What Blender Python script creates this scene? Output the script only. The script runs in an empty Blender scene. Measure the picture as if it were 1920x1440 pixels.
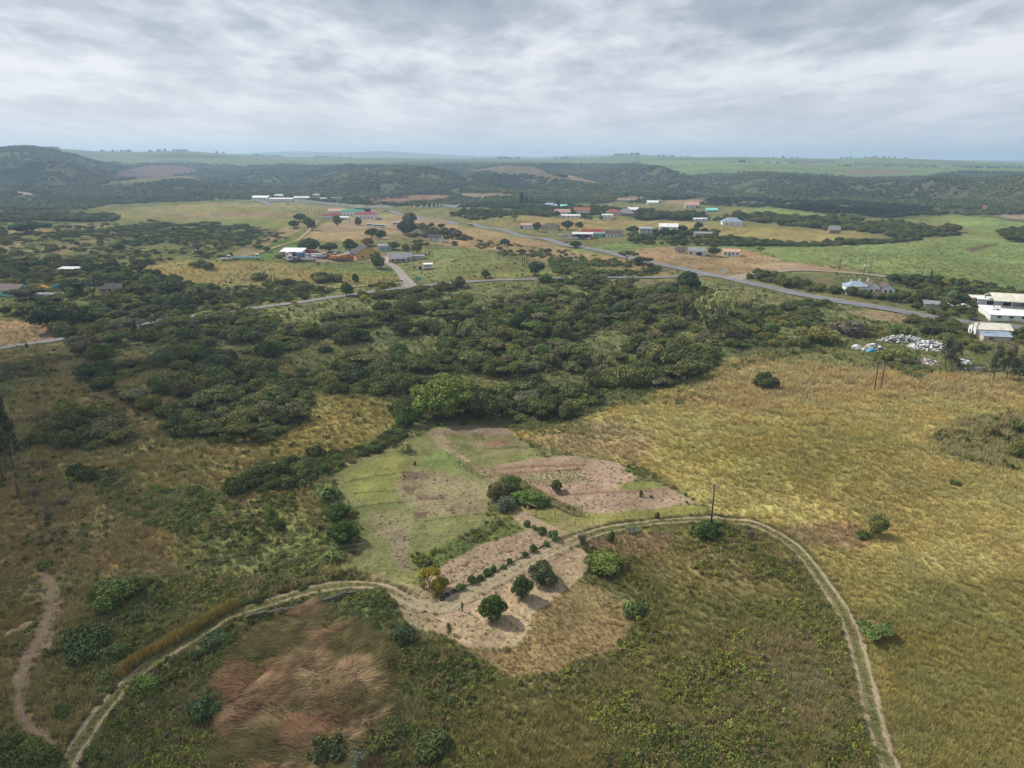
import bpy, bmesh, math, random
import numpy as np
from mathutils import Vector, Matrix

random.seed(7)
RNG = np.random.default_rng(11)
scene = bpy.context.scene
COL = scene.collection
F, PITCH, CZ = 1333.0, math.radians(17.5), 60.0
SP, CP = math.sin(PITCH), math.cos(PITCH)

# ------------------------------------------------------------------ numpy noise
def _hash(ix, iy, seed):
    h = (ix.astype(np.int64) * 374761393 + iy.astype(np.int64) * 668265263 + seed * 974634777) & 0xffffffff
    h = ((h ^ (h >> 13)) * 1274126177) & 0xffffffff
    h = h ^ (h >> 16)
    return (h & 0xffff) / 65535.0

def vnoise(x, y, seed=0):
    x = np.asarray(x, float); y = np.asarray(y, float)
    ix = np.floor(x); iy = np.floor(y)
    fx = x - ix; fy = y - iy
    fx = fx * fx * fx * (fx * (fx * 6 - 15) + 10); fy = fy * fy * fy * (fy * (fy * 6 - 15) + 10)
    ix = ix.astype(np.int64); iy = iy.astype(np.int64)
    a = _hash(ix, iy, seed); b = _hash(ix + 1, iy, seed); c = _hash(ix, iy + 1, seed); d = _hash(ix + 1, iy + 1, seed)
    return (a + (b - a) * fx) * (1 - fy) + (c + (d - c) * fx) * fy      # 0..1

def fbm(x, y, seed=0, oct=4, lac=2.03, gain=0.5):
    s = 0.0; a = 1.0; t = 0.0
    for k in range(oct):
        s = s + a * vnoise(x, y, seed + k * 17); t += a
        x = np.asarray(x) * lac + 3.7; y = np.asarray(y) * lac - 1.9; a *= gain
    return s / t

def sstep(e0, e1, v):
    t = np.clip((v - e0) / (e1 - e0), 0, 1)
    return t * t * (3 - 2 * t)

# ------------------------------------------------------------------ the lie of the land
def pix_ts(u, v):
    a = (np.asarray(u, float) - 960) / F; b = (720 - np.asarray(v, float)) / F
    k = CP + b * SP
    return a / k, (-SP + b * CP) / k          # x/y and z/y of the sight line

RIDGES = []
def ridge(pts, front, drop, spur, k, dip=0.0):
    p = np.array(pts, float)
    t, s = pix_ts(p[:, 0], p[:, 1])
    RIDGES.append((t, CZ + s * p[:, 2], p[:, 2], front, drop, spur, k, dip))

# plateau and far ranges (crest pixel x, y, distance)
ridge([(-700, 292, 9000), (300, 293, 9000), (470, 287, 9000), (560, 283.5, 9000), (640, 286, 9000), (720, 283, 9000), (800, 288, 9000), (900, 293, 9000), (1010, 294, 9000), (1090, 291, 9000), (1200, 290, 9000), (1300, 294, 9000), (1920, 301, 9000), (2700, 301, 9000)], 1500, .01, 10, 900)
ridge([(-700, 282, 4200), (0, 284, 4200), (100, 278, 4000), (180, 283.5, 4000), (260, 285, 4100), (340, 282.5, 4200), (430, 289, 4300), (520, 294, 4500), (600, 295, 4500), (700, 296, 4500), (800, 297, 4500), (900, 297, 4500), (1000, 298, 4500), (1100, 297, 4500), (1160, 291, 4600), (1190, 289.5, 4600), (1230, 292, 4600), (1290, 295.5, 4500), (1370, 294, 4500), (1470, 296, 4500), (1560, 298, 4500), (1630, 295, 4500), (1700, 297, 4500), (1780, 301, 4500), (1920, 304, 4500), (2700, 304, 4500)], 2100, .004, 10, 380)
ridge([(-700, 300, 2900), (200, 302, 2900), (420, 306, 2900), (520, 305, 2900), (650, 306, 3000), (760, 303, 3000), (880, 304, 3000), (1000, 304, 2900), (1120, 306, 2900), (1200, 306, 2800), (1300, 308, 2700), (1390, 304, 2700), (1480, 307, 2700), (1600, 311, 2700), (1740, 314, 2700), (1920, 316, 2600), (2700, 316, 2600)], 1000, .006, 9, 240)
ridge([(1100, 312, 3600), (1180, 305, 3600), (1240, 300, 3600), (1300, 296, 3600), (1380, 293.5, 3600), (1450, 296, 3600), (1530, 302, 3600), (1640, 310, 3600)], 800, .03, 8, 260)
ridge([(1500, 308, 3400), (1570, 301, 3400), (1650, 297, 3400), (1730, 299, 3400), (1810, 304, 3400), (1900, 309, 3400), (2100, 312, 3400)], 700, .03, 8, 240)
ridge([(60, 300, 3500), (150, 287, 3500), (230, 290, 3500), (330, 286, 3500), (430, 292, 3500), (520, 299, 3500), (620, 303, 3500)], 800, .03, 8, 260)
ridge([(560, 306, 3700), (640, 298, 3700), (720, 295.5, 3700), (800, 299, 3700), (900, 302, 3700), (1000, 300, 3700), (1080, 303, 3700), (1160, 308, 3700)], 800, .03, 8, 260)
# wooded hill with the mast
ridge([(-900, 270, 2200), (-200, 276, 2200), (0, 275, 2200), (50, 272.5, 2200), (100, 279, 2200), (180, 300, 2250), (250, 312, 2300), (330, 322, 2300), (430, 342, 2200), (520, 372, 2000), (650, 420, 1800)], 900, .05, 52, 260)
ridge([(-900, 350, 1500), (0, 345, 1500), (120, 340, 1550), (220, 330, 1650), (300, 328, 1700), (370, 333, 1700), (430, 352, 1600), (500, 380, 1500), (600, 420, 1500)], 420, .10, 26, 140)
# middle hills
ridge([(250, 420, 2400), (360, 345, 2400), (430, 322, 2400), (520, 313, 2400), (600, 317, 2400), (680, 309, 2300), (760, 306, 2300), (840, 322, 2200), (920, 345, 2200), (1000, 420, 2100)], 850, .05, 56, 230)
ridge([(540, 430, 1700), (620, 350, 1750), (660, 328, 1800), (720, 314, 1850), (790, 309, 1900), (850, 321, 1850), (890, 338, 1800), (960, 380, 1700), (1040, 430, 1700)], 560, .09, 34, 150)
ridge([(760, 430, 1900), (850, 345, 1950), (900, 319, 2000), (960, 309, 2050), (1010, 310, 2050), (1060, 326, 2000), (1120, 346, 1900), (1200, 380, 1800), (1280, 430, 1700)], 600, .09, 36, 150)
# right escarpment
ridge([(960, 430, 2300), (1060, 345, 2300), (1120, 320, 2250), (1180, 312, 2200), (1230, 311, 2150), (1280, 328, 2000), (1320, 334, 1900), (1370, 327, 1800), (1420, 322, 1750), (1480, 325, 1700), (1560, 333, 1650), (1640, 335, 1600), (1710, 338, 1550), (1770, 325, 1500), (1830, 331, 1450), (1920, 324, 1400), (2100, 318, 1350), (2700, 310, 1300)], 480, .012, 46, 150)

def HT(x, y):
    x = np.asarray(x, float); y = np.asarray(y, float)
    amp = 0.35 + 1.5 * sstep(120, 420, y) + 1.2 * sstep(420, 900, y)
    h = amp * (np.sin(x / 37 + 1.3) * np.sin(y / 53 + .4) + .5 * np.sin(x / 21 + y / 29) + .35 * np.sin(x / 13 - y / 17 + 2))
    h = h - 3.0 * sstep(900, 1150, y)
    # the shallow wooded valley between the near field and the far side
    gx = (x + 0.25 * (y - 190))
    h = h - 3.5 * np.exp(-((y - 200 - 0.35 * np.abs(x)) / 38.0) ** 2)
    # river bluff seen behind the road junction: a low bank
    yy = np.maximum(y, 1.0); t = x / yy
    far = y > 700
    if np.any(far):
        tt = t[far]; yf = y[far]; xf = x[far]; hf = h[far]
        warp = fbm(xf / 260, yf / 260, 5, 3) - .5
        for (rt, rz, ry, front, drop, spur, k, dip) in RIDGES:
            zc = np.interp(tt, rt, rz) - (7.5 if ry[0] < 2600 else 0); yc = np.interp(tt, rt, ry)
            out = (tt < rt[0]) | (tt > rt[-1])
            q = (yf - (yc - front * (1 + .5 * warp))) / (front * (1 + .5 * warp))
            up = np.clip(q, 0, 1); up = up * up * (3 - 2 * up)
            prof = zc * up
            nz = (fbm(xf / k, yf / k, int(front) % 97, 4) - .5)
            valley = -np.abs(fbm(xf / (k * 1.7), yf / (k * 2.6), 31 + int(front) % 53, 3) - .5) * 2.4
            prof = prof + spur * (nz * 1.2 + valley + .25) * np.clip(q * 3, 0, 1) * np.clip((1 - q) * 2.2, 0, 1)
            back = np.clip(yf - yc, 0, None)
            prof = np.where(yf > yc, zc - drop * back + nz * spur * .25 * np.clip(back / 300, 0, 1), prof)
            prof = np.where(out, -60, prof)
            hf = np.where(q > 0, np.maximum(hf, np.maximum(prof, hf - 60 * 0)), hf)
        h = h.copy(); h[far] = hf
    return h

def H1(x, y):
    return float(HT(np.array([x]), np.array([y]))[0])

def to_pix(x, y, z):
    dx = np.asarray(x, float); dy = np.asarray(y, float); dz = np.asarray(z, float) - CZ
    dep = np.maximum(dy * CP - dz * SP, 0.5)
    upv = dy * SP + dz * CP
    return 960 + F * dx / dep, 720 - F * upv / dep

_S = np.concatenate([np.linspace(20, 900, 700), np.geomspace(903, 12000, 700)])
def ground(u, v):
    """world point of the ground seen in direction (u, v)"""
    u = np.atleast_1d(np.asarray(u, float)); v = np.atleast_1d(np.asarray(v, float))
    t, s = pix_ts(u, v)
    out = np.empty((len(u), 3))
    for a in range(0, len(u), 400):
        ta = t[a:a + 400, None]; sa = s[a:a + 400, None]
        Y = np.broadcast_to(_S[None], (ta.shape[0], len(_S)))
        G = HT((ta * Y).ravel(), Y.ravel()).reshape(Y.shape) - (CZ + sa * Y)
        hit = G > 0
        i = np.where(hit.any(1), hit.argmax(1), len(_S) - 1); i = np.maximum(i, 1)
        r = np.arange(len(i)); g0 = G[r, i - 1]; g1 = G[r, i]
        w = np.clip(-g0 / np.where(np.abs(g1 - g0) < 1e-9, 1, g1 - g0), 0, 1)
        yy = _S[i - 1] + (_S[i] - _S[i - 1]) * w
        out[a:a + 400, 0] = ta[:, 0] * yy; out[a:a + 400, 1] = yy
    out[:, 2] = HT(out[:, 0], out[:, 1])
    return out

def gp(u, v):
    return Vector(ground([u], [v])[0])

def mpp(p):
    """metres per photo pixel at a world point"""
    return (p[1] * CP - (p[2] - CZ) * SP) / F

# ------------------------------------------------------------------ material helpers
def newmat(name):
    m = bpy.data.materials.new(name); m.use_nodes = True
    nt = m.node_tree
    for n in list(nt.nodes): nt.nodes.remove(n)
    return m, nt, nt.nodes, nt.links

MATS = {}
def plain(name, col, rough=.75, var=.18, scale=1.2, metal=0.0, bump=0.0, spec=.3):
    """painted / plastered / metal surface with procedural weathering"""
    if name in MATS: return MATS[name]
    m, nt, N, L = newmat(name)
    o = N.new('ShaderNodeOutputMaterial'); b = N.new('ShaderNodeBsdfPrincipled')
    tc = N.new('ShaderNodeTexCoord'); nz = N.new('ShaderNodeTexNoise'); nz.inputs['Scale'].default_value = scale
    nz.inputs['Detail'].default_value = 6
    L.new(tc.outputs['Object'], nz.inputs['Vector'])
    r = N.new('ShaderNodeValToRGB')
    r.color_ramp.elements[0].position = .3; r.color_ramp.elements[1].position = .7
    r.color_ramp.elements[0].color = (*[c * (1 - var) for c in col], 1)
    r.color_ramp.elements[1].color = (*[min(1, c * (1 + var * .5)) for c in col], 1)
    L.new(nz.outputs['Fac'], r.inputs['Fac']); L.new(r.outputs['Color'], b.inputs['Base Color'])
    b.inputs['Roughness'].default_value = rough; b.inputs['Metallic'].default_value = metal
    b.inputs['Specular IOR Level'].default_value = spec
    L.new(b.outputs[0], o.inputs[0]); MATS[name] = m
    return m

def leafmat(name, rough=.7, transl=.16, up=.22):
    """foliage: colour from the object's own colour, mixed with a per-leaf variation"""
    m, nt, N, L = newmat(name)
    o = N.new('ShaderNodeOutputMaterial')
    oi = N.new('ShaderNodeObjectInfo'); at = N.new('ShaderNodeAttribute'); at.attribute_name = 'lv'
    mul = N.new('ShaderNodeMix'); mul.data_type = 'RGBA'; mul.blend_type = 'MULTIPLY'; mul.inputs[0].default_value = 1
    L.new(oi.outputs['Color'], mul.inputs[6]); L.new(at.outputs['Color'], mul.inputs[7])
    d = N.new('ShaderNodeBsdfPrincipled'); d.inputs['Roughness'].default_value = rough; d.inputs['Specular IOR Level'].default_value = .06
    t = N.new('ShaderNodeBsdfTranslucent'); mx = N.new('ShaderNodeMixShader'); mx.inputs[0].default_value = transl
    L.new(mul.outputs[2], d.inputs['Base Color']); L.new(mul.outputs[2], t.inputs[0])
    geo = N.new('ShaderNodeNewGeometry'); va = N.new('ShaderNodeVectorMath'); va.operation = 'MULTIPLY_ADD'
    va.inputs[1].default_value = (1 - up,) * 3; va.inputs[2].default_value = (0, 0, up)
    L.new(geo.outputs['Normal'], va.inputs[0]); vn = N.new('ShaderNodeVectorMath'); vn.operation = 'NORMALIZE'; L.new(va.outputs[0], vn.inputs[0]); L.new(vn.outputs[0], d.inputs['Normal'])
    L.new(d.outputs[0], mx.inputs[1]); L.new(t.outputs[0], mx.inputs[2]); L.new(mx.outputs[0], o.inputs[0])
    return m

def stuffmat(name, transl=.2, up=.5):
    """same, for scattered stuff: colour comes from each instance's 'icol'"""
    m, nt, N, L = newmat(name)
    o = N.new('ShaderNodeOutputMaterial')
    ic = N.new('ShaderNodeAttribute'); ic.attribute_type = 'INSTANCER'; ic.attribute_name = 'icol'
    at = N.new('ShaderNodeAttribute'); at.attribute_name = 'lv'
    mul = N.new('ShaderNodeMix'); mul.data_type = 'RGBA'; mul.blend_type = 'MULTIPLY'; mul.inputs[0].default_value = 1
    L.new(ic.outputs['Color'], mul.inputs[6]); L.new(at.outputs['Color'], mul.inputs[7])
    d = N.new('ShaderNodeBsdfDiffuse')
    t = N.new('ShaderNodeBsdfTranslucent'); mx = N.new('ShaderNodeMixShader'); mx.inputs[0].default_value = transl
    L.new(mul.outputs[2], d.inputs[0]); L.new(mul.outputs[2], t.inputs[0])
    # a blade shades like the sward it belongs to: its normal leans to the vertical
    geo = N.new('ShaderNodeNewGeometry'); va = N.new('ShaderNodeVectorMath'); va.operation = 'MULTIPLY_ADD'
    va.inputs[1].default_value = (1 - up,) * 3; va.inputs[2].default_value = (0, 0, up)
    L.new(geo.outputs['Normal'], va.inputs[0]); vn = N.new('ShaderNodeVectorMath'); vn.operation = 'NORMALIZE'; L.new(va.outputs[0], vn.inputs[0])
    L.new(vn.outputs[0], d.inputs['Normal'])
    L.new(d.outputs[0], mx.inputs[1]); L.new(t.outputs[0], mx.inputs[2]); L.new(mx.outputs[0], o.inputs[0])
    return m

# ------------------------------------------------------------------ object helpers
def link(o, parent=None):
    COL.objects.link(o)
    if parent is not None: o.parent = parent
    return o

def tag(o, label=None, cat=None, group=None, kind=None):
    if label: o['label'] = label
    if cat: o['category'] = cat
    if group: o['group'] = group
    if kind: o['kind'] = kind
    return o

def empty(name, loc, rz=0.0):
    o = bpy.data.objects.new(name, None); link(o)
    o.location = loc; o.rotation_euler = (0, 0, rz); o.empty_display_size = .5
    return o

def np_mesh(name, V, Fq, mat=None, lv=None, smooth=False):
    """mesh from an (n,3) array and an (m,3|4) array of faces"""
    me = bpy.data.meshes.new(name)
    V = np.asarray(V, np.float32); Fq = np.asarray(Fq, np.int32)
    n, k = Fq.shape
    me.vertices.add(len(V)); me.vertices.foreach_set('co', V.ravel())
    me.loops.add(n * k); me.loops.foreach_set('vertex_index', Fq.ravel())
    me.polygons.add(n); me.polygons.foreach_set('loop_start', np.arange(0, n * k, k, dtype=np.int32))
    if smooth: me.polygons.foreach_set('use_smooth', np.ones(n, bool))
    me.update(calc_edges=True)
    if lv is not None:
        a = me.attributes.new('lv', 'FLOAT_COLOR', 'FACE')
        c = np.ones((n, 4), np.float32); c[:, :3] = lv
        a.data.foreach_set('color', c.ravel())
    if mat: me.materials.append(mat)
    return me

class MB:
    """collects shapes for ONE mesh object"""
    def __init__(s): s.v = []; s.f = []
    def poly(s, pts):
        n = len(s.v); s.v += [tuple(p) for p in pts]; s.f.append(tuple(range(n, n + len(pts)))); return s
    def box(s, x0, x1, y0, y1, z0, z1):
        n = len(s.v)
        s.v += [(x0, y0, z0), (x1, y0, z0), (x1, y1, z0), (x0, y1, z0), (x0, y0, z1), (x1, y0, z1), (x1, y1, z1), (x0, y1, z1)]
        s.f += [tuple(n + i for i in q) for q in ((3, 2, 1, 0), (4, 5, 6, 7), (0, 1, 5, 4), (1, 2, 6, 5), (2, 3, 7, 6), (3, 0, 4, 7))]
        return s
    def prism(s, prof, y0, y1, axis='y'):
        """profile in x,z swept along y (or in y,z swept along x)"""
        n = len(s.v); k = len(prof)
        for y in (y0, y1):
            for (a, z) in prof: s.v.append((a, y, z) if axis == 'y' else (y, a, z))
        s.f.append(tuple(n + i for i in range(k))); s.f.append(tuple(n + k + i for i in reversed(range(k))))
        for i in range(k):
            j = (i + 1) % k; s.f.append((n + i, n + k + i, n + k + j, n + j))
        return s
    def tube(s, pts, rad, seg=7, cap=True):
        pts = [Vector(p) for p in pts]; rings = []
        if not hasattr(rad, '__len__'): rad = [rad] * len(pts)
        for i, p in enumerate(pts):
            d = (pts[min(i + 1, len(pts) - 1)] - pts[max(i - 1, 0)]).normalized()
            a = Vector((0, 0, 1)) if abs(d.z) < .9 else Vector((1, 0, 0))
            e1 = d.cross(a).normalized(); e2 = d.cross(e1)
            n = len(s.v)
            for k in range(seg):
                an = 2 * math.pi * k / seg
                s.v.append(tuple(p + (e1 * math.cos(an) + e2 * math.sin(an)) * rad[i]))
            rings.append(n)
        for r0, r1 in zip(rings, rings[1:]):
            for k in range(seg):
                s.f.append((r0 + k, r0 + (k + 1) % seg, r1 + (k + 1) % seg, r1 + k))
        if cap:
            s.f.append(tuple(rings[0] + k for k in reversed(range(seg)))); s.f.append(tuple(rings[-1] + k for k in range(seg)))
        return s
    def wheel(s, x, y, z, r, w, seg=14):
        """disc with its axle along y"""
        return s.tube([(x, y - w / 2, z), (x, y - w * .3, z), (x, y + w * .3, z), (x, y + w / 2, z)], [r * .9, r, r, r * .9], seg)
    def build(s, name, mat, parent=None, smooth=False, fix=True):
        me = bpy.data.meshes.new(name); me.from_pydata(s.v, [], s.f)
        if fix:
            bm = bmesh.new(); bm.from_mesh(me); bmesh.ops.recalc_face_normals(bm, faces=bm.faces); bm.to_mesh(me); bm.free()
        if smooth:
            for p in me.polygons: p.use_smooth = True
        me.materials.append(mat); me.update()
        return link(bpy.data.objects.new(name, me), parent)

def copy_tree(o, parent=None):
    c = o.copy(); COL.objects.link(c)
    if parent is not None: c.parent = parent
    for ch in [k for k in o.children]: copy_tree(ch, c)
    return c
# ------------------------------------------------------------------ what covers the ground
# each zone: outline (photo pixels of the ground it covers), colour, edge softness px, tuft density, tuft height, weed density, ripple
ZONES = []
def Z(pts, col, soft=6, tuft=.8, hgt=.6, weed=.1, amt=1.0, warp=1.0):
    ZONES.append((np.array(pts, float), np.array([*col, tuft, hgt, weed], float), soft, amt, warp))

DRY = (.23, .19, .08); GOLD = (.330, .270, .098); TAN = (.31, .245, .13); OLIVE = (.15, .148, .060)
GREEN = (.100, .150, .036); CANE = (.165, .205, .072); SOIL = (.262, .190, .130); DIRT = (.25, .19, .12); UNDER = (.155, .148, .060)
WOOD = (.075, .090, .042)

# hills
Z([(-900, 240), (2900, 240), (2900, 425), (1920, 418), (1860, 410), (1780, 402), (1680, 412), (1560, 405), (1480, 392), (1380, 388), (1280, 382), (1150, 380), (1000, 392), (900, 390), (700, 385), (560, 378), (450, 375), (330, 379), (200, 386), (100, 407), (0, 412), (-900, 420)], WOOD, 4, 0, 0, 0)
Z([(100, 250), (110, 284), (180, 300), (250, 309), (300, 300), (380, 305), (450, 312), (520, 308), (650, 309), (760, 303), (900, 301), (1000, 304), (1100, 307), (1190, 307), (1230, 250)], (.120, .148, .060), 3, 0, 0, 0)
Z([(120, 295), (240, 300), (380, 296), (520, 299), (700, 297), (900, 299), (900, 302), (700, 300), (520, 303), (380, 300), (250, 305)], (.13, .155, .07), 2, 0, 0, 0, .8)
Z([(250, 291), (330, 289), (420, 293), (410, 296), (300, 295)], (.05, .07, .035), 2, 0, 0, 0, .8)
Z([(1190, 250), (1200, 307), (1230, 310), (1290, 329), (1400, 322), (1500, 326), (1620, 333), (1740, 331), (1780, 322), (1920, 322), (2900, 315), (2900, 250)], (.130, .172, .060), 3, 0, 0, 0)
for p, c in (([(1200, 305), (1350, 300), (1520, 303), (1500, 311), (1350, 307), (1230, 309)], (.15, .215, .075)), ([(1460, 300), (1540, 298), (1580, 304), (1500, 308)], (.12, .085, .06)),
             ([(1570, 318), (1680, 316), (1720, 324), (1630, 328), (1580, 324)], (.165, .115, .085)), ([(1700, 299), (1820, 301), (1800, 305), (1700, 303)], (.16, .12, .08)),
             ([(1250, 314), (1390, 312), (1400, 317), (1270, 321)], (.15, .205, .08)), ([(1780, 308), (1920, 310), (1920, 315), (1790, 313)], (.06, .08, .04)),
             ([(1230, 296), (1400, 298), (1400, 301), (1230, 299)], (.06, .085, .045)), ([(1600, 305), (1760, 309), (1750, 312), (1600, 308)], (.05, .07, .035))):
    Z(p, c, 2.5, 0, 0, 0, .85)
Z([(195, 337), (225, 320), (285, 310), (345, 311), (372, 321), (330, 329), (265, 334)], (.125, .085, .075), 3, 0, 0, 0, .9)
Z([(115, 303), (150, 290), (170, 292), (165, 305)], (.09, .065, .06), 3, 0, 0, 0, .6)
Z([(210, 342), (290, 331), (350, 330), (402, 345), (340, 337), (255, 346)], (.16, .135, .065), 3, 0, 0, 0, .8)
Z([(0, 365), (90, 350), (200, 345), (180, 360), (80, 378)], (.09, .105, .05), 8, 0, 0, 0, .6)
Z([(880, 320), (940, 311), (1000, 313), (1040, 330), (1132, 346), (1090, 344), (1000, 330), (930, 324)], (.15, .115, .075), 4, 0, 0, 0, .75)
Z([(1065, 328), (1132, 345), (1115, 347), (1060, 334)], (.24, .165, .11), 2, 0, 0, 0, .8)
Z([(655, 338), (720, 315), (790, 312), (850, 328), (880, 350), (780, 350), (700, 352)], (.088, .100, .050), 10, 0, 0, 0, .7)
Z([(1680, 345), (1930, 335), (2900, 340), (2900, 405), (1920, 402), (1800, 395), (1700, 372)], (.082, .068, .045), 8, 0, 0, 0, .85)
Z([(1835, 388), (1850, 383), (1858, 393), (1845, 398)], (.22, .10, .06), 2, 0, 0, 0, .8)
Z([(1865, 404), (1925, 401), (2000, 405), (2000, 412), (1900, 411)], (.30, .22, .15), 2, 0, 0, 0, .9)
Z([(690, 376), (735, 371), (790, 365), (845, 367), (830, 375), (760, 379), (700, 380)], (.24, .135, .09), 3, 0, 0, 0, .8)
Z([(850, 362), (960, 363), (965, 369), (870, 370)], (.25, .18, .12), 2, 0, 0, 0, .7)
Z([(25, 358), (62, 362), (60, 367), (30, 362)], (.3, .25, .2), 2, 0, 0, 0, .8)

# middle distance, left
Z([(-900, 420), (0, 412), (100, 406), (200, 386), (330, 378), (560, 378), (690, 395), (640, 420), (560, 470), (560, 560), (0, 640), (-900, 680)], (.125, .130, .046), 8, .5, .6, .1)
Z([(0, 430), (60, 424), (200, 418), (215, 424), (100, 436), (0, 442)], (.24, .185, .10), 4, .5, .5, 0, .8)
Z([(175, 402), (260, 388), (400, 381), (560, 384), (690, 396), (620, 412), (560, 403), (540, 426), (480, 430), (400, 420), (330, 415), (220, 413)], (.185, .170, .068), 5, .6, .5, .05)
Z([(260, 388), (400, 381), (560, 383), (640, 390), (560, 389), (400, 387)], (.235, .19, .085), 3, .6, .5, .05)
Z([(320, 403), (480, 400), (560, 404), (480, 406.5), (340, 408)], (.22, .145, .10), 2, .2, .3, 0, .9)
Z([(360, 412), (480, 411), (545, 418), (530, 428), (430, 424)], (.15, .165, .058), 4, .6, .5, .05)
for p in ([(110, 456), (200, 447), (215, 452), (150, 458)], [(30, 470), (130, 458), (210, 470), (120, 475)], [(380, 455), (440, 450), (500, 440), (450, 455)], [(0, 455), (40, 452), (60, 460), (0, 470)]):
    Z(p, (.24, .185, .105), 5, .5, .5, 0, .85)
Z([(440, 482), (500, 452), (565, 450), (560, 470), (530, 484), (470, 490)], GREEN, 5, .5, .4, .1)
Z([(445, 470), (560, 412), (575, 416), (575, 425), (470, 478), (400, 490)], (.26, .19, .11), 3, .3, .3, 0, .7)
Z([(235, 500), (330, 487), (420, 491), (520, 494), (650, 500), (735, 512), (742, 523), (690, 532), (560, 528), (420, 548), (395, 566), (330, 545), (260, 520)], (.225, .185, .070), 8, .8, .6, .1)
Z([(520, 494), (640, 493), (735, 500), (745, 520), (700, 522), (600, 508)], (.135, .155, .050), 8, .8, .5, .1, .8)
Z([(555, 448), (600, 425), (640, 405), (720, 400), (830, 412), (900, 440), (980, 470), (900, 470), (760, 448), (640, 452)], (.265, .195, .105), 5, .6, .5, .05)
Z([(600, 420), (640, 412), (740, 408), (760, 418), (700, 428), (610, 432)], (.27, .20, .115), 3, .4, .3, 0)
Z([(700, 440), (800, 436), (880, 448), (800, 455)], (.11, .10, .05), 6, .5, .5, .1, .7)
Z([(545, 486), (600, 492), (700, 490), (740, 494), (725, 480), (640, 470), (540, 473)], (.24, .19, .14), 4, 0, 0, 0)       # yard
# middle distance, centre
Z([(830, 420), (900, 430), (1000, 450), (1100, 473), (1210, 494), (1265, 517), (1100, 517), (1010, 490), (920, 465), (830, 445)], (.255, .185, .092), 5, .7, .5, .05)
Z([(900, 452), (930, 455), (960, 480), (940, 475)], (.30, .19, .11), 3, .3, .3, 0, .8)
Z([(790, 500), (810, 470), (870, 462), (930, 478), (1010, 498), (1050, 512), (1040, 519), (900, 520), (780, 528), (765, 510)], (.165, .175, .065), 6, .8, .5, .1)
Z([(1030, 490), (1150, 492), (1230, 512), (1150, 519), (1050, 516)], (.115, .130, .045), 8, .7, .5, .2, .8)
Z([(860, 412), (960, 400), (1060, 410), (1300, 414), (1345, 430), (1280, 439), (1150, 427), (1080, 433), (1000, 420), (940, 424)], (.225, .178, .072), 4, .6, .5, 0)
Z([(870, 405), (900, 398), (980, 402), (970, 412), (900, 416)], (.15, .17, .07), 4, .6, .5, 0, .7)
Z([(1330, 418), (1420, 424), (1600, 436), (1640, 448), (1560, 462), (1480, 462), (1350, 442)], (.215, .180, .068), 5, .6, .5, 0)
Z([(1060, 470), (1180, 452), (1300, 454), (1400, 458), (1490, 462), (1570, 500), (1480, 490), (1380, 463), (1180, 468), (1150, 476)], (.15, .185, .062), 5, .7, .5, .06)
Z([(1175, 470), (1260, 462), (1400, 467), (1470, 490), (1610, 511), (1480, 507), (1400, 514), (1345, 519), (1270, 503), (1205, 488)], (.265, .190, .100), 5, .8, .5, .05)
Z([(1390, 500), (1480, 492), (1560, 502), (1470, 508)], (.30, .22, .14), 4, .3, .3, 0, .8)
Z([(1480, 464), (1560, 459), (1640, 455), (1720, 452), (1790, 445), (1830, 432), (1740, 411), (1780, 404), (1860, 408), (1920, 418), (2900, 450), (2900, 660), (1920, 550), (1800, 532), (1740, 521), (1640, 513), (1590, 500), (1540, 482)], CANE, 3, .9, .7, 0)
Z([(1480, 464), (1640, 457), (1720, 453), (1900, 450), (1900, 456), (1700, 462), (1560, 470)], (.19, .22, .085), 6, .9, .7, 0, .6)
Z([(1800, 440), (1870, 436), (1920, 440), (1920, 447), (1840, 447)], (.19, .185, .068), 4, .8, .8, 0, .8)
Z([(1700, 521), (1920, 545), (2900, 640), (2900, 660), (1920, 550), (1720, 526)], (.08, .12, .035), 3, .9, .8, 0, .8)
Z([(1805, 468), (1870, 455), (1875, 457), (1822, 472)], (.11, .08, .055), 1.5, .2, .3, 0, .9)
Z([(1375, 394), (1440, 388), (1520, 398), (1572, 405), (1480, 409), (1400, 403)], (.165, .190, .068), 3, .8, .8, 0)
Z([(1230, 376), (1310, 374), (1330, 380), (1290, 384), (1240, 381)], (.28, .185, .125), 2, 0, 0, 0, .9)
Z([(1150, 371), (1220, 372), (1230, 376), (1160, 375)], (.3, .22, .15), 2, 0, 0, 0, .8)
Z([(1440, 520), (1520, 514), (1600, 519), (1620, 530), (1600, 548), (1500, 540)], (.105, .115, .045), 4, .4, .3, 0)
Z([(1480, 522), (1560, 519), (1570, 530), (1500, 535)], (.14, .11, .06), 5, .2, .3, 0, .8)
Z([(1560, 520), (1700, 525), (1920, 560), (2900, 640), (2900, 700), (1920, 620), (1720, 575), (1600, 555)], (.115, .125, .045), 6, .8, .6, .2)
Z([(1830, 575), (1850, 560), (1920, 570), (2200, 600), (2200, 640), (1920, 600), (1860, 592)], (.25, .25, .24), 3, 0, 0, 0)
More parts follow.
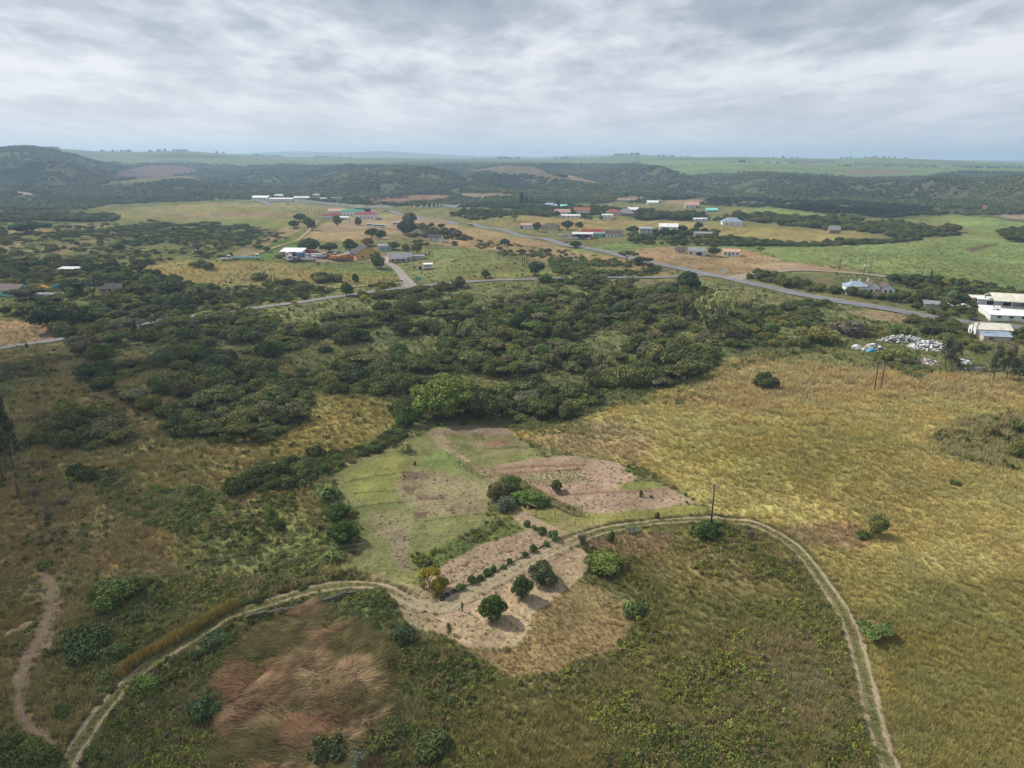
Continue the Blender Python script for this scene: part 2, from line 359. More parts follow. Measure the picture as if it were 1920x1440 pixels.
# bush country of the middle
Z([(-900, 690), (0, 655), (120, 640), (310, 602), (460, 580), (600, 560), (770, 537), (1000, 526), (1270, 523), (1430, 545), (1560, 568), (1700, 590), (1800, 610), (1920, 640), (2900, 700), (2900, 760), (1920, 705), (1700, 690), (1560, 650), (1420, 660), (1330, 690), (1250, 730), (1060, 790), (760, 800), (600, 760), (300, 830), (0, 860), (-900, 1000)], (0.154, 0.160, 0.066), 8, .8, .7, .35)
for p in ([(420, 660), (480, 668), (560, 700), (570, 725), (500, 715), (440, 690)], [(1080, 570), (1200, 572), (1260, 600), (1230, 625), (1130, 600)], [(960, 640), (1090, 660), (1080, 680), (980, 668)], [(480, 560), (600, 545), (700, 545), (560, 575)]):
    Z(p, (.185, .160, .062), 9, .9, .7, .15, .85)
Z([(1400, 580), (1450, 574), (1530, 585), (1540, 600), (1450, 600)], (0.220, 0.172, 0.095), 8, .9, .7, .1, .9)
Z([(1590, 585), (1650, 578), (1720, 592), (1720, 605), (1640, 603)], (0.280, 0.203, 0.118), 5, .8, .6, 0)
Z([(1100, 523), (1210, 524), (1240, 532), (1130, 538)], (0.220, 0.156, 0.101), 5, .6, .5, .1, .8)
Z([(0, 600), (60, 596), (120, 625), (100, 636), (0, 655), (-400, 670), (-400, 600)], (0.235, 0.172, 0.095), 5, .6, .5, 0)
Z([(85, 556), (128, 543), (132, 556), (100, 560)], (0.330, 0.250, 0.179), 3, 0, 0, 0)
Z([(380, 560), (480, 545), (640, 530), (700, 538), (480, 575), (400, 590)], (0.176, 0.189, 0.071), 7, .8, .6, .1, .8)
# left slope
Z([(-900, 900), (0, 760), (200, 660), (420, 690), (300, 790), (600, 760), (740, 760), (730, 800), (640, 880), (560, 1000), (640, 1090), (420, 1160), (200, 1320), (100, 1450), (100, 1750), (-900, 1750)], (0.235, 0.199, 0.083), 10, .9, .8, .2)
Z([(190, 735), (330, 725), (300, 790), (200, 800), (120, 780)], (0.253, 0.196, 0.091), 12, .9, .7, .1, .8)
Z([(-100, 650), (140, 655), (260, 700), (240, 730), (120, 700), (0, 700)], (0.243, 0.196, 0.094), 12, .9, .7, .2, .7)
Z([(560, 738), (740, 752), (745, 790), (650, 850), (520, 852), (330, 838), (270, 862), (260, 838), (420, 838), (560, 800)], (0.232, 0.196, 0.067), 9, .95, .7, .1)
Z([(270, 850), (520, 856), (560, 880), (440, 905), (300, 905), (260, 880)], (0.251, 0.207, 0.080), 12, .9, .8, .1, .8)
Z([(40, 900), (200, 960), (360, 990), (330, 1080), (150, 1060), (0, 1100), (-300, 1060), (-300, 900)], (0.259, 0.193, 0.085), 16, .9, .8, .1, .8)
Z([(330, 960), (560, 930), (610, 1010), (600, 1070), (440, 1110), (330, 1080)], (0.198, 0.205, 0.077), 14, .8, .6, .5, .85)
Z([(60, 1080), (105, 1085), (115, 1150), (118, 1190), (75, 1240), (50, 1310), (110, 1385), (60, 1385), (15, 1310), (40, 1220), (70, 1160)], (0.215, 0.156, 0.112), 12, .4, .4, 0, .45)
Z([(85, 1140), (112, 1140), (100, 1190), (60, 1240), (40, 1300), (22, 1300), (40, 1230), (70, 1180)], (0.270, 0.205, 0.150), 7, .15, .3, 0, .55)
Z([(0, 1380), (60, 1390), (110, 1440), (110, 1750), (-300, 1750), (-300, 1380)], (0.147, 0.187, 0.072), 10, .8, .7, .8, .9)
Z([(180, 1100), (300, 1080), (440, 1110), (440, 1140), (330, 1190), (220, 1260), (110, 1260), (130, 1180)], (0.191, 0.190, 0.076), 10, .8, .7, .5, .8)
# right-hand field
Z([(950, 812), (1050, 800), (1130, 772), (1250, 735), (1330, 695), (1420, 665), (1500, 655), (1600, 680), (1700, 695), (1850, 705), (1920, 710), (2900, 780), (2900, 1750), (1760, 1750), (1680, 1440), (1625, 1290), (1600, 1190), (1560, 1105), (1500, 1030), (1430, 985), (1340, 962), (1300, 930), (1210, 882), (1130, 858)], GOLD, 5, 1.0, .7, 0)
Z([(1330, 695), (1420, 665), (1560, 672), (1920, 715), (2900, 790), (2900, 840), (1920, 760), (1640, 745), (1400, 770), (1260, 760)], (0.275, 0.196, 0.099), 26, 1, .8, 0, .55)
Z([(980, 822), (1050, 800), (1150, 790), (1240, 820), (1200, 870), (1100, 845)], (0.285, 0.206, 0.112), 16, 1, .8, 0, .7)
Z([(1250, 840), (1500, 790), (1700, 820), (1650, 900), (1400, 920)], (0.262, 0.220, 0.065), 40, 1, .7, 0, .7)
Z([(1480, 800), (1700, 850), (1850, 900), (1700, 980), (1500, 930)], (0.199, 0.175, 0.061), 45, 1, .7, 0, .5)
Z([(1440, 1000), (1560, 970), (1650, 1010), (1620, 1040), (1500, 1030)], (0.255, 0.172, 0.095), 14, 1, .9, 0, .8)
Z([(1640, 1110), (1800, 1080), (2900, 1150), (2900, 1750), (1760, 1750), (1680, 1440), (1640, 1240)], (0.200, 0.178, 0.057), 40, 1, .7, .05, .85)
Z([(1520, 1030), (1620, 1030), (1760, 1120), (1680, 1180), (1610, 1180)], (0.200, 0.180, 0.056), 30, 1, .6, .05, .6)
Z([(1740, 820), (1800, 790), (1920, 780), (2300, 800), (2300, 900), (1920, 880), (1800, 860)], (0.187, 0.170, 0.076), 18, .9, .8, .3, .8)
Z([(1410, 670), (1480, 640), (1600, 640), (1660, 690), (1560, 690), (1480, 680)], (0.174, 0.187, 0.070), 10, .9, .8, .4, .8)
# the garden
Z([(612, 890), (680, 856), (745, 838), (800, 812), (870, 799), (950, 800), (985, 830), (1000, 855), (960, 875), (925, 890), (920, 930), (905, 962), (950, 978), (988, 985), (830, 1060), (785, 1090), (740, 1085), (690, 1082), (650, 1060), (672, 1015), (668, 960)], (.150, .152, .062), 6, .4, .25, .03)
Z([(640, 885), (700, 860), (745, 850), (750, 890), (740, 935), (690, 950), (660, 930), (640, 905)], (.180, .185, .058), 8, .35, .2, 0, .8)
Z([(790, 850), (850, 835), (880, 860), (860, 880), (800, 880)], (.130, .175, .055), 8, .4, .25, 0, .7)
Z([(800, 812), (900, 797), (950, 800), (962, 810), (900, 822), (870, 818), (812, 820)], (.215, .165, .115), 4, 0, .2, 0)
Z([(810, 818), (830, 816), (862, 845), (905, 880), (940, 900), (925, 905), (880, 870), (830, 838)], (.265, .205, .125), 5, .1, .2, 0, .85)
Z([(870, 820), (960, 812), (1000, 845), (1000, 855), (940, 870), (900, 858)], (.180, .160, .080), 8, .2, .25, .05, .8)
Z([(905, 828), (950, 825), (940, 838), (900, 836)], (.20, .10, .075), 5, .3, .3, 0, .7)
Z([(930, 858), (990, 848), (1020, 860), (960, 868)], (.160, .170, .055), 4, .3, .3, 0, .9)
Z([(740, 888), (800, 878), (860, 880), (930, 905), (915, 955), (850, 968), (790, 975), (755, 945), (735, 915)], (.205, .170, .098), 10, .12, .2, .02, .85)
for p in ([(745, 885), (800, 888), (800, 900), (755, 900)], [(755, 910), (780, 912), (775, 924), (757, 920)], [(778, 925), (830, 928), (830, 936), (790, 936)], [(768, 960), (796, 960), (793, 973), (770, 973)], [(825, 955), (842, 953), (840, 962), (828, 962)]):
    Z(p, (.120, .082, .060), 4, 0, .2, 0, .85)
Z([(670, 968), (740, 950), (760, 990), (745, 1060), (720, 1030), (690, 1000)], (.185, .165, .085), 12, .1, .2, .02, .8)
Z([(700, 1000), (740, 985), (765, 1060), (775, 1085), (740, 1065)], (.205, .165, .112), 10, .1, .2, 0, .7)
Z([(905, 885), (1000, 857), (1080, 851), (1160, 868), (1195, 895), (1165, 914), (1250, 912), (1305, 940), (1250, 950), (1090, 966), (1040, 935), (1000, 915), (960, 892)], SOIL, 4, .03, .2, 0)
Z([(985, 890), (1080, 876), (1110, 900), (1050, 908), (980, 905)], (.245, .215, .120), 5, .1, .2, 0, .7)
Z([(1160, 912), (1170, 902), (1220, 902), (1245, 912), (1190, 920)], (.175, .175, .058), 4, .5, .3, .05)
for a, b in (((905, 893), (1095, 877)), ((1035, 929), (1250, 914)), ((920, 880), (1100, 868))):
    Z([(a[0], a[1]), ((a[0] + b[0]) / 2, (a[1] + b[1]) / 2 - 2), (b[0], b[1]), (b[0], b[1] + 3.5), ((a[0] + b[0]) / 2, (a[1] + b[1]) / 2 + 3), (a[0], a[1] + 4)], (.19, .115, .075), 2, 0, .2, 0, .8)
Z([(1095, 964), (1200, 951), (1310, 944), (1335, 958), (1220, 974), (1085, 1005), (1020, 990), (985, 968), (1010, 950)], (.172, .165, .055), 6, .5, .25, .05)
Z([(1030, 985), (1080, 975), (1200, 970), (1100, 1000), (1060, 1004)], (.205, .17, .085), 8, .3, .2, .0, .7)
Z([(815, 1068), (860, 1042), (960, 1000), (1000, 986), (1030, 1000), (1072, 1012), (1000, 1045), (900, 1098), (840, 1128), (800, 1100)], (.275, .205, .138), 6, .05, .2, 0)
Z([(770, 1045), (850, 1010), (960, 970), (990, 980), (1000, 988), (860, 1040), (800, 1085)], (.108, .130, .042), 7, .7, .4, .45)
Z([(970, 958), (1005, 980), (1070, 1008), (1040, 1018), (1000, 995), (965, 970)], (.275, .205, .135), 4, .05, .2, 0)
Z([(630, 1095), (720, 1078), (790, 1100), (830, 1130), (800, 1185), (750, 1150), (700, 1108), (650, 1108)], (.240, .190, .115), 8, .15, .2, 0, .9)
Z([(700, 1085), (740, 1075), (790, 1085), (790, 1100), (730, 1100)], (.16, .16, .055), 7, .4, .25, .0, .7)
Z([(825, 1150), (960, 1080), (1080, 1025), (1110, 1050), (1095, 1075), (1060, 1110), (1020, 1140), (1010, 1180), (960, 1212), (880, 1213), (835, 1190), (790, 1175)], (.315, .240, .148), 5, .04, .2, 0)
Z([(830, 1155), (960, 1085), (1080, 1030), (1085, 1040), (1000, 1085), (860, 1160)], (.27, .19, .135), 6, .04, .2, 0, .7)
Z([(1010, 1140), (1060, 1112), (1100, 1080), (1130, 1110), (1185, 1150), (1160, 1215), (1040, 1262), (950, 1272), (870, 1215), (960, 1214), (1012, 1182)], (.225, .168, .080), 7, .8, .45, .05)
for a, b in (((644, 903), (742, 886)), ((663, 950), (768, 938)), ((660, 924), (745, 918)), ((790, 978), (925, 958)), ((842, 832), (905, 878)), ((905, 842), (985, 836))):
    Z([(a[0], a[1]), ((a[0] + b[0]) / 2, (a[1] + b[1]) / 2 - 1.5), (b[0], b[1]), (b[0], b[1] + 3), ((a[0] + b[0]) / 2, (a[1] + b[1]) / 2 + 2), (a[0], a[1] + 3.4)], (.085, .095, .035), 2.2, .6, .35, .0, .7)
# foreground
Z([(740, 1200), (830, 1195), (880, 1228), (950, 1282), (1050, 1265), (1165, 1220), (1200, 1150), (1110, 1060), (1150, 1010), (1200, 995), (1300, 988), (1440, 1000), (1535, 1095), (1590, 1200), (1625, 1330), (1660, 1440), (1730, 1750), (600, 1750), (740, 1440)], (.175, .160, .058), 8, .85, .7, .68)
Z([(1110, 1020), (1200, 998), (1260, 1010), (1250, 1035), (1130, 1040)], (0.245, 0.172, 0.103), 10, .9, .8, .1, .85)
Z([(1200, 1040), (1400, 1020), (1480, 1060), (1420, 1100), (1250, 1100)], (0.199, 0.163, 0.068), 25, .9, .7, .4, .7)
Z([(1340, 1200), (1500, 1190), (1600, 1240), (1620, 1330), (1560, 1400), (1380, 1330)], (0.195, 0.164, 0.078), 25, .95, .8, .25, .8)
Z([(880, 1240), (950, 1285), (1150, 1240), (1150, 1300), (980, 1320)], (0.169, 0.158, 0.069), 12, .9, .7, .5, .7)
Z([(430, 1180), (560, 1142), (700, 1160), (745, 1210), (740, 1440), (720, 1750), (440, 1750), (408, 1390), (428, 1270)], (.115, .082, .046), 22, .75, .7, .45, .85)
Z([(205, 1325), (330, 1230), (450, 1185), (430, 1270), (408, 1390), (430, 1750), (140, 1750), (160, 1420)], (0.168, 0.160, 0.069), 9, .8, .7, .6)
Z([(480, 1145), (600, 1112), (700, 1108), (740, 1150), (700, 1175), (560, 1150)], (0.130, 0.167, 0.062), 7, .7, .6, .7)
Z([(225, 1270), (330, 1205), (450, 1150), (640, 1092), (640, 1108), (500, 1140), (420, 1172), (330, 1226), (240, 1300), (170, 1400), (120, 1440), (90, 1440), (160, 1370)], (0.174, 0.184, 0.074), 6, .5, .3, .1, .8)

def sdist(px, py, P):
    d = np.full(px.shape, 1e9); inside = np.zeros(px.shape, bool)
    n = len(P)
    for i in range(n):
        ax, ay = P[i]; bx, by = P[(i + 1) % n]
        ex, ey = bx - ax, by - ay
        wx, wy = px - ax, py - ay
        q = np.clip((wx * ex + wy * ey) / (ex * ex + ey * ey + 1e-9), 0, 1)
        d = np.minimum(d, (wx - ex * q) ** 2 + (wy - ey * q) ** 2)
        c = ((ay > py) != (by > py)) & (px < ex * (py - ay) / (ey if abs(ey) > 1e-9 else 1e-9) + ax)
        inside ^= c
    d = np.sqrt(d)
    return np.where(inside, d, -d)

def cover(x, y, z=None):
    """colour, tuft density, tuft height, weed density of the ground at world points"""
    if z is None: z = HT(x, y)
    u, v = to_pix(x, y, z)
    sc = np.clip((v - 290) / 500, .04, 1.3)
    wu = (fbm(u / (60 * sc + 14), v / (26 * sc + 8), 41, 3) - .5) * 40 * sc
    wv = (fbm(u / (60 * sc + 14), v / (26 * sc + 8), 77, 3) - .5) * 22 * sc
    out = np.empty((len(x), 6)); out[:] = (*OLIVE, .8, .6, .15)
    for P, val, soft, amt, warp in ZONES:
        m = (u > P[:, 0].min() - 60) & (u < P[:, 0].max() + 60) & (v > P[:, 1].min() - 30) & (v < P[:, 1].max() + 30)
        if not m.any(): continue
        k = warp * np.clip(soft / 8, .25, 1.2)
        d = sdist(u[m] + wu[m] * k, v[m] + wv[m] * k, P)
        w = sstep(-soft * .5, soft * .5, d) * amt
        out[m] += (val - out[m]) * w[:, None]
    return out
# ------------------------------------------------------------------ terrain sheet
def build_terrain():
    v_rows = np.concatenate([np.arange(2300, 1460, -14.0), np.arange(1460, 372, -1.9)])
    al = PITCH + np.arctan((v_rows - 720) / F)
    ys = CZ / np.tan(al); ys = ys[ys > 8]
    y0 = ys[-1]
    ys = np.concatenate([[-30, -12, 0], ys, y0 * np.cumprod(np.full(430, 1.0062))])
    ys = ys[ys < 11500]
    us = np.concatenate([np.arange(-1500, -60, 24.0), np.arange(-60, 1980, 2.6), np.arange(1980, 3420, 24.0)])
    a = (us - 960) / F
    Y, A = np.meshgrid(ys, a, indexing='ij')
    dep = np.maximum(Y, 0) * CP + CZ * SP + np.maximum(0, -Y) * .0
    X = A * np.maximum(dep, 30)
    x = X.ravel(); y = Y.ravel()
    z = HT(x, y)
    near = y < 420
    micro = (fbm(x * .9, y * .9, 3, 3) - .5) * .22 + (fbm(x * .16, y * .16, 9, 3) - .5) * .9
    z = z + np.where(near, micro * np.clip((420 - y) / 200, 0, 1), 0)
    # the canopy of the far woods gives the hills a lumpy surface
    c = cover(x, y, z)
    lum = c[:, :3].sum(1)
    wood = sstep(.22, .15, lum) * sstep(1100, 1400, y)
    z = z + wood * (fbm(x / 16, y / 16, 23, 3) - .4) * 7
    nr, nc = Y.shape
    i = np.arange(nr * nc).reshape(nr, nc)
    q = np.stack([i[:-1, :-1], i[:-1, 1:], i[1:, 1:], i[1:, :-1]], -1).reshape(-1, 4)
    me = np_mesh('terrain', np.stack([x, y, z], 1), q, None, None, True)
    # broken, patchy colour inside each cover
    n1 = fbm(x / 14, y / 14, 51, 4) - .5; n2 = fbm(x / 3.1, y / 3.1, 63, 3) - .5; n3 = fbm(x / 60, y / 60, 71, 3) - .5
    k = 1 + n1 * .55 + n2 * .45 + n3 * .35
    col = c[:, :3] * k[:, None]
    hue = (fbm(x / 23, y / 23, 88, 3) - .5) * np.clip(c[:, 3], 0, 1) * .6
    col[:, 0] *= 1 + hue * .55; col[:, 1] *= 1 - hue * .10; col[:, 2] *= 1 - hue * .2
    at = me.attributes.new('cov', 'FLOAT_COLOR', 'POINT')
    cc = np.ones((len(x), 4), np.float32); cc[:, :3] = np.clip(col, 0.005, 1); at.data.foreach_set('color', cc.ravel())
    at = me.attributes.new('tuft', 'FLOAT', 'POINT'); at.data.foreach_set('value', c[:, 3].astype(np.float32))
    m, nt, N, L = newmat('ground_cover')
    o = N.new('ShaderNodeOutputMaterial'); b = N.new('ShaderNodeBsdfDiffuse')
    av = N.new('ShaderNodeAttribute'); av.attribute_name = 'cov'; tf = N.new('ShaderNodeAttribute'); tf.attribute_name = 'tuft'
    geo = N.new('ShaderNodeNewGeometry')
    def noise(scale, detail, w=0):
        n = N.new('ShaderNodeTexNoise'); n.inputs['Scale'].default_value = scale; n.inputs['Detail'].default_value = detail
        n.inputs['Roughness'].default_value = .65
        L.new(geo.outputs['Position'], n.inputs['Vector']); return n
    na = noise(1.7, 5); nb = noise(.11, 6); nc_ = noise(6.0, 3)
    def mr(src, lo, hi):
        r = N.new('ShaderNodeMapRange'); r.inputs['From Min'].default_value = .25; r.inputs['From Max'].default_value = .75
        r.inputs['To Min'].default_value = lo; r.inputs['To Max'].default_value = hi; L.new(src.outputs['Fac'], r.inputs['Value']); return r
    r1 = mr(na, .62, 1.38); r2 = mr(nb, .78, 1.22); r3 = mr(nc_, .8, 1.2)
    m1 = N.new('ShaderNodeMath'); m1.operation = 'MULTIPLY'; L.new(r1.outputs[0], m1.inputs[0]); L.new(r2.outputs[0], m1.inputs[1])
    m2 = N.new('ShaderNodeMath'); m2.operation = 'MULTIPLY'; L.new(m1.outputs[0], m2.inputs[0]); L.new(r3.outputs[0], m2.inputs[1])
    vm = N.new('ShaderNodeVectorMath'); vm.operation = 'SCALE'; L.new(av.outputs['Color'], vm.inputs[0]); L.new(m2.outputs[0], vm.inputs['Scale'])
    L.new(vm.outputs[0], b.inputs['Color'])
    bp = N.new('ShaderNodeBump'); bp.inputs['Strength'].default_value = .55; bp.inputs['Distance'].default_value = .25
    L.new(na.outputs['Fac'], bp.inputs['Height']); L.new(bp.outputs[0], b.inputs['Normal'])
    L.new(b.outputs[0], o.inputs[0])
    me.materials.append(m)
    ob = link(bpy.data.objects.new('terrain', me)); tag(ob, kind='structure')
    return ob
build_terrain()

# ------------------------------------------------------------------ roads and tracks: ribbons on the ground
def smooth_path(P, step):
    """Catmull-Rom through world points, resampled"""
    P = [np.array(p[:2], float) for p in P]
    P = [2 * P[0] - P[1]] + P + [2 * P[-1] - P[-2]]
    out = []
    for i in range(1, len(P) - 2):
        n = max(2, int(np.linalg.norm(P[i + 1] - P[i]) / step))
        for k in range(n):
            t = k / n
            out.append(.5 * ((2 * P[i]) + (-P[i - 1] + P[i + 1]) * t + (2 * P[i - 1] - 5 * P[i] + 4 * P[i + 1] - P[i + 2]) * t * t + (-P[i - 1] + 3 * P[i] - 3 * P[i + 1] + P[i + 2]) * t ** 3))
    out.append(P[-2])
    return np.array(out)

def px_path(pix, step):
    g = ground([p[0] for p in pix], [p[1] for p in pix])
    return smooth_path(list(g), step)

def ground_z(x, y):
    z = HT(x, y)
    near = y < 420
    micro = (fbm(x * .9, y * .9, 3, 3) - .5) * .22 + (fbm(x * .16, y * .16, 9, 3) - .5) * .9
    return z + np.where(near, micro * np.clip((420 - y) / 200, 0, 1), 0)

def ribbon(name, path, width, lift, mat, ragged=.0, cols=9, wfun=None, crown=0.0, bare=None):
    d = np.gradient(path, axis=0); d /= np.linalg.norm(d, axis=1)[:, None] + 1e-9
    nrm = np.stack([-d[:, 1], d[:, 0]], 1)
    n = len(path); s = np.linspace(-1, 1, cols)
    arc = np.concatenate([[0], np.cumsum(np.linalg.norm(np.diff(path, axis=0), axis=1))])
    w = np.full(n, width / 2) if wfun is None else wfun(np.linspace(0, 1, n)) / 2
    V = np.zeros((n, cols, 3))
    for j, sj in enumerate(s):
        off = w * sj
        if ragged and abs(sj) > .95:
            off = off * (1 + ragged * (fbm(arc * .9, arc * 0 + j, 13, 3) - .5) * 2)
        V[:, j, :2] = path + nrm * off[:, None]
    x = V[..., 0].ravel(); y = V[..., 1].ravel()
    mx = np.maximum.reduce([ground_z(x + dx, y + dy) for dx in (-.5, 0, .5) for dy in (-.5, 0, .5)]) if lift > .05 else ground_z(x, y)
    z = mx.reshape(n, cols)
    if crown: z = (z * .4 + z.mean(1, keepdims=True) * .6)
    V[..., 2] = z + lift + crown * (1 - s[None] ** 2)
    i = np.arange(n * cols).reshape(n, cols)
    q = np.stack([i[:-1, :-1], i[:-1, 1:], i[1:, 1:], i[1:, :-1]], -1).reshape(-1, 4)
    me = np_mesh(name, V.reshape(-1, 3), q, mat, None, True)
    at = me.attributes.new('across', 'FLOAT', 'POINT'); at.data.foreach_set('value', np.tile(s, n).astype(np.float32))
    at = me.attributes.new('along', 'FLOAT', 'POINT'); at.data.foreach_set('value', np.repeat(arc, cols).astype(np.float32))
    at = me.attributes.new('bare', 'FLOAT', 'POINT'); at.data.foreach_set('value', np.repeat(np.zeros(n) if bare is None else bare, cols).astype(np.float32))
    ob = link(bpy.data.objects.new(name, me)); tag(ob, kind='structure')
    if me.polygons[0].normal.z < 0: me.flip_normals()
    return ob

def track_mat(name, rut, mid, rutpos=.46, rutw=.22, verge=None):
    """two bare wheel ruts with grass between them"""
    m, nt, N, L = newmat(name)
    o = N.new('ShaderNodeOutputMaterial'); b = N.new('ShaderNodeBsdfDiffuse')
    ac = N.new('ShaderNodeAttribute'); ac.attribute_name = 'across'
    geo = N.new('ShaderNodeNewGeometry'); nz = N.new('ShaderNodeTexNoise'); nz.inputs['Scale'].default_value = .3; nz.inputs['Detail'].default_value = 5
    L.new(geo.outputs['Position'], nz.inputs['Vector'])
    n2 = N.new('ShaderNodeTexNoise'); n2.inputs['Scale'].default_value = 5; n2.inputs['Detail'].default_value = 4; L.new(geo.outputs['Position'], n2.inputs['Vector'])
    def math_(op, a, bb):
        k = N.new('ShaderNodeMath'); k.operation = op
        for i, q in enumerate((a, bb)):
            if q is None: continue
            if isinstance(q, (int, float)): k.inputs[i].default_value = q
            else: L.new(q, k.inputs[i])
        return k.outputs[0]
    ab = math_('ABSOLUTE', ac.outputs['Fac'], None)
    d = math_('ABSOLUTE', math_('SUBTRACT', ab, rutpos), None)
    wob = math_('MULTIPLY', math_('SUBTRACT', nz.outputs['Fac'], .5), .75)
    d = math_('ADD', d, wob)
    mr = N.new('ShaderNodeMapRange'); mr.inputs['From Min'].default_value = rutw; mr.inputs['From Max'].default_value = rutw * .45
    L.new(d, mr.inputs['Value'])
    mix = N.new('ShaderNodeMix'); mix.data_type = 'RGBA'; mix.inputs[6].default_value = (*mid, 1); mix.inputs[7].default_value = (*rut, 1)
    ba = N.new('ShaderNodeAttribute'); ba.attribute_name = 'bare'; L.new(math_('MAXIMUM', mr.outputs[0], math_('MULTIPLY', ba.outputs['Fac'], .75)), mix.inputs[0])
    r = N.new('ShaderNodeMapRange'); r.inputs['From Min'].default_value = .25; r.inputs['From Max'].default_value = .75; r.inputs['To Min'].default_value = .6; r.inputs['To Max'].default_value = 1.35
    L.new(n2.outputs['Fac'], r.inputs['Value'])
    vm = N.new('ShaderNodeVectorMath'); vm.operation = 'SCALE'; L.new(mix.outputs[2], vm.inputs[0]); L.new(r.outputs[0], vm.inputs['Scale'])
    L.new(vm.outputs[0], b.inputs['Color'])
    bp = N.new('ShaderNodeBump'); bp.inputs['Strength'].default_value = .5; bp.inputs['Distance'].default_value = .1; L.new(n2.outputs['Fac'], bp.inputs['Height']); L.new(bp.outputs[0], b.inputs['Normal'])
    L.new(b.outputs[0], o.inputs[0])
    return m

def tar_mat(name, col, line=True):
    """worn tar with paler wheel paths and faded edge lines"""
    m, nt, N, L = newmat(name)
    o = N.new('ShaderNodeOutputMaterial'); b = N.new('ShaderNodeBsdfPrincipled'); b.inputs['Roughness'].default_value = .85
    ac = N.new('ShaderNodeAttribute'); ac.attribute_name = 'across'
    geo = N.new('ShaderNodeNewGeometry'); nz = N.new('ShaderNodeTexNoise'); nz.inputs['Scale'].default_value = .25; nz.inputs['Detail'].default_value = 8
    L.new(geo.outputs['Position'], nz.inputs['Vector'])
    ab = N.new('ShaderNodeMath'); ab.operation = 'ABSOLUTE'; L.new(ac.outputs['Fac'], ab.inputs[0])
    r = N.new('ShaderNodeValToRGB'); cr = r.color_ramp
    cr.elements[0].position = 0; cr.elements[0].color = (*[c * .85 for c in col], 1)
    e = cr.elements.new(.45); e.color = (*[c * 1.15 for c in col], 1)
    e = cr.elements.new(.84); e.color = (*col, 1)
    cr.elements[-1].position = .97; cr.elements[-1].color = (.22, .175, .125, 1)
    L.new(ab.outputs[0], r.inputs[0])
    k = N.new('ShaderNodeMapRange'); k.inputs['From Min'].default_value = .25; k.inputs['From Max'].default_value = .75; k.inputs['To Min'].default_value = .75; k.inputs['To Max'].default_value = 1.25
    L.new(nz.outputs['Fac'], k.inputs['Value'])
    vm = N.new('ShaderNodeVectorMath'); vm.operation = 'SCALE'; L.new(r.outputs[0], vm.inputs[0]); L.new(k.outputs[0], vm.inputs['Scale'])
    L.new(vm.outputs[0], b.inputs['Base Color']); L.new(b.outputs[0], o.inputs[0])
    return m

TRACK_PX = [(100, 1520), (125, 1440), (150, 1390), (200, 1322), (255, 1270), (330, 1217), (420, 1162), (500, 1129), (570, 1108), (640, 1097), (700, 1098), (745, 1114), (790, 1134), (830, 1136), (880, 1112), (950, 1077), (1020, 1041), (1080, 1013), (1140, 994), (1220, 979), (1300, 973), (1370, 976), (1430, 990), (1480, 1018), (1520, 1060), (1560, 1115), (1592, 1172), (1614, 1240), (1632, 1320), (1652, 1395), (1672, 1450), (1705, 1560)]
TRACK = px_path(TRACK_PX, 1.0)
RUT = (.325, .26, .178)
M_TRACK = track_mat('dirt_track_ruts', RUT, (.168, .162, .072), .48, .19)
_u, _v = to_pix(TRACK[:, 0], TRACK[:, 1], HT(TRACK[:, 0], TRACK[:, 1]))
BARE = sstep(690, 790, _u) * sstep(1130, 1010, _u)
ribbon('dirt_track', TRACK, 3.5, .05, M_TRACK, .35, 11, lambda t: 3.4 * (.82 + .42 * fbm(t * 37, t * 0, 15, 3)), 0, BARE)
GATE_PATH = px_path([(978, 960), (1000, 978), (1030, 994), (1062, 1007), (1085, 1014)], .8)
ribbon('footpath', GATE_PATH, 2.4, .035, track_mat('gate_path_soil', (.30, .225, .145), (.27, .20, .13), .5, .5), .3)
M_TAR = tar_mat('worn_tar', (.155, .155, .165)); M_TAR2 = tar_mat('grey_gravelled_tar', (.20, .185, .17))
MAIN = px_path([(470, 376), (560, 383.5), (620, 388), (700, 396), (780, 407), (840, 415.5), (900, 425), (960, 437), (1030, 450), (1090, 464), (1150, 476), (1215, 492), (1290, 507), (1350, 519), (1400, 530), (1460, 543), (1530, 558), (1600, 570), (1680, 583), (1740, 595), (1800, 604), (1870, 611), (1960, 622), (2100, 645)], 4)
ribbon('main_road', MAIN, 8.4, .3, M_TAR, .05, 11, None, .1)
SIDE = px_path([(1330, 516), (1270, 519), (1200, 521), (1100, 522), (1000, 524), (930, 526), (850, 531), (780, 538), (690, 549), (600, 562), (520, 573), (455, 581), (380, 591), (310, 601), (220, 618), (120, 636), (50, 646), (0, 654), (-100, 672)], 3)
ribbon('side_road', SIDE, 4.6, .28, M_TAR, .08, 9, None, .08)
BRANCH = px_path([(1372, 524), (1400, 516), (1440, 512), (1500, 507.5), (1560, 510), (1610, 514), (1660, 520)], 3)
ribbon('branch_road', BRANCH, 6.5, .38, track_mat('branch_road_gravel', (.30, .25, .20), (.26, .215, .17), .45, .4), .15, 9, lambda t: 5 + 11 * np.clip(1 - t * 5, 0, 1) ** 1.5)
DRIVE = px_path([(770, 540), (762, 528), (754, 516), (744, 505), (730, 496), (712, 491), (690, 489)], 1.5)
ribbon('driveway', DRIVE, 6, .4, track_mat('driveway_gravel', (.30, .265, .23), (.25, .215, .18), .45, .4), .15, 9, lambda t: 9 - 4.0 * np.clip(t * 3, 0, 1))
FARM = px_path([(760, 531), (720, 533), (690, 536), (650, 540), (615, 542), (580, 548)], 2)
ribbon('farm_track', FARM, 4.5, .36, track_mat('farm_track_soil', (.30, .235, .15), (.24, .19, .11), .5, .3), .2)
SLOPE = px_path([(598, 414), (590, 422), (578, 434), (566, 445), (545, 456), (510, 466), (470, 478), (430, 487)], 3)
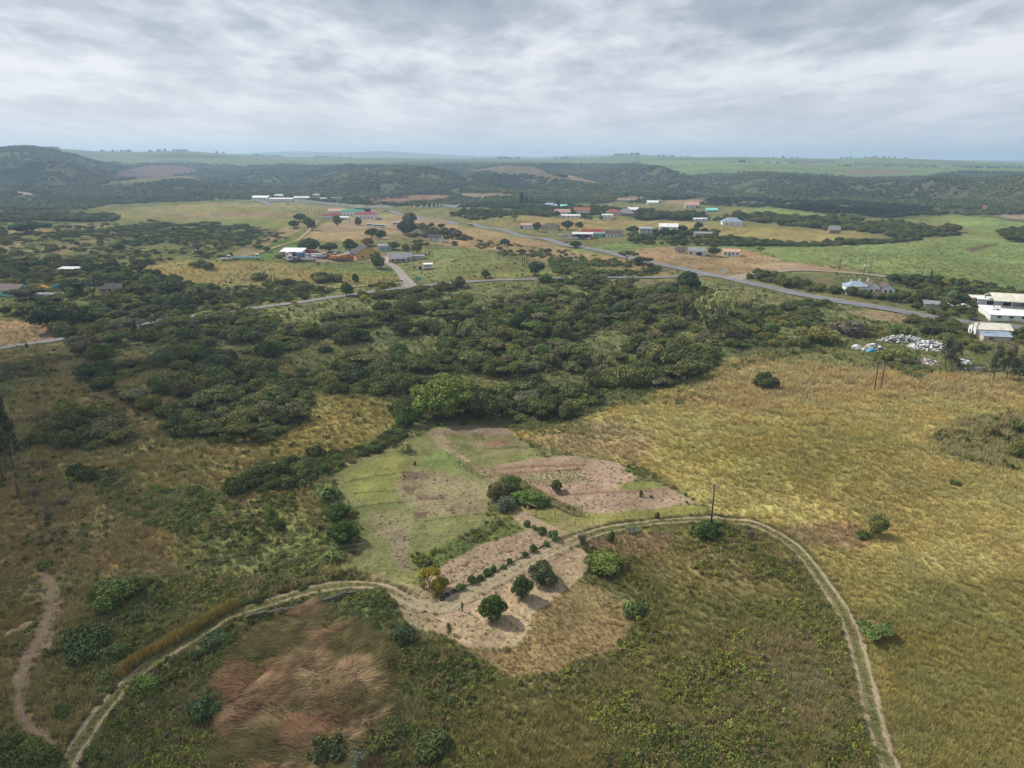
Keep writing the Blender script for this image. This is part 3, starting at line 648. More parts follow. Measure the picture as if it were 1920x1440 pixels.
ribbon('farm_track', SLOPE, 3.6, .36, track_mat('slope_track_soil', (.33, .24, .15), (.28, .2, .11), .5, .3), .2)
GULLY = px_path([(70, 1068), (98, 1100), (92, 1140), (80, 1180), (60, 1225), (38, 1285), (32, 1318), (60, 1365), (108, 1398)], .8)
ribbon('footpath', GULLY, .5, .03, track_mat('eroded_path_soil', (.235, .178, .122), (.20, .15, .10), .4, .4), .6, 9, lambda t: .5 + .5 * np.sin(t * 23) ** 2 * np.sin(t * 3.1))
# ------------------------------------------------------------------ plant prototypes (mesh data only)
M_LEAF = leafmat('leaf'); M_STUFF = stuffmat('scatter_leaf'); M_BLADE = stuffmat('grass_blade', .12, .62)
M_REED = stuffmat('reed_blade', .1, .45)
M_BARK = plain('bark', (.13, .10, .075), .9, .35, 3); M_PALEBARK = plain('pale_bark', (.26, .21, .16), .9, .3, 3)

def unit(v): return v / (np.linalg.norm(v, axis=-1, keepdims=True) + 1e-9)

def cards(P, Nr, size, rng, jit=.75, aspect=1.5):
    """one pointed leaf clump (a diamond) at each point"""
    n = len(P); nn = unit(Nr + jit * rng.normal(size=(n, 3)))
    t = unit(np.cross(nn, rng.normal(size=(n, 3)))); b = np.cross(nn, t)
    s = (size * rng.uniform(.6, 1.4, n))[:, None]
    V = np.stack([P - t * s * aspect * .5, P - b * s * .5 + nn * s * .12, P + t * s * aspect * .5, P + b * s * .5 + nn * s * .12], 1)
    return V.reshape(-1, 3), np.arange(n * 4).reshape(n, 4)

def lobes_cloud(lobes, n, size, rng, jit=.75, shell=.35, zmin=.03, keep=.8):
    """leaf clumps over the outside of overlapping lobes: (x,y,z,rx,ry,rz)"""
    L_ = np.array(lobes, float)
    area = (L_[:, 3] * L_[:, 4] + L_[:, 3] * L_[:, 5]) ; pr = area / area.sum()
    P = []; Nn = []; lv = []; tone = rng.uniform(.82, 1.2, len(L_))
    got = 0
    while got < n:
        k = rng.choice(len(L_), 3 * n, p=pr)
        d = unit(rng.normal(size=(len(k), 3)))
        r = 1 - shell * rng.random(len(k)) ** 2 + rng.normal(size=len(k)) * .085
        p = L_[k, :3] + d * L_[k, 3:] * r[:, None]
        inside = np.zeros(len(k), bool)
        for j in range(len(L_)):
            q = (((p - L_[j, :3]) / L_[j, 3:]) ** 2).sum(1) < keep ** 2
            inside |= q & (k != j)
        ok = (p[:, 2] > zmin) & ~inside & (rng.random(len(k)) < np.clip(.45 + .75 * d[:, 2] + .25, .2, 1))
        P.append(p[ok]); Nn.append(d[ok] / L_[k[ok], 3:] * L_[k[ok], 3:].mean(1, keepdims=True)); lv.append(tone[k[ok]])
        got += ok.sum()
    P = np.concatenate(P)[:n]; Nn = unit(np.concatenate(Nn)[:n]); lv = np.concatenate(lv)[:n]
    V, Fq = cards(P, Nn, size, rng, jit)
    b = lv * rng.uniform(.72, 1.32, n); y = rng.normal(0, .10, n)
    c = np.stack([b * (1 + y), b, b * (1 - y)], 1)
    return V, Fq, c

def dome_lobes(rng, n, R=1.0, H=1.0, lr=(.34, .52), flat=.8, z0=.25):
    out = [(0, 0, H * .45, R * .62, R * .62, H * .5)]
    for k in range(n):
        a = rng.uniform(0, 2 * math.pi); q = math.sqrt(rng.random()) * .78
        r = rng.uniform(*lr) * R
        z = z0 * H + (H * .95 - z0 * H) * math.sqrt(max(0, 1 - q * q)) * rng.uniform(.45, 1.0) - r * flat * .5
        out.append((q * R * math.cos(a), q * R * math.sin(a), max(z, r * .25), r, r, r * flat))
    return out

PROTO = {}
def mk(name, V, Fq, lv, mat=None):
    me = np_mesh(name, V, Fq, mat or M_LEAF, lv); PROTO[name] = me; return me

def build_plants():
    g = np.random.default_rng(5)
    for i in range(6):      # rounded bush, radius 1, height about 1.25
        mk(f'bush_{i}', *lobes_cloud(dome_lobes(g, 9 + i, 1, 1.25 - .08 * (i % 3)), 2400, .108, g, .8, .45))
    for i in range(3):      # rough low shrub
        mk(f'shrub_{i}', *lobes_cloud(dome_lobes(g, 8, 1, .8, (.25, .42), .8, .1), 1500, .12, g, .9, .8, .02, .6))
    for i in range(3):      # dense round fruit tree
        lob = dome_lobes(g, 24, 1, 1.7, (.20, .36), .9, .2)
        mk(f'mango_{i}', *lobes_cloud(lob, 6500, .078, g, .75, .4, .12))
    for i in range(3):      # broadleaf tree, trunk shown below
        lob = [(x, y, z + .3, a, b, c) for (x, y, z, a, b, c) in dome_lobes(g, 13 + i, 1, 1.35, (.30, .48), .75, .15)]
        mk(f'tree_{i}', *lobes_cloud(lob, 3000, .105, g, .75, .4, .1))
    for i in range(4):      # thorn tree: flat spreading crown of thin layers
        lob = []
        for k in range(11):
            a = g.uniform(0, 6.28); q = math.sqrt(g.random()) * .8; r = g.uniform(.28, .42)
            lob.append((q * math.cos(a), q * math.sin(a), 1.12 - .34 * q * q + g.uniform(-.08, .08), r, r, r * .40))
        mk(f'thorn_{i}', *lobes_cloud(lob, 1900, .10, g, .8, .6, .3, .6))
    for i in range(2):      # far crown, few clumps
        mk(f'far_{i}', *lobes_cloud(dome_lobes(g, 6, 1, 1.25), 90, .50, g, .6, .3), mat=M_STUFF)
    lob = []                # the one big tree
    for k in range(46):
        a = g.uniform(0, 6.28); q = math.sqrt(g.random()) * .86; r = g.uniform(.17, .30)
        z = .30 + 1.05 * math.sqrt(max(0, 1 - q * q)) * g.uniform(.3, 1.0)
        lob.append((q * math.cos(a), q * math.sin(a), z, r, r, r * .85))
    lob.append((0, 0, .75, .68, .68, .55))
    mk('big_tree', *lobes_cloud(lob, 11000, .062, g, .6, .3, .1))
    for i in range(2):      # casuarina: tall ragged plumes
        lob = []
        for k in range(26):
            z = g.uniform(.22, 1.0); q = (1.05 - z) * .30 + .05; a = g.uniform(0, 6.28); r = g.uniform(.07, .13)
            lob.append((q * math.cos(a) * g.uniform(.4, 1.2), q * math.sin(a) * g.uniform(.4, 1.2), z, r, r, r * 1.5))
        mk(f'casuarina_{i}', *lobes_cloud(lob, 1700, .036, g, .9, .9, .12, .3))
    lob = [(0, 0, z, .105 * (1 - abs(z - .4) ** 2 * 1.4), .105 * (1 - abs(z - .4) ** 2 * 1.4), .13) for z in np.linspace(.1, .92, 9)]
    mk('cypress', *lobes_cloud(lob, 900, .05, g, .6, .3))
    lob = []                # tiered conifer
    for t in np.linspace(.18, .95, 9):
        R = .30 * (1.03 - t) + .02
        for k in range(6):
            a = k * 1.047 + t * 9; lob.append((R * .62 * math.cos(a), R * .62 * math.sin(a), t, R * .5, R * .5, .028))
    lob.append((0, 0, .97, .02, .02, .06))
    mk('tiered', *lobes_cloud(lob, 1300, .045, g, .5, .4, .05, .3))
    # bamboo / tall cane clump: arching feathery plumes
    P = []; Nn = []
    for k in range(46):
        a = g.uniform(0, 6.28); o = g.uniform(.1, .75); h = g.uniform(.65, 1.15)
        for t in np.linspace(.25, 1, 34):
            P.append((o * (.25 + t ** 1.8) * math.cos(a), o * (.25 + t ** 1.8) * math.sin(a), h * (t - .22 * o * t ** 3)))
    P = np.array(P) + g.normal(0, .035, (len(P), 3)); Nn = np.tile([0, 0, 1.0], (len(P), 1))
    V, Fq = cards(P, Nn, .085, g, 1.0, 2.6)
    mk('bamboo', V, Fq, np.repeat(g.uniform(.7, 1.3, (len(P), 1)), 3, 1))
    # banana clump: long paddle leaves arching from several stems
    V = []; Fq = []; lv = []
    for k in range(46):
        a = g.uniform(0, 6.28); s0 = g.uniform(0, .45); b0 = g.uniform(0, 6.28)
        base = np.array([s0 * math.cos(b0), s0 * math.sin(b0), g.uniform(.25, .62)]); ln = g.uniform(.55, .85); up = g.uniform(.35, 1.15)
        d = np.array([math.cos(a), math.sin(a), 0]); sd_ = np.array([-math.sin(a), math.cos(a), 0])
        n0 = len(V)
        for t in np.linspace(0, 1, 7):
            c = base + d * ln * t * (1 - .25 * up * (1 - t)) + np.array([0, 0, up * .7 * t - .75 * t * t])
            wd = .10 * math.sin(math.pi * min(1, .12 + t * .86)) ** .7
            V += [c - sd_ * wd + [0, 0, .03], c, c + sd_ * wd + [0, 0, .03]]
        tone = g.uniform(.7, 1.35); yel = 1.6 if g.random() < .14 else 1.0
        for t in range(6):
            for j in range(2):
                q = n0 + t * 3 + j; Fq.append((q, q + 1, q + 4, q + 3)); lv.append((tone * yel, tone, tone * (.8 if yel > 1 else 1)))
    mk('banana', np.array(V), np.array(Fq), np.array(lv))
    # palm crown
    V = []; Fq = []; lv = []
    for k in range(20):
        a = k * 2.4; up = g.uniform(-.1, .9); d = np.array([math.cos(a), math.sin(a), 0]); sd_ = np.array([-math.sin(a), math.cos(a), 0]); n0 = len(V)
        for t in np.linspace(0, 1, 7):
            c = d * .95 * t * (1 - .2 * up) + np.array([0, 0, up * .8 * t - .85 * t * t]); wd = .10 * math.sin(math.pi * (.1 + .85 * t))
            V += [c - sd_ * wd - [0, 0, .06], c, c + sd_ * wd - [0, 0, .06]]
        for t in range(6):
            for j in range(2):
                q = n0 + t * 3 + j; Fq.append((q, q + 1, q + 4, q + 3)); lv.append([g.uniform(.7, 1.3)] * 3)
    mk('palm', np.array(V), np.array(Fq), np.array(lv))
    # trunks (unit height 1)
    def trunk(seed, limbs, h, spread, r, top):
        q = random.Random(seed); m = MB()
        m.tube([(0, 0, -.12), (.01, .01, h * .5), (.02, -.01, h)], [r * 1.4, r, r * .8], 7)
        for k in range(limbs):
            a = 6.283 * k / limbs + q.uniform(-.4, .4); s = spread * q.uniform(.6, 1)
            m.tube([(.01, 0, h * q.uniform(.6, .95)), (s * .45 * math.cos(a), s * .45 * math.sin(a), h + (top - h) * .5), (s * math.cos(a), s * math.sin(a), top * q.uniform(.85, 1))], [r * .6, r * .42, r * .15], 5)
        me = bpy.data.meshes.new('trunk'); me.from_pydata(m.v, [], m.f); me.materials.append(M_BARK)
        for p in me.polygons: p.use_smooth = True
        return me
    PROTO['trunk_tree'] = trunk(1, 6, .5, .6, .055, 1.25)
    PROTO['trunk_thorn'] = trunk(2, 8, .45, .75, .045, 1.05)
    PROTO['trunk_mango'] = trunk(3, 4, .35, .35, .06, 1.0)
    PROTO['trunk_big'] = trunk(4, 8, .35, .7, .05, 1.0)
    PROTO['trunk_tall'] = trunk(5, 5, .9, .12, .016, .95)
    PROTO['trunk_short'] = trunk(6, 7, .18, .6, .03, .75)
    PROTO['stems_bush'] = trunk(7, 7, .12, .55, .035, .75)
    # bare shrub: many thin twigs
    q = random.Random(9); m = MB()
    for k in range(70):
        a = q.uniform(0, 6.283); o = q.uniform(.1, .8); h = q.uniform(.5, 1)
        p1 = (o * .45 * math.cos(a), o * .45 * math.sin(a), h * .55); p2 = (o * math.cos(a + q.uniform(-.3, .3)), o * math.sin(a), h)
        m.tube([(o * .1 * math.cos(a), o * .1 * math.sin(a), 0), p1, p2], [.022, .014, .006], 4, False)
        for j in range(3):
            b = a + q.uniform(-1.2, 1.2); m.tube([p1, (p1[0] + .25 * math.cos(b), p1[1] + .25 * math.sin(b), p1[2] + q.uniform(.05, .3))], [.010, .004], 3, False)
    me = bpy.data.meshes.new('twigs'); me.from_pydata(m.v, [], m.f); me.materials.append(plain('dry_twigs', (.24, .20, .16), .9, .3, 3)); PROTO['twigs'] = me
    # --- grass and weeds for the scattered stuff
    def blades(n, h, lean, w, rad, rng, flop=0.0, direc=None, seg=3):
        V = []; Fq = []; lv = []
        for k in range(n):
            a = rng.uniform(0, 6.283); r0 = rad * math.sqrt(rng.random())
            b = np.array([r0 * math.cos(a), r0 * math.sin(a), -.03]); hh = h * rng.uniform(.55, 1.15)
            az = a + rng.normal(0, .8) if direc is None else direc + rng.normal(0, .38)
            ln = lean * rng.uniform(.3, 1.3); d = np.array([math.cos(az), math.sin(az), 0]); s = np.array([-math.sin(az), math.cos(az), 0]) if rng.random() < .6 else np.array([math.cos(az), math.sin(az), 0]) * .6 + np.array([0, 0, .3])
            n0 = len(V)
            for i, t in enumerate(np.linspace(0, 1, seg + 1)):
                c = b + d * ln * hh * t ** 1.6 + np.array([0, 0, hh * (t - flop * t * t)])
                ww = w * (1 - .75 * t) * rng.uniform(.8, 1.2)
                V += [c - s * ww, c + s * ww]
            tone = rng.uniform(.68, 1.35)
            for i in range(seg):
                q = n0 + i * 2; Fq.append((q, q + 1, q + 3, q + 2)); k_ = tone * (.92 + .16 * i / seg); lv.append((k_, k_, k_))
        return np.array(V), np.array(Fq), np.array(lv)
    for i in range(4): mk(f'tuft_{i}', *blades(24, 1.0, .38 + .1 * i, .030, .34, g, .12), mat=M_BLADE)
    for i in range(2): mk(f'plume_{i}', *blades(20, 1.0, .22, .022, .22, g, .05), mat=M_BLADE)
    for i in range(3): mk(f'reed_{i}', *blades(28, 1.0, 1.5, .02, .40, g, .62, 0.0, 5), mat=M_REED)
    for i in range(4):
        lob = dome_lobes(g, 6, 1, 1.2, (.22, .38), .9, .15)
        mk(f'weed_{i}', *lobes_cloud(lob, 120, .30, g, .9, .9, .02, .3), mat=M_STUFF)
    for i in range(2):
        P = np.stack([g.normal(0, .35, 60), g.normal(0, .35, 60), g.uniform(.1, 1.1, 60)], 1)
        V, Fq = cards(P, np.tile([0, 0, 1.0], (60, 1)), .22, g, .9, 1.8); mk(f'herb_{i}', V, Fq, np.repeat(g.uniform(.7, 1.3, (60, 1)), 3, 1), M_STUFF)
build_plants()

# ------------------------------------------------------------------ one plant as a thing with its parts
def plant(name, loc, scale, crown, col, trunk=None, rz=None, label=None, cat=None, group=None, crown_name='crown', trunk_name='trunk', tsc=None):
    if rz is None: rz = random.uniform(0, 6.283)
    if trunk is None:
        o = bpy.data.objects.new(name, PROTO[crown]); link(o); o.location = loc; o.scale = scale; o.rotation_euler = (0, 0, rz); o.color = (*col, 1)
        tag(o, label, cat, group); return o
    r = empty(name, loc, rz); r.scale = scale; tag(r, label, cat, group)
    t = bpy.data.objects.new(trunk_name, PROTO[trunk]); link(t, r)
    c = bpy.data.objects.new(crown_name, PROTO[crown]); link(c, r); c.color = (*col, 1)
    return r

def jit(col, s=.15):
    b = random.uniform(1 - s, 1 + s); y = random.gauss(0, s * .28)
    return (max(.004, col[0] * b * (1 + y)), max(.004, col[1] * b), max(.004, col[2] * b * (1 - y)))

# ------------------------------------------------------------------ stuff: instances on points
def scatter(name, protos, P, idx, rot, scl, col, label=None):
    me = bpy.data.meshes.new(name); me.vertices.add(len(P)); me.vertices.foreach_set('co', np.asarray(P, np.float32).ravel())
    def at(n, typ, key, val):
        a = me.attributes.new(n, typ, 'POINT'); a.data.foreach_set(key, np.ascontiguousarray(val).ravel())
    at('pick', 'INT', 'value', np.asarray(idx, np.int32)); at('turn', 'FLOAT_VECTOR', 'vector', np.asarray(rot, np.float32)); at('size', 'FLOAT_VECTOR', 'vector', np.asarray(scl, np.float32))
    c4 = np.ones((len(P), 4), np.float32); c4[:, :3] = np.clip(col, .004, 1); at('icol', 'FLOAT_COLOR', 'color', c4)
    cl = bpy.data.collections.new(name + '_kinds')
    for i, p in enumerate(protos):
        po = bpy.data.objects.new(f'{name}_{i:02d}', PROTO[p]); cl.objects.link(po)
    ng = bpy.data.node_groups.new(name, 'GeometryNodeTree')
    ng.interface.new_socket('Geometry', in_out='INPUT', socket_type='NodeSocketGeometry'); ng.interface.new_socket('Geometry', in_out='OUTPUT', socket_type='NodeSocketGeometry')
    N = ng.nodes; L = ng.links
    gi = N.new('NodeGroupInput'); go = N.new('NodeGroupOutput'); mp = N.new('GeometryNodeMeshToPoints'); io = N.new('GeometryNodeInstanceOnPoints'); ci = N.new('GeometryNodeCollectionInfo')
    ci.inputs['Collection'].default_value = cl; ci.inputs['Separate Children'].default_value = True; ci.inputs['Reset Children'].default_value = True
    def na(n, typ):
        k = N.new('GeometryNodeInputNamedAttribute'); k.data_type = typ; k.inputs['Name'].default_value = n; return k.outputs['Attribute']
    L.new(gi.outputs[0], mp.inputs[0]); L.new(mp.outputs[0], io.inputs['Points']); L.new(ci.outputs[0], io.inputs['Instance'])
    io.inputs['Pick Instance'].default_value = True
    L.new(na('pick', 'INT'), io.inputs['Instance Index'])
    e2r = N.new('FunctionNodeEulerToRotation'); L.new(na('turn', 'FLOAT_VECTOR'), e2r.inputs[0]); L.new(e2r.outputs[0], io.inputs['Rotation'])
    L.new(na('size', 'FLOAT_VECTOR'), io.inputs['Scale']); L.new(io.outputs[0], go.inputs[0])
    ob = link(bpy.data.objects.new(name, me)); md = ob.modifiers.new('scatter', 'NODES'); md.node_group = ng
    tag(ob, label, kind='stuff'); return ob
# ------------------------------------------------------------------ grass, weeds and reeds
ROADS = [(TRACK, 1.45), (GATE_PATH, 1.3), (GULLY, .9), (SIDE, 4.2), (MAIN, 6), (BRANCH, 5), (DRIVE, 4), (FARM, 2.6)]
def road_clear(x, y):
    ok = np.ones(len(x), bool)
    for P, w in ROADS:
        for a in range(0, len(x), 20000):
            s = slice(a, a + 20000)
            q = P[::2]
            near = (x[s] > q[:, 0].min() - w) & (x[s] < q[:, 0].max() + w) & (y[s] > q[:, 1].min() - w) & (y[s] < q[:, 1].max() + w)
            if not near.any(): continue
            xi = x[s][near]; yi = y[s][near]
            d = np.full(len(xi), 1e9)
            for k in range(0, len(q), 60):
                qq = q[k:k + 60]; d = np.minimum(d, ((xi[:, None] - qq[None, :, 0]) ** 2 + (yi[:, None] - qq[None, :, 1]) ** 2).min(1))
            t = ok[s]; t[near] &= d > w * w; ok[s] = t
    return ok

def build_grass():
    g = np.random.default_rng(21)
    n = 190000
    u = g.uniform(-160, 2080, n); v = 1500 - (1500 - 455) * g.random(n) ** 1.0
    al = PITCH + np.arctan((v - 720) / F)
    y = CZ / np.tan(al); x = (u - 960) / F * (y * CP + CZ * SP)
    z = ground_z(x, y)
    c = cover(x, y, z)
    clump = fbm(x / 5.5, y / 5.5, 91, 3)
    ok = (g.random(n) < c[:, 3] * (.45 + .9 * clump)) & road_clear(x, y)
    x, y, z, c = x[ok], y[ok], z[ok], c[ok]; n = len(x)
    dist = np.sqrt(x * x + y * y + 3600)
    far = np.clip(dist / 150, .8, 2.4)
    h = c[:, 4] * (.75 + .7 * fbm(x / 9, y / 9, 17, 3)) * g.uniform(.7, 1.25, n) * np.clip(far, .9, 1.5)
    wd = h * g.uniform(.8, 1.3, n) * np.clip(far, .9, 1.7)
    col = c[:, :3] * g.uniform(.86, 1.18, n)[:, None] * 1.5
    hue = fbm(x / 7, y / 7, 33, 3) - .5
    col *= np.stack([1 + hue * .28, 1 + hue * 0, 1 - hue * .2], 1)
    pick = g.integers(0, 4, n); pick = np.where(g.random(n) < .22, 4 + g.integers(0, 2, n), pick)
    rot = np.stack([g.normal(0, .1, n), g.normal(0, .1, n), g.uniform(0, 6.283, n)], 1)
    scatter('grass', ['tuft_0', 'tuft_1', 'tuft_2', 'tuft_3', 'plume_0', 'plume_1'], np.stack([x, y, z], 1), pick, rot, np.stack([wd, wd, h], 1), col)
    # weeds: leafy green clumps
    n = 150000
    u = g.uniform(-160, 2080, n); v = 1500 - (1500 - 470) * g.random(n)
    al = PITCH + np.arctan((v - 720) / F); y = CZ / np.tan(al); x = (u - 960) / F * (y * CP + CZ * SP); z = ground_z(x, y); c = cover(x, y, z)
    clump = fbm(x / 6, y / 6, 44, 4); big = fbm(x / 22, y / 22, 45, 3)
    ok = (c[:, 5] > .07) & (g.random(n) < c[:, 5] * np.clip((clump - .34) * 4.2, 0, 1.2) * np.clip(big * 2.1 - .15, .15, 1.2)) & road_clear(x, y)
    x, y, z, c, clump = x[ok], y[ok], z[ok], c[ok], clump[ok]; n = len(x)
    far = np.clip(np.sqrt(x * x + y * y + 3600) / 130, .8, 2.2)
    s = g.uniform(.22, .55, n) * (.6 + .9 * clump) * np.clip(far, .9, 1.6)
    tone = fbm(x / 11, y / 11, 61, 3)
    A = np.array([.095, .125, .036]); B = np.array([.225, .235, .058]); C_ = np.array([.21, .165, .085])
    k = np.clip((tone - .35) * 3 + g.normal(0, .3, n), 0, 1)[:, None]
    col = A + (B - A) * k
    dead = g.random(n) < .2; col[dead] = C_
    col *= g.uniform(.7, 1.3, n)[:, None]
    scatter('weeds', ['weed_0', 'weed_1', 'weed_2', 'weed_3', 'herb_0', 'herb_1'], np.stack([x, y, z], 1), g.integers(0, 6, n),
            np.stack([g.normal(0, .12, n), g.normal(0, .12, n), g.uniform(0, 6.28, n)], 1), np.stack([s, s, s * g.uniform(.7, 1.5, n)], 1), col)
    # the flattened bed of brown reeds
    P = np.array([(440, 1215), (520, 1165), (560, 1150), (640, 1165), (690, 1180), (730, 1230), (715, 1330), (690, 1400), (640, 1440), (600, 1560), (450, 1560), (415, 1400), (428, 1290)], float)
    n = 84000
    u = g.uniform(395, 760, n); v = g.uniform(1130, 1570, n)
    d = sdist(u + (fbm(u / 40, v / 40, 3, 3) - .5) * 80, v + (fbm(u / 40, v / 40, 13, 3) - .5) * 50, P); ok = g.random(n) < sstep(-8, 14, d) * .8
    u, v = u[ok], v[ok]; n = len(u)
    al = PITCH + np.arctan((v - 720) / F); y = CZ / np.tan(al); x = (u - 960) / F * (y * CP + CZ * SP); z = ground_z(x, y)
    flow = (fbm(x / 10, y / 6, 12, 2) - .5) * 2.6 + (fbm(x / 2.5, y / 2.5, 19, 2) - .5) * 1.6 + .15 + np.where(fbm(x / 7, y / 4, 29, 2) > .5, math.pi, 0)
    mound = fbm(x / 6, y / 6, 27, 3)
    gap = fbm(x / 5.5, y / 2.6, 97, 3); keep = (gap < .53) | (g.random(n) < .12); x, y, z, flow, mound, u = x[keep], y[keep], z[keep], flow[keep], mound[keep], u[keep]; n = len(x)
    z = z + np.clip(mound - .35, 0, 1) * 2.2
    t = fbm(x / 7, y / 7, 66, 3); red = .9 * sstep(680, 450, u + (t - .5) * 420)[:, None]
    straw = np.array([.30, .215, .120]); brown = np.array([.20, .105, .06]); olive = np.array([.115, .105, .042])
    col = straw + (brown - straw) * red
    k = (sstep(.47, .62, fbm(x / 5, y / 5, 83, 3)))[:, None]; col = col + (olive - col) * k * .9
    col = col * g.uniform(.35, 1.5, n)[:, None] * 1.2
    s = g.uniform(.60, 1.30, n)
    scatter('reeds', ['reed_0', 'reed_1', 'reed_2'], np.stack([x, y, z], 1), g.integers(0, 3, n), np.stack([g.normal(0, .15, n), g.normal(0, .15, n), flow + g.normal(0, .25, n)], 1), np.stack([s, s, s * .75], 1), col)
build_grass()
def track_grass():
    """low grass along the crown and edges of the dirt track"""
    g = np.random.default_rng(40); n = 9000; k = g.integers(1, len(TRACK) - 1, n); d = TRACK[k + 1 - (k == len(TRACK) - 1)] - TRACK[k - 1]; d /= np.linalg.norm(d, axis=1)[:, None] + 1e-9
    off = np.where(g.random(n) < .55, g.normal(0, .26, n), np.sign(g.random(n) - .5) * g.uniform(1.15, 1.9, n)); keep = g.random(n) > BARE[k] * .85
    X = TRACK[k] + np.stack([-d[:, 1], d[:, 0]], 1) * off[:, None] + d * g.uniform(-.5, .5, (n, 1)); X = X[keep]; off = off[keep]; n = len(X); h = np.where(np.abs(off) > 1, g.uniform(.15, .55, n), g.uniform(.08, .26, n))
    c = cover(X[:, 0], X[:, 1])[:, :3] * .5 + np.array([.17, .165, .06]) * .7
    scatter('track_grass', ['tuft_0', 'tuft_1', 'tuft_2'], np.stack([X[:, 0], X[:, 1], ground_z(X[:, 0], X[:, 1]) + .03], 1), g.integers(0, 3, n), np.stack([0 * h, 0 * h, g.uniform(0, 6.28, n)], 1), np.stack([h * 1.2 + .1, h * 1.2 + .1, h], 1), c * g.uniform(.75, 1.4, (n, 1)))
track_grass()
# ------------------------------------------------------------------ the bush country: scattered trees and bushes
C_DARK = (.100, .122, .042); C_OLIVE = (.165, .172, .058); C_GREY = (.178, .168, .088); C_BRIGHT = (.150, .195, .055); C_MID = (.145, .172, .054); C_YEL = (.27, .25, .065)
TONES = {'dark green': C_DARK, 'olive': C_OLIVE, 'greyish': C_GREY, 'bright green': C_BRIGHT, 'mid green': C_MID, 'yellowish': C_YEL}
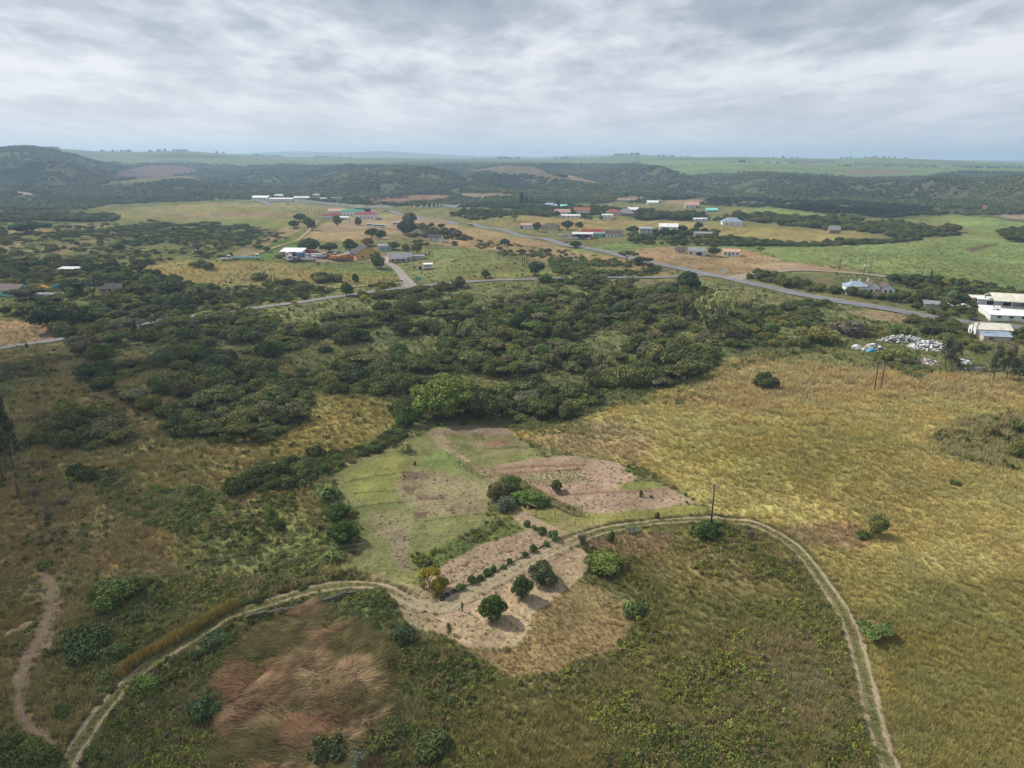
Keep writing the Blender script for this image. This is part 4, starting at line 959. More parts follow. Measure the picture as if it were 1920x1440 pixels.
# outline px, gap factor, patchiness (0 full .. 1 very patchy), {kind: weight}, radius range, {tone: weight}, phrase
WZ = [
 ([(440, 590), (600, 567), (700, 553), (860, 538), (1000, 531), (1160, 529), (1290, 538), (1420, 560), (1400, 640), (1300, 655), (1180, 640), (1060, 640), (960, 605), (860, 575), (700, 590), (600, 620), (480, 655)], .70, .59, dict(bush=.6, thorn=.3, tree=.1), (1.3, 4.4), dict(olive=4, dark_green=2, greyish=2, mid_green=2, bright_green=1), 'in the patchy bush just below the side road'),
 ([(130, 660), (310, 612), (480, 600), (600, 585), (860, 580), (960, 610), (1060, 645), (1180, 642), (1320, 658), (1335, 690), (1250, 728), (1060, 775), (900, 740), (760, 745), (600, 738), (560, 700), (480, 668), (330, 640), (200, 690)], .60, .455, dict(bush=.58, thorn=.28, tree=.14), (1.3, 4.8), dict(olive=4, dark_green=4, greyish=1.6, mid_green=3, bright_green=1), 'in the thicket behind the big round tree'),
 ([(150, 715), (240, 690), (330, 645), (440, 680), (560, 728), (592, 780), (500, 828), (400, 832), (310, 815), (270, 770)], .47, .20, dict(bush=.72, thorn=.22, tree=.06), (1.2, 3.7), dict(dark_green=6, olive=2, mid_green=2, greyish=1), 'in the dark thicket on the left slope'),
 ([(60, 790), (150, 775), (250, 790), (270, 830), (180, 842), (70, 840)], .52, .2, dict(bush=.8, thorn=.2), (1.4, 3.0), dict(dark_green=4, olive=3, greyish=1), 'in the small clump left of the dark thicket'),
 ([(0, 690), (140, 665), (230, 700), (120, 740), (0, 780)], .9, .55, dict(bush=.8, thorn=.2), (1.0, 2.2), dict(olive=3, greyish=3, dark_green=1), 'on the dry slope at the left edge'),
 ([(760, 800), (740, 770), (800, 755), (960, 740), (1050, 760), (1060, 785), (1000, 792), (900, 788)], .55, .1, dict(bush=.7, tree=.3), (1.8, 3.4), dict(dark_green=6, mid_green=2), 'in the dark row beside the big round tree'),
 ([(0, 500), (60, 495), (160, 500), (300, 520), (410, 555), (400, 575), (320, 600), (130, 640), (60, 600), (0, 590)], .80, .30, dict(bush=.3, tree=.4, thorn=.3), (2.2, 5.0), dict(dark_green=6, mid_green=2, olive=2), 'around the homestead by the left edge'),
 ([(130, 640), (320, 603), (460, 585), (480, 600), (310, 622), (200, 660)], .7, .2, dict(bush=.5, thorn=.5), (1.8, 3.6), dict(olive=3, greyish=3, dark_green=2), 'along the near side of the side road'),
 ([(0, 425), (100, 418), (215, 425), (450, 428), (545, 440), (480, 470), (420, 484), (240, 498), (160, 512), (0, 512)], 1.45, .52, dict(bush=.45, thorn=.55), (1.8, 4.4), dict(olive=4, mid_green=3, dark_green=3, greyish=1), 'on the savanna slope at far left'),
 ([(205, 430), (300, 420), (460, 424), (490, 440), (430, 462), (260, 462)], .85, .42, dict(bush=.4, thorn=.6), (2.2, 4.2), dict(dark_green=5, olive=3), 'in the dark belt of the savanna slope'),
 ([(0, 405), (90, 400), (215, 405), (225, 412), (100, 415), (0, 418)], .75, .2, dict(bush=1), (3, 5), dict(dark_green=4, olive=2), 'along the top edge of the far left meadow'),
 ([(390, 535), (560, 530), (640, 545), (760, 530), (700, 552), (480, 572), (410, 585)], 1.0, .5, dict(bush=.8, thorn=.2), (1.2, 2.8), dict(dark_green=3, olive=3), 'between the side road and the dry pasture'),
 ([(1030, 490), (1150, 488), (1240, 505), (1230, 516), (1140, 520), (1040, 516)], 1.0, .4, dict(bush=.9, thorn=.1), (1.5, 3.0), dict(mid_green=3, bright_green=2, olive=2), 'in the wedge between the two tar roads'),
 ([(880, 445), (1000, 465), (1120, 485), (1180, 500), (1040, 490), (900, 470)], 1.6, .5, dict(bush=.8, thorn=.2), (1.2, 2.8), dict(olive=3, dark_green=2, yellowish=1), 'on the dry pasture below the main road'),
 ([(840, 400), (930, 392), (980, 398), (940, 408), (870, 412)], 1.0, .35, dict(bush=.5, tree=.5), (2.0, 4.4), dict(dark_green=4, olive=2), 'by the bend at the far end of the main road'),
 ([(750, 430), (800, 425), (880, 448), (850, 462), (780, 460)], 1.0, .4, dict(bush=.6, tree=.4), (1.8, 3.8), dict(dark_green=3, olive=3), 'around the two cottages below the school'),
 ([(960, 398), (1060, 392), (1200, 396), (1330, 402), (1340, 412), (1200, 412), (1060, 404), (960, 404)], .85, .2, dict(tree=.7, bush=.3), (2.6, 4.8), dict(dark_green=5, mid_green=2), 'among the far village houses'),
 ([(1190, 405), (1260, 402), (1330, 405), (1330, 412), (1260, 414), (1190, 412)], .6, .1, dict(tree=1), (3.0, 5.2), dict(dark_green=5), 'in the dark belt of tall trees behind the golden field'),
 ([(1175, 440), (1300, 436), (1345, 442), (1330, 462), (1250, 460), (1185, 457)], 1.0, .25, dict(tree=.6, bush=.4), (2.0, 4.2), dict(dark_green=4, mid_green=3), 'around the white houses right of the scrap yard'),
 ([(1330, 448), (1420, 452), (1530, 458), (1660, 452), (1740, 450), (1640, 458), (1520, 463), (1400, 462), (1330, 462)], .75, .15, dict(bush=.8, tree=.2), (1.8, 3.4), dict(dark_green=5, mid_green=2), 'in the hedgerow above the big cane field'),
 ([(1330, 402), (1400, 406), (1480, 410), (1600, 408), (1780, 430), (1800, 442), (1660, 445), (1600, 432), (1480, 424), (1340, 414)], .78, .25, dict(bush=.6, tree=.4), (2.4, 5.0), dict(dark_green=4, olive=3), 'in the wood behind the golden field on the right'),
 ([(1875, 440), (1940, 430), (2000, 445), (1920, 455), (1880, 452)], .6, .05, dict(tree=1), (3.5, 5.5), dict(dark_green=5), 'in the round copse in the cane at the right edge'),
 ([(1395, 520), (1450, 515), (1560, 545), (1600, 548), (1700, 545), (1800, 540), (1860, 560), (1830, 590), (1760, 592), (1690, 572), (1600, 556), (1480, 540)], .85, .25, dict(bush=.65, tree=.35), (1.6, 3.6), dict(dark_green=4, olive=3, mid_green=2), 'on the far side of the main road'),
 ([(1640, 530), (1760, 530), (1860, 545), (1960, 565), (1900, 570), (1840, 560), (1700, 545)], .8, .15, dict(tree=.7, bush=.3), (2.6, 4.6), dict(dark_green=5, mid_green=1, yellowish=.6), 'in front of the cane by the big shed'),
 ([(1730, 592), (1830, 600), (1930, 610), (1930, 650), (1860, 640), (1760, 625), (1700, 605)], .58, .1, dict(bush=.8, tree=.2), (1.4, 3.0), dict(olive=4, dark_green=3, mid_green=1), 'between the main road and the small white shed'),
 ([(1430, 605), (1500, 600), (1580, 612), (1660, 625), (1760, 630), (1820, 640), (1800, 655), (1700, 640), (1600, 640), (1530, 655), (1440, 650), (1340, 660)], .72, .25, dict(bush=.85, tree=.15), (1.4, 3.0), dict(yellowish=2.5, mid_green=3, bright_green=3, dark_green=2, greyish=1), 'behind the rubbish dump'),
 ([(1240, 590), (1440, 560), (1560, 575), (1580, 590), (1460, 610), (1340, 650)], .8, .45, dict(bush=.8, thorn=.2), (1.4, 3.2), dict(olive=3, dark_green=3, mid_green=2), 'near the road junction below the tar road'),
 ([(1660, 690), (1700, 670), (1740, 700), (1720, 712)], .7, .1, dict(bush=1), (1.4, 2.4), dict(mid_green=2, olive=2), 'in front of the rubbish dump'),
 ([(430, 925), (480, 880), (560, 875), (590, 850), (640, 860), (590, 900), (540, 915), (450, 935)], .55, .05, dict(bush=1), (1.3, 2.3), dict(dark_green=6, mid_green=1), 'in the dark hedge left of the lawn'),
 ([(610, 862), (700, 835), (745, 805), (760, 800), (765, 815), (700, 850), (630, 875)], .5, .05, dict(bush=1), (.9, 1.6), dict(dark_green=4, mid_green=2), 'in the hedge along the top of the lawn'),
 ([(130, 885), (250, 860), (270, 900), (230, 925), (150, 905)], .7, .2, dict(shrub=.6, bush=.4), (1.0, 2.0), dict(dark_green=3, olive=2, mid_green=2), 'in the upper left clump of the reedy slope'),
 ([(150, 905), (260, 900), (440, 930), (450, 955), (330, 995), (240, 965)], .8, .3, dict(shrub=.8, bush=.2), (.8, 1.8), dict(bright_green=4, mid_green=3, dark_green=1), 'in the green clump below the dark hedge'),
 ([(330, 1000), (460, 960), (600, 990), (620, 1070), (460, 1100), (360, 1060)], 1.5, .55, dict(shrub=1), (.5, 1.2), dict(bright_green=3, mid_green=3, dark_green=1), 'on the weedy slope left of the lawn'),
 ([(420, 1110), (480, 1075), (620, 1060), (650, 1085), (540, 1112), (440, 1140)], .9, .35, dict(shrub=1), (.7, 1.4), dict(dark_green=3, mid_green=3, bright_green=1), 'just above the dirt track'),
 ([(170, 1120), (250, 1085), (300, 1110), (280, 1180), (220, 1240), (100, 1290), (90, 1230), (130, 1180)], .75, .2, dict(shrub=.8, bush=.2), (.9, 1.9), dict(dark_green=4, mid_green=4), 'left of the golden hedge'),
 ([(60, 1260), (180, 1260), (280, 1290), (180, 1340), (90, 1350)], 1.0, .4, dict(shrub=1), (.7, 1.4), dict(dark_green=3, mid_green=2, olive=2), 'in the bend beside the dirt track at lower left'),
 ([(-60, 1380), (60, 1395), (80, 1440), (60, 1520), (-60, 1520)], .6, .05, dict(bush=1), (1.2, 1.8), dict(dark_green=3, mid_green=3), 'in the bottom left corner'),
 ([(240, 1310), (420, 1190), (480, 1180), (440, 1230), (340, 1290)], .8, .25, dict(shrub=1), (.8, 1.5), dict(dark_green=4, mid_green=2), 'below the lower side of the dirt track'),
 ([(600, 1140), (720, 1110), (760, 1180), (740, 1220), (640, 1160)], .8, .25, dict(shrub=1), (.7, 1.5), dict(dark_green=3, mid_green=3), 'between the reed bed and the dirt track'),
 ([(700, 1360), (840, 1320), (900, 1440), (860, 1500), (660, 1500)], .9, .3, dict(shrub=1), (.9, 1.7), dict(dark_green=4, mid_green=3), 'at the foot of the weedy hillside'),
 ([(0, 905), (110, 920), (300, 990), (250, 1040), (40, 1020)], 2.2, .4, dict(shrub=1), (.5, 1.1), dict(olive=3, greyish=3), 'on the dry left foreground slope'),
 ([(1200, 730), (1330, 735), (1370, 748), (1250, 760)], 1.2, .3, dict(shrub=1), (.7, 1.5), dict(mid_green=3, olive=2), 'at the near edge of the wooded valley'),
 ([(960, 800), (1060, 785), (1110, 800), (1100, 815), (1000, 815)], .9, .3, dict(shrub=1), (.6, 1.2), dict(bright_green=3, mid_green=2), 'behind the ploughed garden'),
 ([(1110, 852), (1160, 860), (1240, 890), (1300, 925), (1330, 945), (1310, 948), (1230, 905), (1110, 862)], .8, .3, dict(shrub=1), (.45, .9), dict(bright_green=3, mid_green=2, yellowish=2), 'along the right edge of the ploughed garden'),
 ([(1820, 800), (1900, 780), (1980, 800), (1960, 850), (1880, 850)], .9, .4, dict(shrub=.6, bush=.4), (.8, 1.7), dict(mid_green=3, olive=3), 'in the patch at the right edge of the dry field'),
 ([(1040, 790), (1250, 735), (1330, 700), (1420, 660), (1520, 640), (1560, 655), (1420, 680), (1330, 712), (1240, 750)], .8, .3, dict(shrub=1), (.7, 1.5), dict(mid_green=3, olive=3, bright_green=1), 'along the top edge of the golden field'),
]
CAP = {'bush': 290, 'thorn': 280, 'tree': 190, 'shrub': 290}
NOUN = {'bush': 'rounded bush', 'thorn': 'flat topped thorn tree', 'tree': 'leafy tree', 'shrub': 'low leafy shrub'}
KEEP_OUT = []      # (x, y, r) where buildings and hand-placed things stand

def plan_woody():
    g = np.random.default_rng(77); pr = random.Random(31); out = []
    grid = {}
    def free(x, y, r, k):
        cx, cy = int(x // 8), int(y // 8)
        for i in range(cx - 1, cx + 2):
            for j in range(cy - 1, cy + 2):
                for (a, b, q) in grid.get((i, j), ()):
                    if (a - x) ** 2 + (b - y) ** 2 < ((q + r) * k) ** 2: return False
        return True
    for (pts, gap, patch, kinds, (r0, r1), tones, phrase) in WZ:
        P = np.array(pts, float); G = ground(P[:, 0], P[:, 1])[:, :2]
        lo, hi = G.min(0), G.max(0); area = (hi - lo).prod()
        n = int(min(60000, area / (r0 * r0) * 2.4))
        X = g.uniform(lo, hi, (n, 2))
        d = sdist(X[:, 0], X[:, 1], G); X = X[d > 0]
        if not len(X): continue
        nz = fbm(X[:, 0] / 17, X[:, 1] / 17, 101, 3) * .7 + fbm(X[:, 0] / 55, X[:, 1] / 55, 103, 2) * .3
        X = X[nz > .5 + (patch - .5) * .42]
        X = X[road_clear(X[:, 0], X[:, 1])]
        ks, kw = list(kinds), list(kinds.values()); ts, tw = list(tones), list(tones.values())
        for (x, y) in X:
            r = r0 + (r1 - r0) * pr.random() ** 1.7
            if any((x - a) ** 2 + (y - b) ** 2 < (q + r * .8) ** 2 for (a, b, q) in KEEP_OUT): continue
            if not free(x, y, r, gap): continue
            grid.setdefault((int(x // 8), int(y // 8)), []).append((x, y, r))
            out.append((x, y, r, pr.choices(ks, kw)[0], pr.choices(ts, tw)[0].replace('_', ' '), phrase))
    return out

def build_woody():
    items = plan_woody()
    xs = np.array([i[0] for i in items]); ys = np.array([i[1] for i in items]); zs = ground_z(xs, ys) - .08
    u, v = to_pix(xs, ys, zs)
    size = np.array([i[2] for i in items]) / np.sqrt(xs ** 2 + ys ** 2 + 3600)
    inside = (u > -15) & (u < 1935) & (v < 1450)
    order = np.argsort(-size * inside); used = {k: 0 for k in CAP}; rest = []
    for i in order:
        x, y, r, k, tone, phrase = items[i]
        col = jit(TONES[tone], .19); loc = (x, y, zs[i])
        if not inside[i] or used[k] >= CAP[k]:
            rest.append((loc, r, k, col)); continue
        used[k] += 1
        lab = f'{tone} {NOUN[k]} {phrase}'
        grp = {'bush': 'bushes ', 'thorn': 'thorn trees ', 'tree': 'trees ', 'shrub': 'shrubs '}[k] + phrase
        s = r * random.uniform(.92, 1.12)
        if k == 'bush': plant('bush', loc, (s * random.uniform(.85, 1.4), s, s * random.uniform(.85, 1.45)), f'bush_{random.randrange(6)}', col, None, None, lab, 'bush', grp)
        elif k == 'shrub': plant('shrub', loc, (s * random.uniform(.9, 1.3), s, s * random.uniform(.7, 1.1)), f'shrub_{random.randrange(3)}', col, None, None, lab, 'shrub', grp)
        elif k == 'thorn': plant('thorn_tree', loc, (s * 1.15, s * 1.05, s * random.uniform(.85, 1.1)), f'thorn_{random.randrange(4)}', col, 'trunk_thorn', None, lab, 'tree', grp)
        else: plant('leafy_tree', loc, (s * .95, s * .95, s * random.uniform(.75, .95)), f'tree_{random.randrange(3)}', col, 'trunk_tree', None, lab, 'tree', grp)
    kinds = []
    for nme in [f'bush_{i}' for i in range(6)] + [f'thorn_{i}' for i in range(4)] + [f'tree_{i}' for i in range(3)] + [f'shrub_{i}' for i in range(3)]:
        me = PROTO[nme].copy(); me.materials.clear(); me.materials.append(M_STUFF_L); PROTO['s_' + nme] = me; kinds.append('s_' + nme)
    if rest:
        off = {'bush': (0, 6), 'thorn': (6, 4), 'tree': (10, 3), 'shrub': (13, 3)}
        idx = [off[k][0] + random.randrange(off[k][1]) for (_, _, k, _) in rest]
        sc = [(r * random.uniform(.95, 1.2), r, r * random.uniform(.75, 1.05)) for (_, r, _, _) in rest]
        scatter('thicket', kinds, [p for (p, _, _, _) in rest], idx, [(0, 0, random.uniform(0, 6.28)) for _ in rest], sc, [c for (_, _, _, c) in rest])
    print('WOODY', len(items), used, 'rest', len(rest))
M_STUFF_L = stuffmat('thicket_leaf', .2, .28)

def far_woods():
    """woods of the valley floor and hills, too far off to count"""
    g = np.random.default_rng(3)
    # valley floor belt
    P = np.array([(-100, 414), (100, 408), (210, 390), (330, 383), (560, 381), (700, 388), (800, 386), (900, 392), (1000, 395), (1150, 392), (1250, 398), (1350, 400), (1480, 404), (1600, 406), (1700, 412), (1800, 404), (1860, 412), (2020, 422), (2020, 396), (1600, 380), (1300, 362), (900, 352), (500, 352), (-100, 370)], float)
    pts = []; cols = []; scl = []
    n = 150000; y = np.exp(g.uniform(np.log(820), np.log(2700), n)); x = g.uniform(-.82, .82, n) * y; z = HT(x, y)
    u, v = to_pix(x, y, z); c = cover(x, y, z); lum = c[:, :3].sum(1)
    d = fbm(x / 45, y / 45, 7, 3)
    ok = (lum < .245) & (g.random(n) < np.clip((d - .30) * 3.5, .05, 1))
    x, y, z, c = x[ok], y[ok], z[ok], c[ok]; n = len(x)
    r = g.uniform(1.8, 4.0, n) * np.clip(y / 1300, .8, 1.3)
    base = np.array([.105, .13, .055]) * g.uniform(.8, 1.25, (n, 1)); t = g.random((n, 1)); pt = fbm(x / 130, y / 130, 19, 3)[:, None]; base = base * (.45 + 1.25 * pt) * (1 + (t - .5 + (pt - .5)) * np.array([.5, .05, .1])); pine = (sdist(u[ok], v[ok], np.array([(1180, 372), (1400, 372), (1600, 378), (1760, 392), (1790, 404), (1690, 412), (1500, 396), (1300, 388)], float)) > 0)[:, None]; base = np.where(pine, base * np.array([.42, .48, .62]), base)
    scatter('far_woodland', ['far_0', 'far_1'], np.stack([x, y, z - .5], 1), g.integers(0, 2, n), np.stack([0 * x, 0 * x, g.uniform(0, 6.28, n)], 1), np.stack([r, r, r * g.uniform(.7, 1.1, n)], 1), base)
    # clumps of trees on the far skyline and plateau
    pts = []
    for (u0, u1, vv, n, dd) in ((78, 112, 277, 26, 4000), (325, 352, 283, 22, 4200), (185, 200, 284, 6, 4100), (210, 245, 285, 10, 4100), (280, 315, 286, 12, 4100), (405, 420, 288, 5, 4300), (475, 530, 293, 20, 4500), (590, 660, 295, 16, 4500), (930, 975, 297, 30, 4500), (1040, 1100, 296, 18, 4500), (1150, 1200, 290, 30, 4600), (1230, 1300, 294, 14, 4600), (1440, 1500, 297, 12, 4500), (1560, 1700, 296, 20, 4500), (1770, 1800, 324, 24, 1500), (1385, 1397, 308, 10, 2700), (1560, 1760, 311, 30, 2700), (1800, 1920, 312, 26, 2650), (1300, 1500, 305, 20, 2700)):
        for k in range(n):
            uu = g.uniform(u0, u1); t, s = pix_ts(uu, vv); yy = dd * g.uniform(.975, 1.0); pts.append((float(t) * yy, yy))
    X = np.array(pts); z = HT(X[:, 0], X[:, 1]); n = len(X); r = g.uniform(3, 6, n) * X[:, 1] / 4000
    scatter('skyline_trees', ['far_0', 'far_1'], np.stack([X[:, 0], X[:, 1], z - 1], 1), g.integers(0, 2, n), np.stack([0 * r, 0 * r, g.uniform(0, 6.28, n)], 1), np.stack([r, r, r * g.uniform(.9, 1.7, n)], 1), np.array([.08, .10, .05]) * g.uniform(.7, 1.3, (n, 1)))
far_woods()
# ------------------------------------------------------------------ buildings
WALLS = {'white': (.74, .74, .72), 'cream': (.58, .48, .36), 'grey': (.42, .42, .41), 'yellow': (.58, .38, .10), 'brick': (.32, .19, .13), 'pink': (.58, .40, .33), 'blue': (.32, .45, .62), 'lilac': (.36, .32, .44), 'teal': (.22, .52, .48)}
ROOFS = {'brown': (.12, .09, .08), 'grey': (.26, .26, .27), 'red': (.26, .055, .05), 'rust': (.30, .12, .08), 'green': (.045, .27, .19), 'white': (.78, .79, .78), 'pinkish': (.55, .33, .26), 'teal': (.25, .66, .62), 'silver': (.60, .62, .64), 'cream': (.66, .63, .52), 'dark': (.065, .06, .065), 'bluegrey': (.30, .36, .45)}
def wallm(c): return plain('wall_' + c, WALLS[c], .85, .12, .6)
def roofm(c): return plain('roof_' + c, ROOFS[c], .75, .22, .45, 0, 0, .15)
M_GLASS = plain('dark_window_glass', (.035, .04, .045), .15, .3, 2, 0, 0, .6)
M_FRAME = plain('window_frame_white', (.7, .7, .68), .6); M_DOOR = plain('door_brown', (.16, .09, .055), .6); M_DARK = plain('dark_opening', (.02, .02, .022), .9)
M_CONC = plain('concrete', (.42, .41, .39), .9, .2, 1.5); M_STEEL = plain('steel_posts', (.30, .31, .32), .5, .2, 2, .6)

def opening(wall_parent, side, pos, wd, ht, sill, W, D, kind):
    """window (frame > pane) or door on a wall face: side f(ront) b(ack) l r"""
    def mk_(dep, x0, x1, z0, z1):
        m = MB()
        if side == 'f': m.box(x0, x1, -D / 2 - dep, -D / 2 + .05, z0, z1)
        elif side == 'b': m.box(-x1, -x0, D / 2 - .05, D / 2 + dep, z0, z1)
        elif side == 'l': m.box(-W / 2 - dep, -W / 2 + .05, -x1, -x0, z0, z1)
        else: m.box(W / 2 - .05, W / 2 + dep, x0, x1, z0, z1)
        return m
    if kind == 'window':
        f = mk_(.07, pos - wd / 2 - .09, pos + wd / 2 + .09, sill - .09, sill + ht + .09).build('window', M_FRAME, wall_parent)
        mk_(.10, pos - wd / 2, pos + wd / 2, sill, sill + ht).build('pane', M_GLASS, f)
    elif kind == 'door': mk_(.08, pos - wd / 2, pos + wd / 2, .02, ht).build('door', M_DOOR, wall_parent)
    else: mk_(.06, pos - wd / 2, pos + wd / 2, .02, ht).build('doorway', M_DARK, wall_parent)

def house(label, u, v, W, D, H, rot, wall, roof, kind='gable', pitch=.42, over=.45, win=(), doors=(), gates=(), cat='house', name='house', group=None, chimney=(), veranda=None, ridge='x', front=True):
    p = gp(u, v); rz = math.radians(rot)
    back = Vector((-math.sin(rz), math.cos(rz), 0)) * (D / 2 if front else 0)
    p = p + back; p.z = min(H1(p.x + a, p.y + b) for a in (-W * .3, 0, W * .3) for b in (-D * .3, D * .3))
    KEEP_OUT.append((p.x, p.y, max(W, D) * .55))
    fr = p - back * 2.6; KEEP_OUT.append((fr.x, fr.y, max(W * .4, D * .4)))
    r = empty(name, p, rz); tag(r, label, cat, group)
    wm, rm = wallm(wall), roofm(roof); t = .14
    if kind == 'gable':
        if ridge == 'x':
            rise = D / 2 * pitch * 2 * .5
            MB().prism([(-D / 2, -.6), (D / 2, -.6), (D / 2, H), (0, H + rise), (-D / 2, H)], -W / 2, W / 2, 'x').build('wall', wm, r)
            k = rise / (D / 2); e = D / 2 + over
            MB().prism([(-e, H - over * k + .03), (0, H + rise + .03), (e, H - over * k + .03), (e, H - over * k + .03 + t), (0, H + rise + .03 + t), (-e, H - over * k + .03 + t)], -W / 2 - over * .7, W / 2 + over * .7, 'x').build('roof', rm, r)
        else:
            rise = W / 2 * pitch
            MB().prism([(-W / 2, -.6), (W / 2, -.6), (W / 2, H), (0, H + rise), (-W / 2, H)], -D / 2, D / 2, 'y').build('wall', wm, r)
            k = rise / (W / 2); e = W / 2 + over
            MB().prism([(-e, H - over * k + .03), (0, H + rise + .03), (e, H - over * k + .03), (e, H - over * k + .03 + t), (0, H + rise + .03 + t), (-e, H - over * k + .03 + t)], -D / 2 - over * .7, D / 2 + over * .7, 'y').build('roof', rm, r)
    elif kind == 'hip':
        MB().box(-W / 2, W / 2, -D / 2, D / 2, -.6, H).build('wall', wm, r)
        rise = D / 2 * pitch; e = over; x = W / 2 + e; y = D / 2 + e; q = max(.3, W / 2 - D / 2)
        m = MB(); A = [(-x, -y, H), (x, -y, H), (x, y, H), (-x, y, H)]; B = [(-x, -y, H + .16), (x, -y, H + .16), (x, y, H + .16), (-x, y, H + .16)]; R1 = (-q, 0, H + rise + .2); R2 = (q, 0, H + rise + .2)
        m.poly(A[::-1])
        for i in range(4): m.poly([A[i], A[(i + 1) % 4], B[(i + 1) % 4], B[i]])
        m.poly([B[0], B[1], R2, R1]); m.poly([B[1], B[2], R2]); m.poly([B[2], B[3], R1, R2]); m.poly([B[3], B[0], R1])
        m.build('roof', rm, r)
    else:      # lean-to / nearly flat sheet roof
        MB().prism([(-D / 2, -.6), (D / 2, -.6), (D / 2, H + pitch), (-D / 2, H)], -W / 2, W / 2, 'x').build('wall', wm, r)
        k = pitch / D
        MB().prism([(-D / 2 - over, H - over * k + .02), (D / 2 + over, H + pitch + over * k + .02), (D / 2 + over, H + pitch + over * k + .16), (-D / 2 - over, H - over * k + .16)], -W / 2 - over, W / 2 + over, 'x').build('roof', rm, r)
    for (s, pos, wd, ht, sill) in win: opening(r, s, pos, wd, ht, sill, W, D, 'window')
    for (s, pos, wd, ht) in doors: opening(r, s, pos, wd, ht, 0, W, D, 'door')
    for (s, pos, wd, ht) in gates: opening(r, s, pos, wd, ht, 0, W, D, 'gate')
    for (x, y, z) in chimney: MB().box(x - .35, x + .35, y - .3, y + .3, H - .5, z).build('chimney', wm, r)
    if veranda:
        x0, x1, dep = veranda
        MB().prism([(-D / 2 - dep, H - .65), (-D / 2 - .01, H - .25), (-D / 2 - .01, H - .15), (-D / 2 - dep, H - .55)], x0, x1, 'x').build('veranda_roof', rm, r)
        n = max(2, int((x1 - x0) / 3) + 1)
        for k in range(n):
            x = x0 + .15 + (x1 - x0 - .3) * k / (n - 1)
            MB().tube([(x, -D / 2 - dep + .15, -.5), (x, -D / 2 - dep + .15, H - .62)], .09, 6).build('post', M_FRAME, r)
    return r

def wins(side, n, span, w=1.1, h=1.1, sill=1.0, skip=()):
    return [(side, -span / 2 + span * (i + .5) / n, w, h, sill) for i in range(n) if i not in skip]

# three houses in the dry field right of the junction
house('white gabled house with a salmon roof standing alone in the dry field', 1371, 480, 11, 6.5, 2.9, -14, 'white', 'pinkish', win=wins('f', 4, 10, skip=(1,)) + [('r', -.5, 1, 1.2, 1)], doors=[('f', -1.2, .95, 2.1)])
house('white house with a grey roof and open garage front beside the lone roadside tree', 1306, 478, 11, 8, 3, -12, 'white', 'grey', win=[('f', -3.8, 1.3, 1.4, .9)], gates=[('f', 1.5, 3.6, 2.2)], veranda=(-1, 4.2, 2.0))
house('small cream house with brown roof, first of three in the dry field', 1277, 475, 8, 6, 2.6, -14, 'cream', 'brown', win=[('f', -1.6, 1, 1, 1), ('f', 1.8, 1, 1, 1)], doors=[('f', .2, .9, 2)])
# white homestead below the cane
house('long white house with a slate grey hipped roof below the cane field', 1608, 552, 10, 7.5, 3.6, -8, 'white', 'bluegrey', 'hip', .55, win=wins('f', 3, 9, 1.2, 1.3), chimney=[(1.5, 1, 6.6), (-2, 1.4, 6.2)])
house('white gable ended house with a dark brown roof beside the slate roofed one', 1637, 552, 6.5, 8, 3.2, -10, 'white', 'brown', 'gable', .8, ridge='y', win=[('f', -1, 1, 1.3, 1), ('f', 1.2, 1, 1.3, 1)], chimney=[(-1.2, 2, 6.4)])
house('small white cottage with brown roof and twin windows, last of the roadside homestead', 1664, 553, 6, 7, 2.7, -10, 'white', 'brown', 'gable', .75, ridge='y', win=[('f', -1, .9, 1.4, .8), ('f', 1, .9, 1.4, .8)])
house('grey roofed farm shed half hidden among shrubs by the main road', 1748, 577, 6, 4, 1.5, -20, 'grey', 'grey', 'flat', .7, win=[('f', 0, 1, .8, 1)])
# big sheds at the right edge
def open_shed():
    p = gp(1947, 588); r = empty('storage_shed', p, math.radians(-20)); KEEP_OUT.append((p.x, p.y, 22)); KEEP_OUT.append((p.x - 10, p.y - 14, 16)); KEEP_OUT.append((p.x + 10, p.y - 16, 16))
    tag(r, 'huge open sided shed with a pale ribbed roof at the right edge', 'shed')
    m = MB(); W, D, H = 38, 16, 5.6
    for k in range(15):
        x = -W / 2 + W * k / 15; m.prism([(-D / 2, H), (0, H + 2.2), (D / 2, H), (D / 2, H + .16), (0, H + 2.36), (-D / 2, H + .16)], x, x + W / 15 - .12, 'x')
    m.prism([(-D / 2 + .1, H - .15), (0, H + 2.05), (D / 2 - .1, H - .15), (D / 2 - .1, H - .03), (0, H + 2.17), (-D / 2 + .1, H - .03)], -W / 2 + .1, W / 2 - .1, 'x')
    m.build('roof', roofm('cream'), r)
    for k in range(7):
        for y in (-D / 2 + .4, D / 2 - .4):
            x = -W / 2 + .5 + (W - 1) * k / 6; MB().box(x - .2, x + .2, y - .2, y + .2, -.6, H - .02).build('post', M_STEEL, r)
    MB().box(-W / 2, W / 2, D / 2 - .15, D / 2 - .02, -.5, 3.4).build('back_wall', wallm('grey'), r)
open_shed()
house('low white roofed store in front of the open shed, at the right edge', 1918, 604, 24, 14, 2.4, -14, 'white', 'white', 'flat', 1.2, win=wins('f', 5, 22, 1.5, .9, 1.2))
house('long white canopy building between the open shed and the green yard', 1872, 575, 16, 4, 2.8, -24, 'white', 'white', 'flat', .5, gates=[('f', -3, 3, 2.2), ('f', 3, 3, 2.2)])
house('little brick booth with a flat roof beside the open shed', 1837, 570, 6, 5, 2.6, -14, 'brick', 'cream', 'flat', .3, win=[('f', -1.2, 1.2, 1, 1)], doors=[('f', 1.4, .9, 2)], cat='booth', name='brick_booth')
house('white panel workshop with a cream roof behind the rubbish dump', 1862, 634, 12, 7.5, 3.4, -12, 'white', 'cream', win=[('l', 1, 1, 1.2, 1), ('l', -1.6, 1, 1.2, 1), ('f', -3.5, 1, .8, 1.4)], cat='workshop', name='workshop')
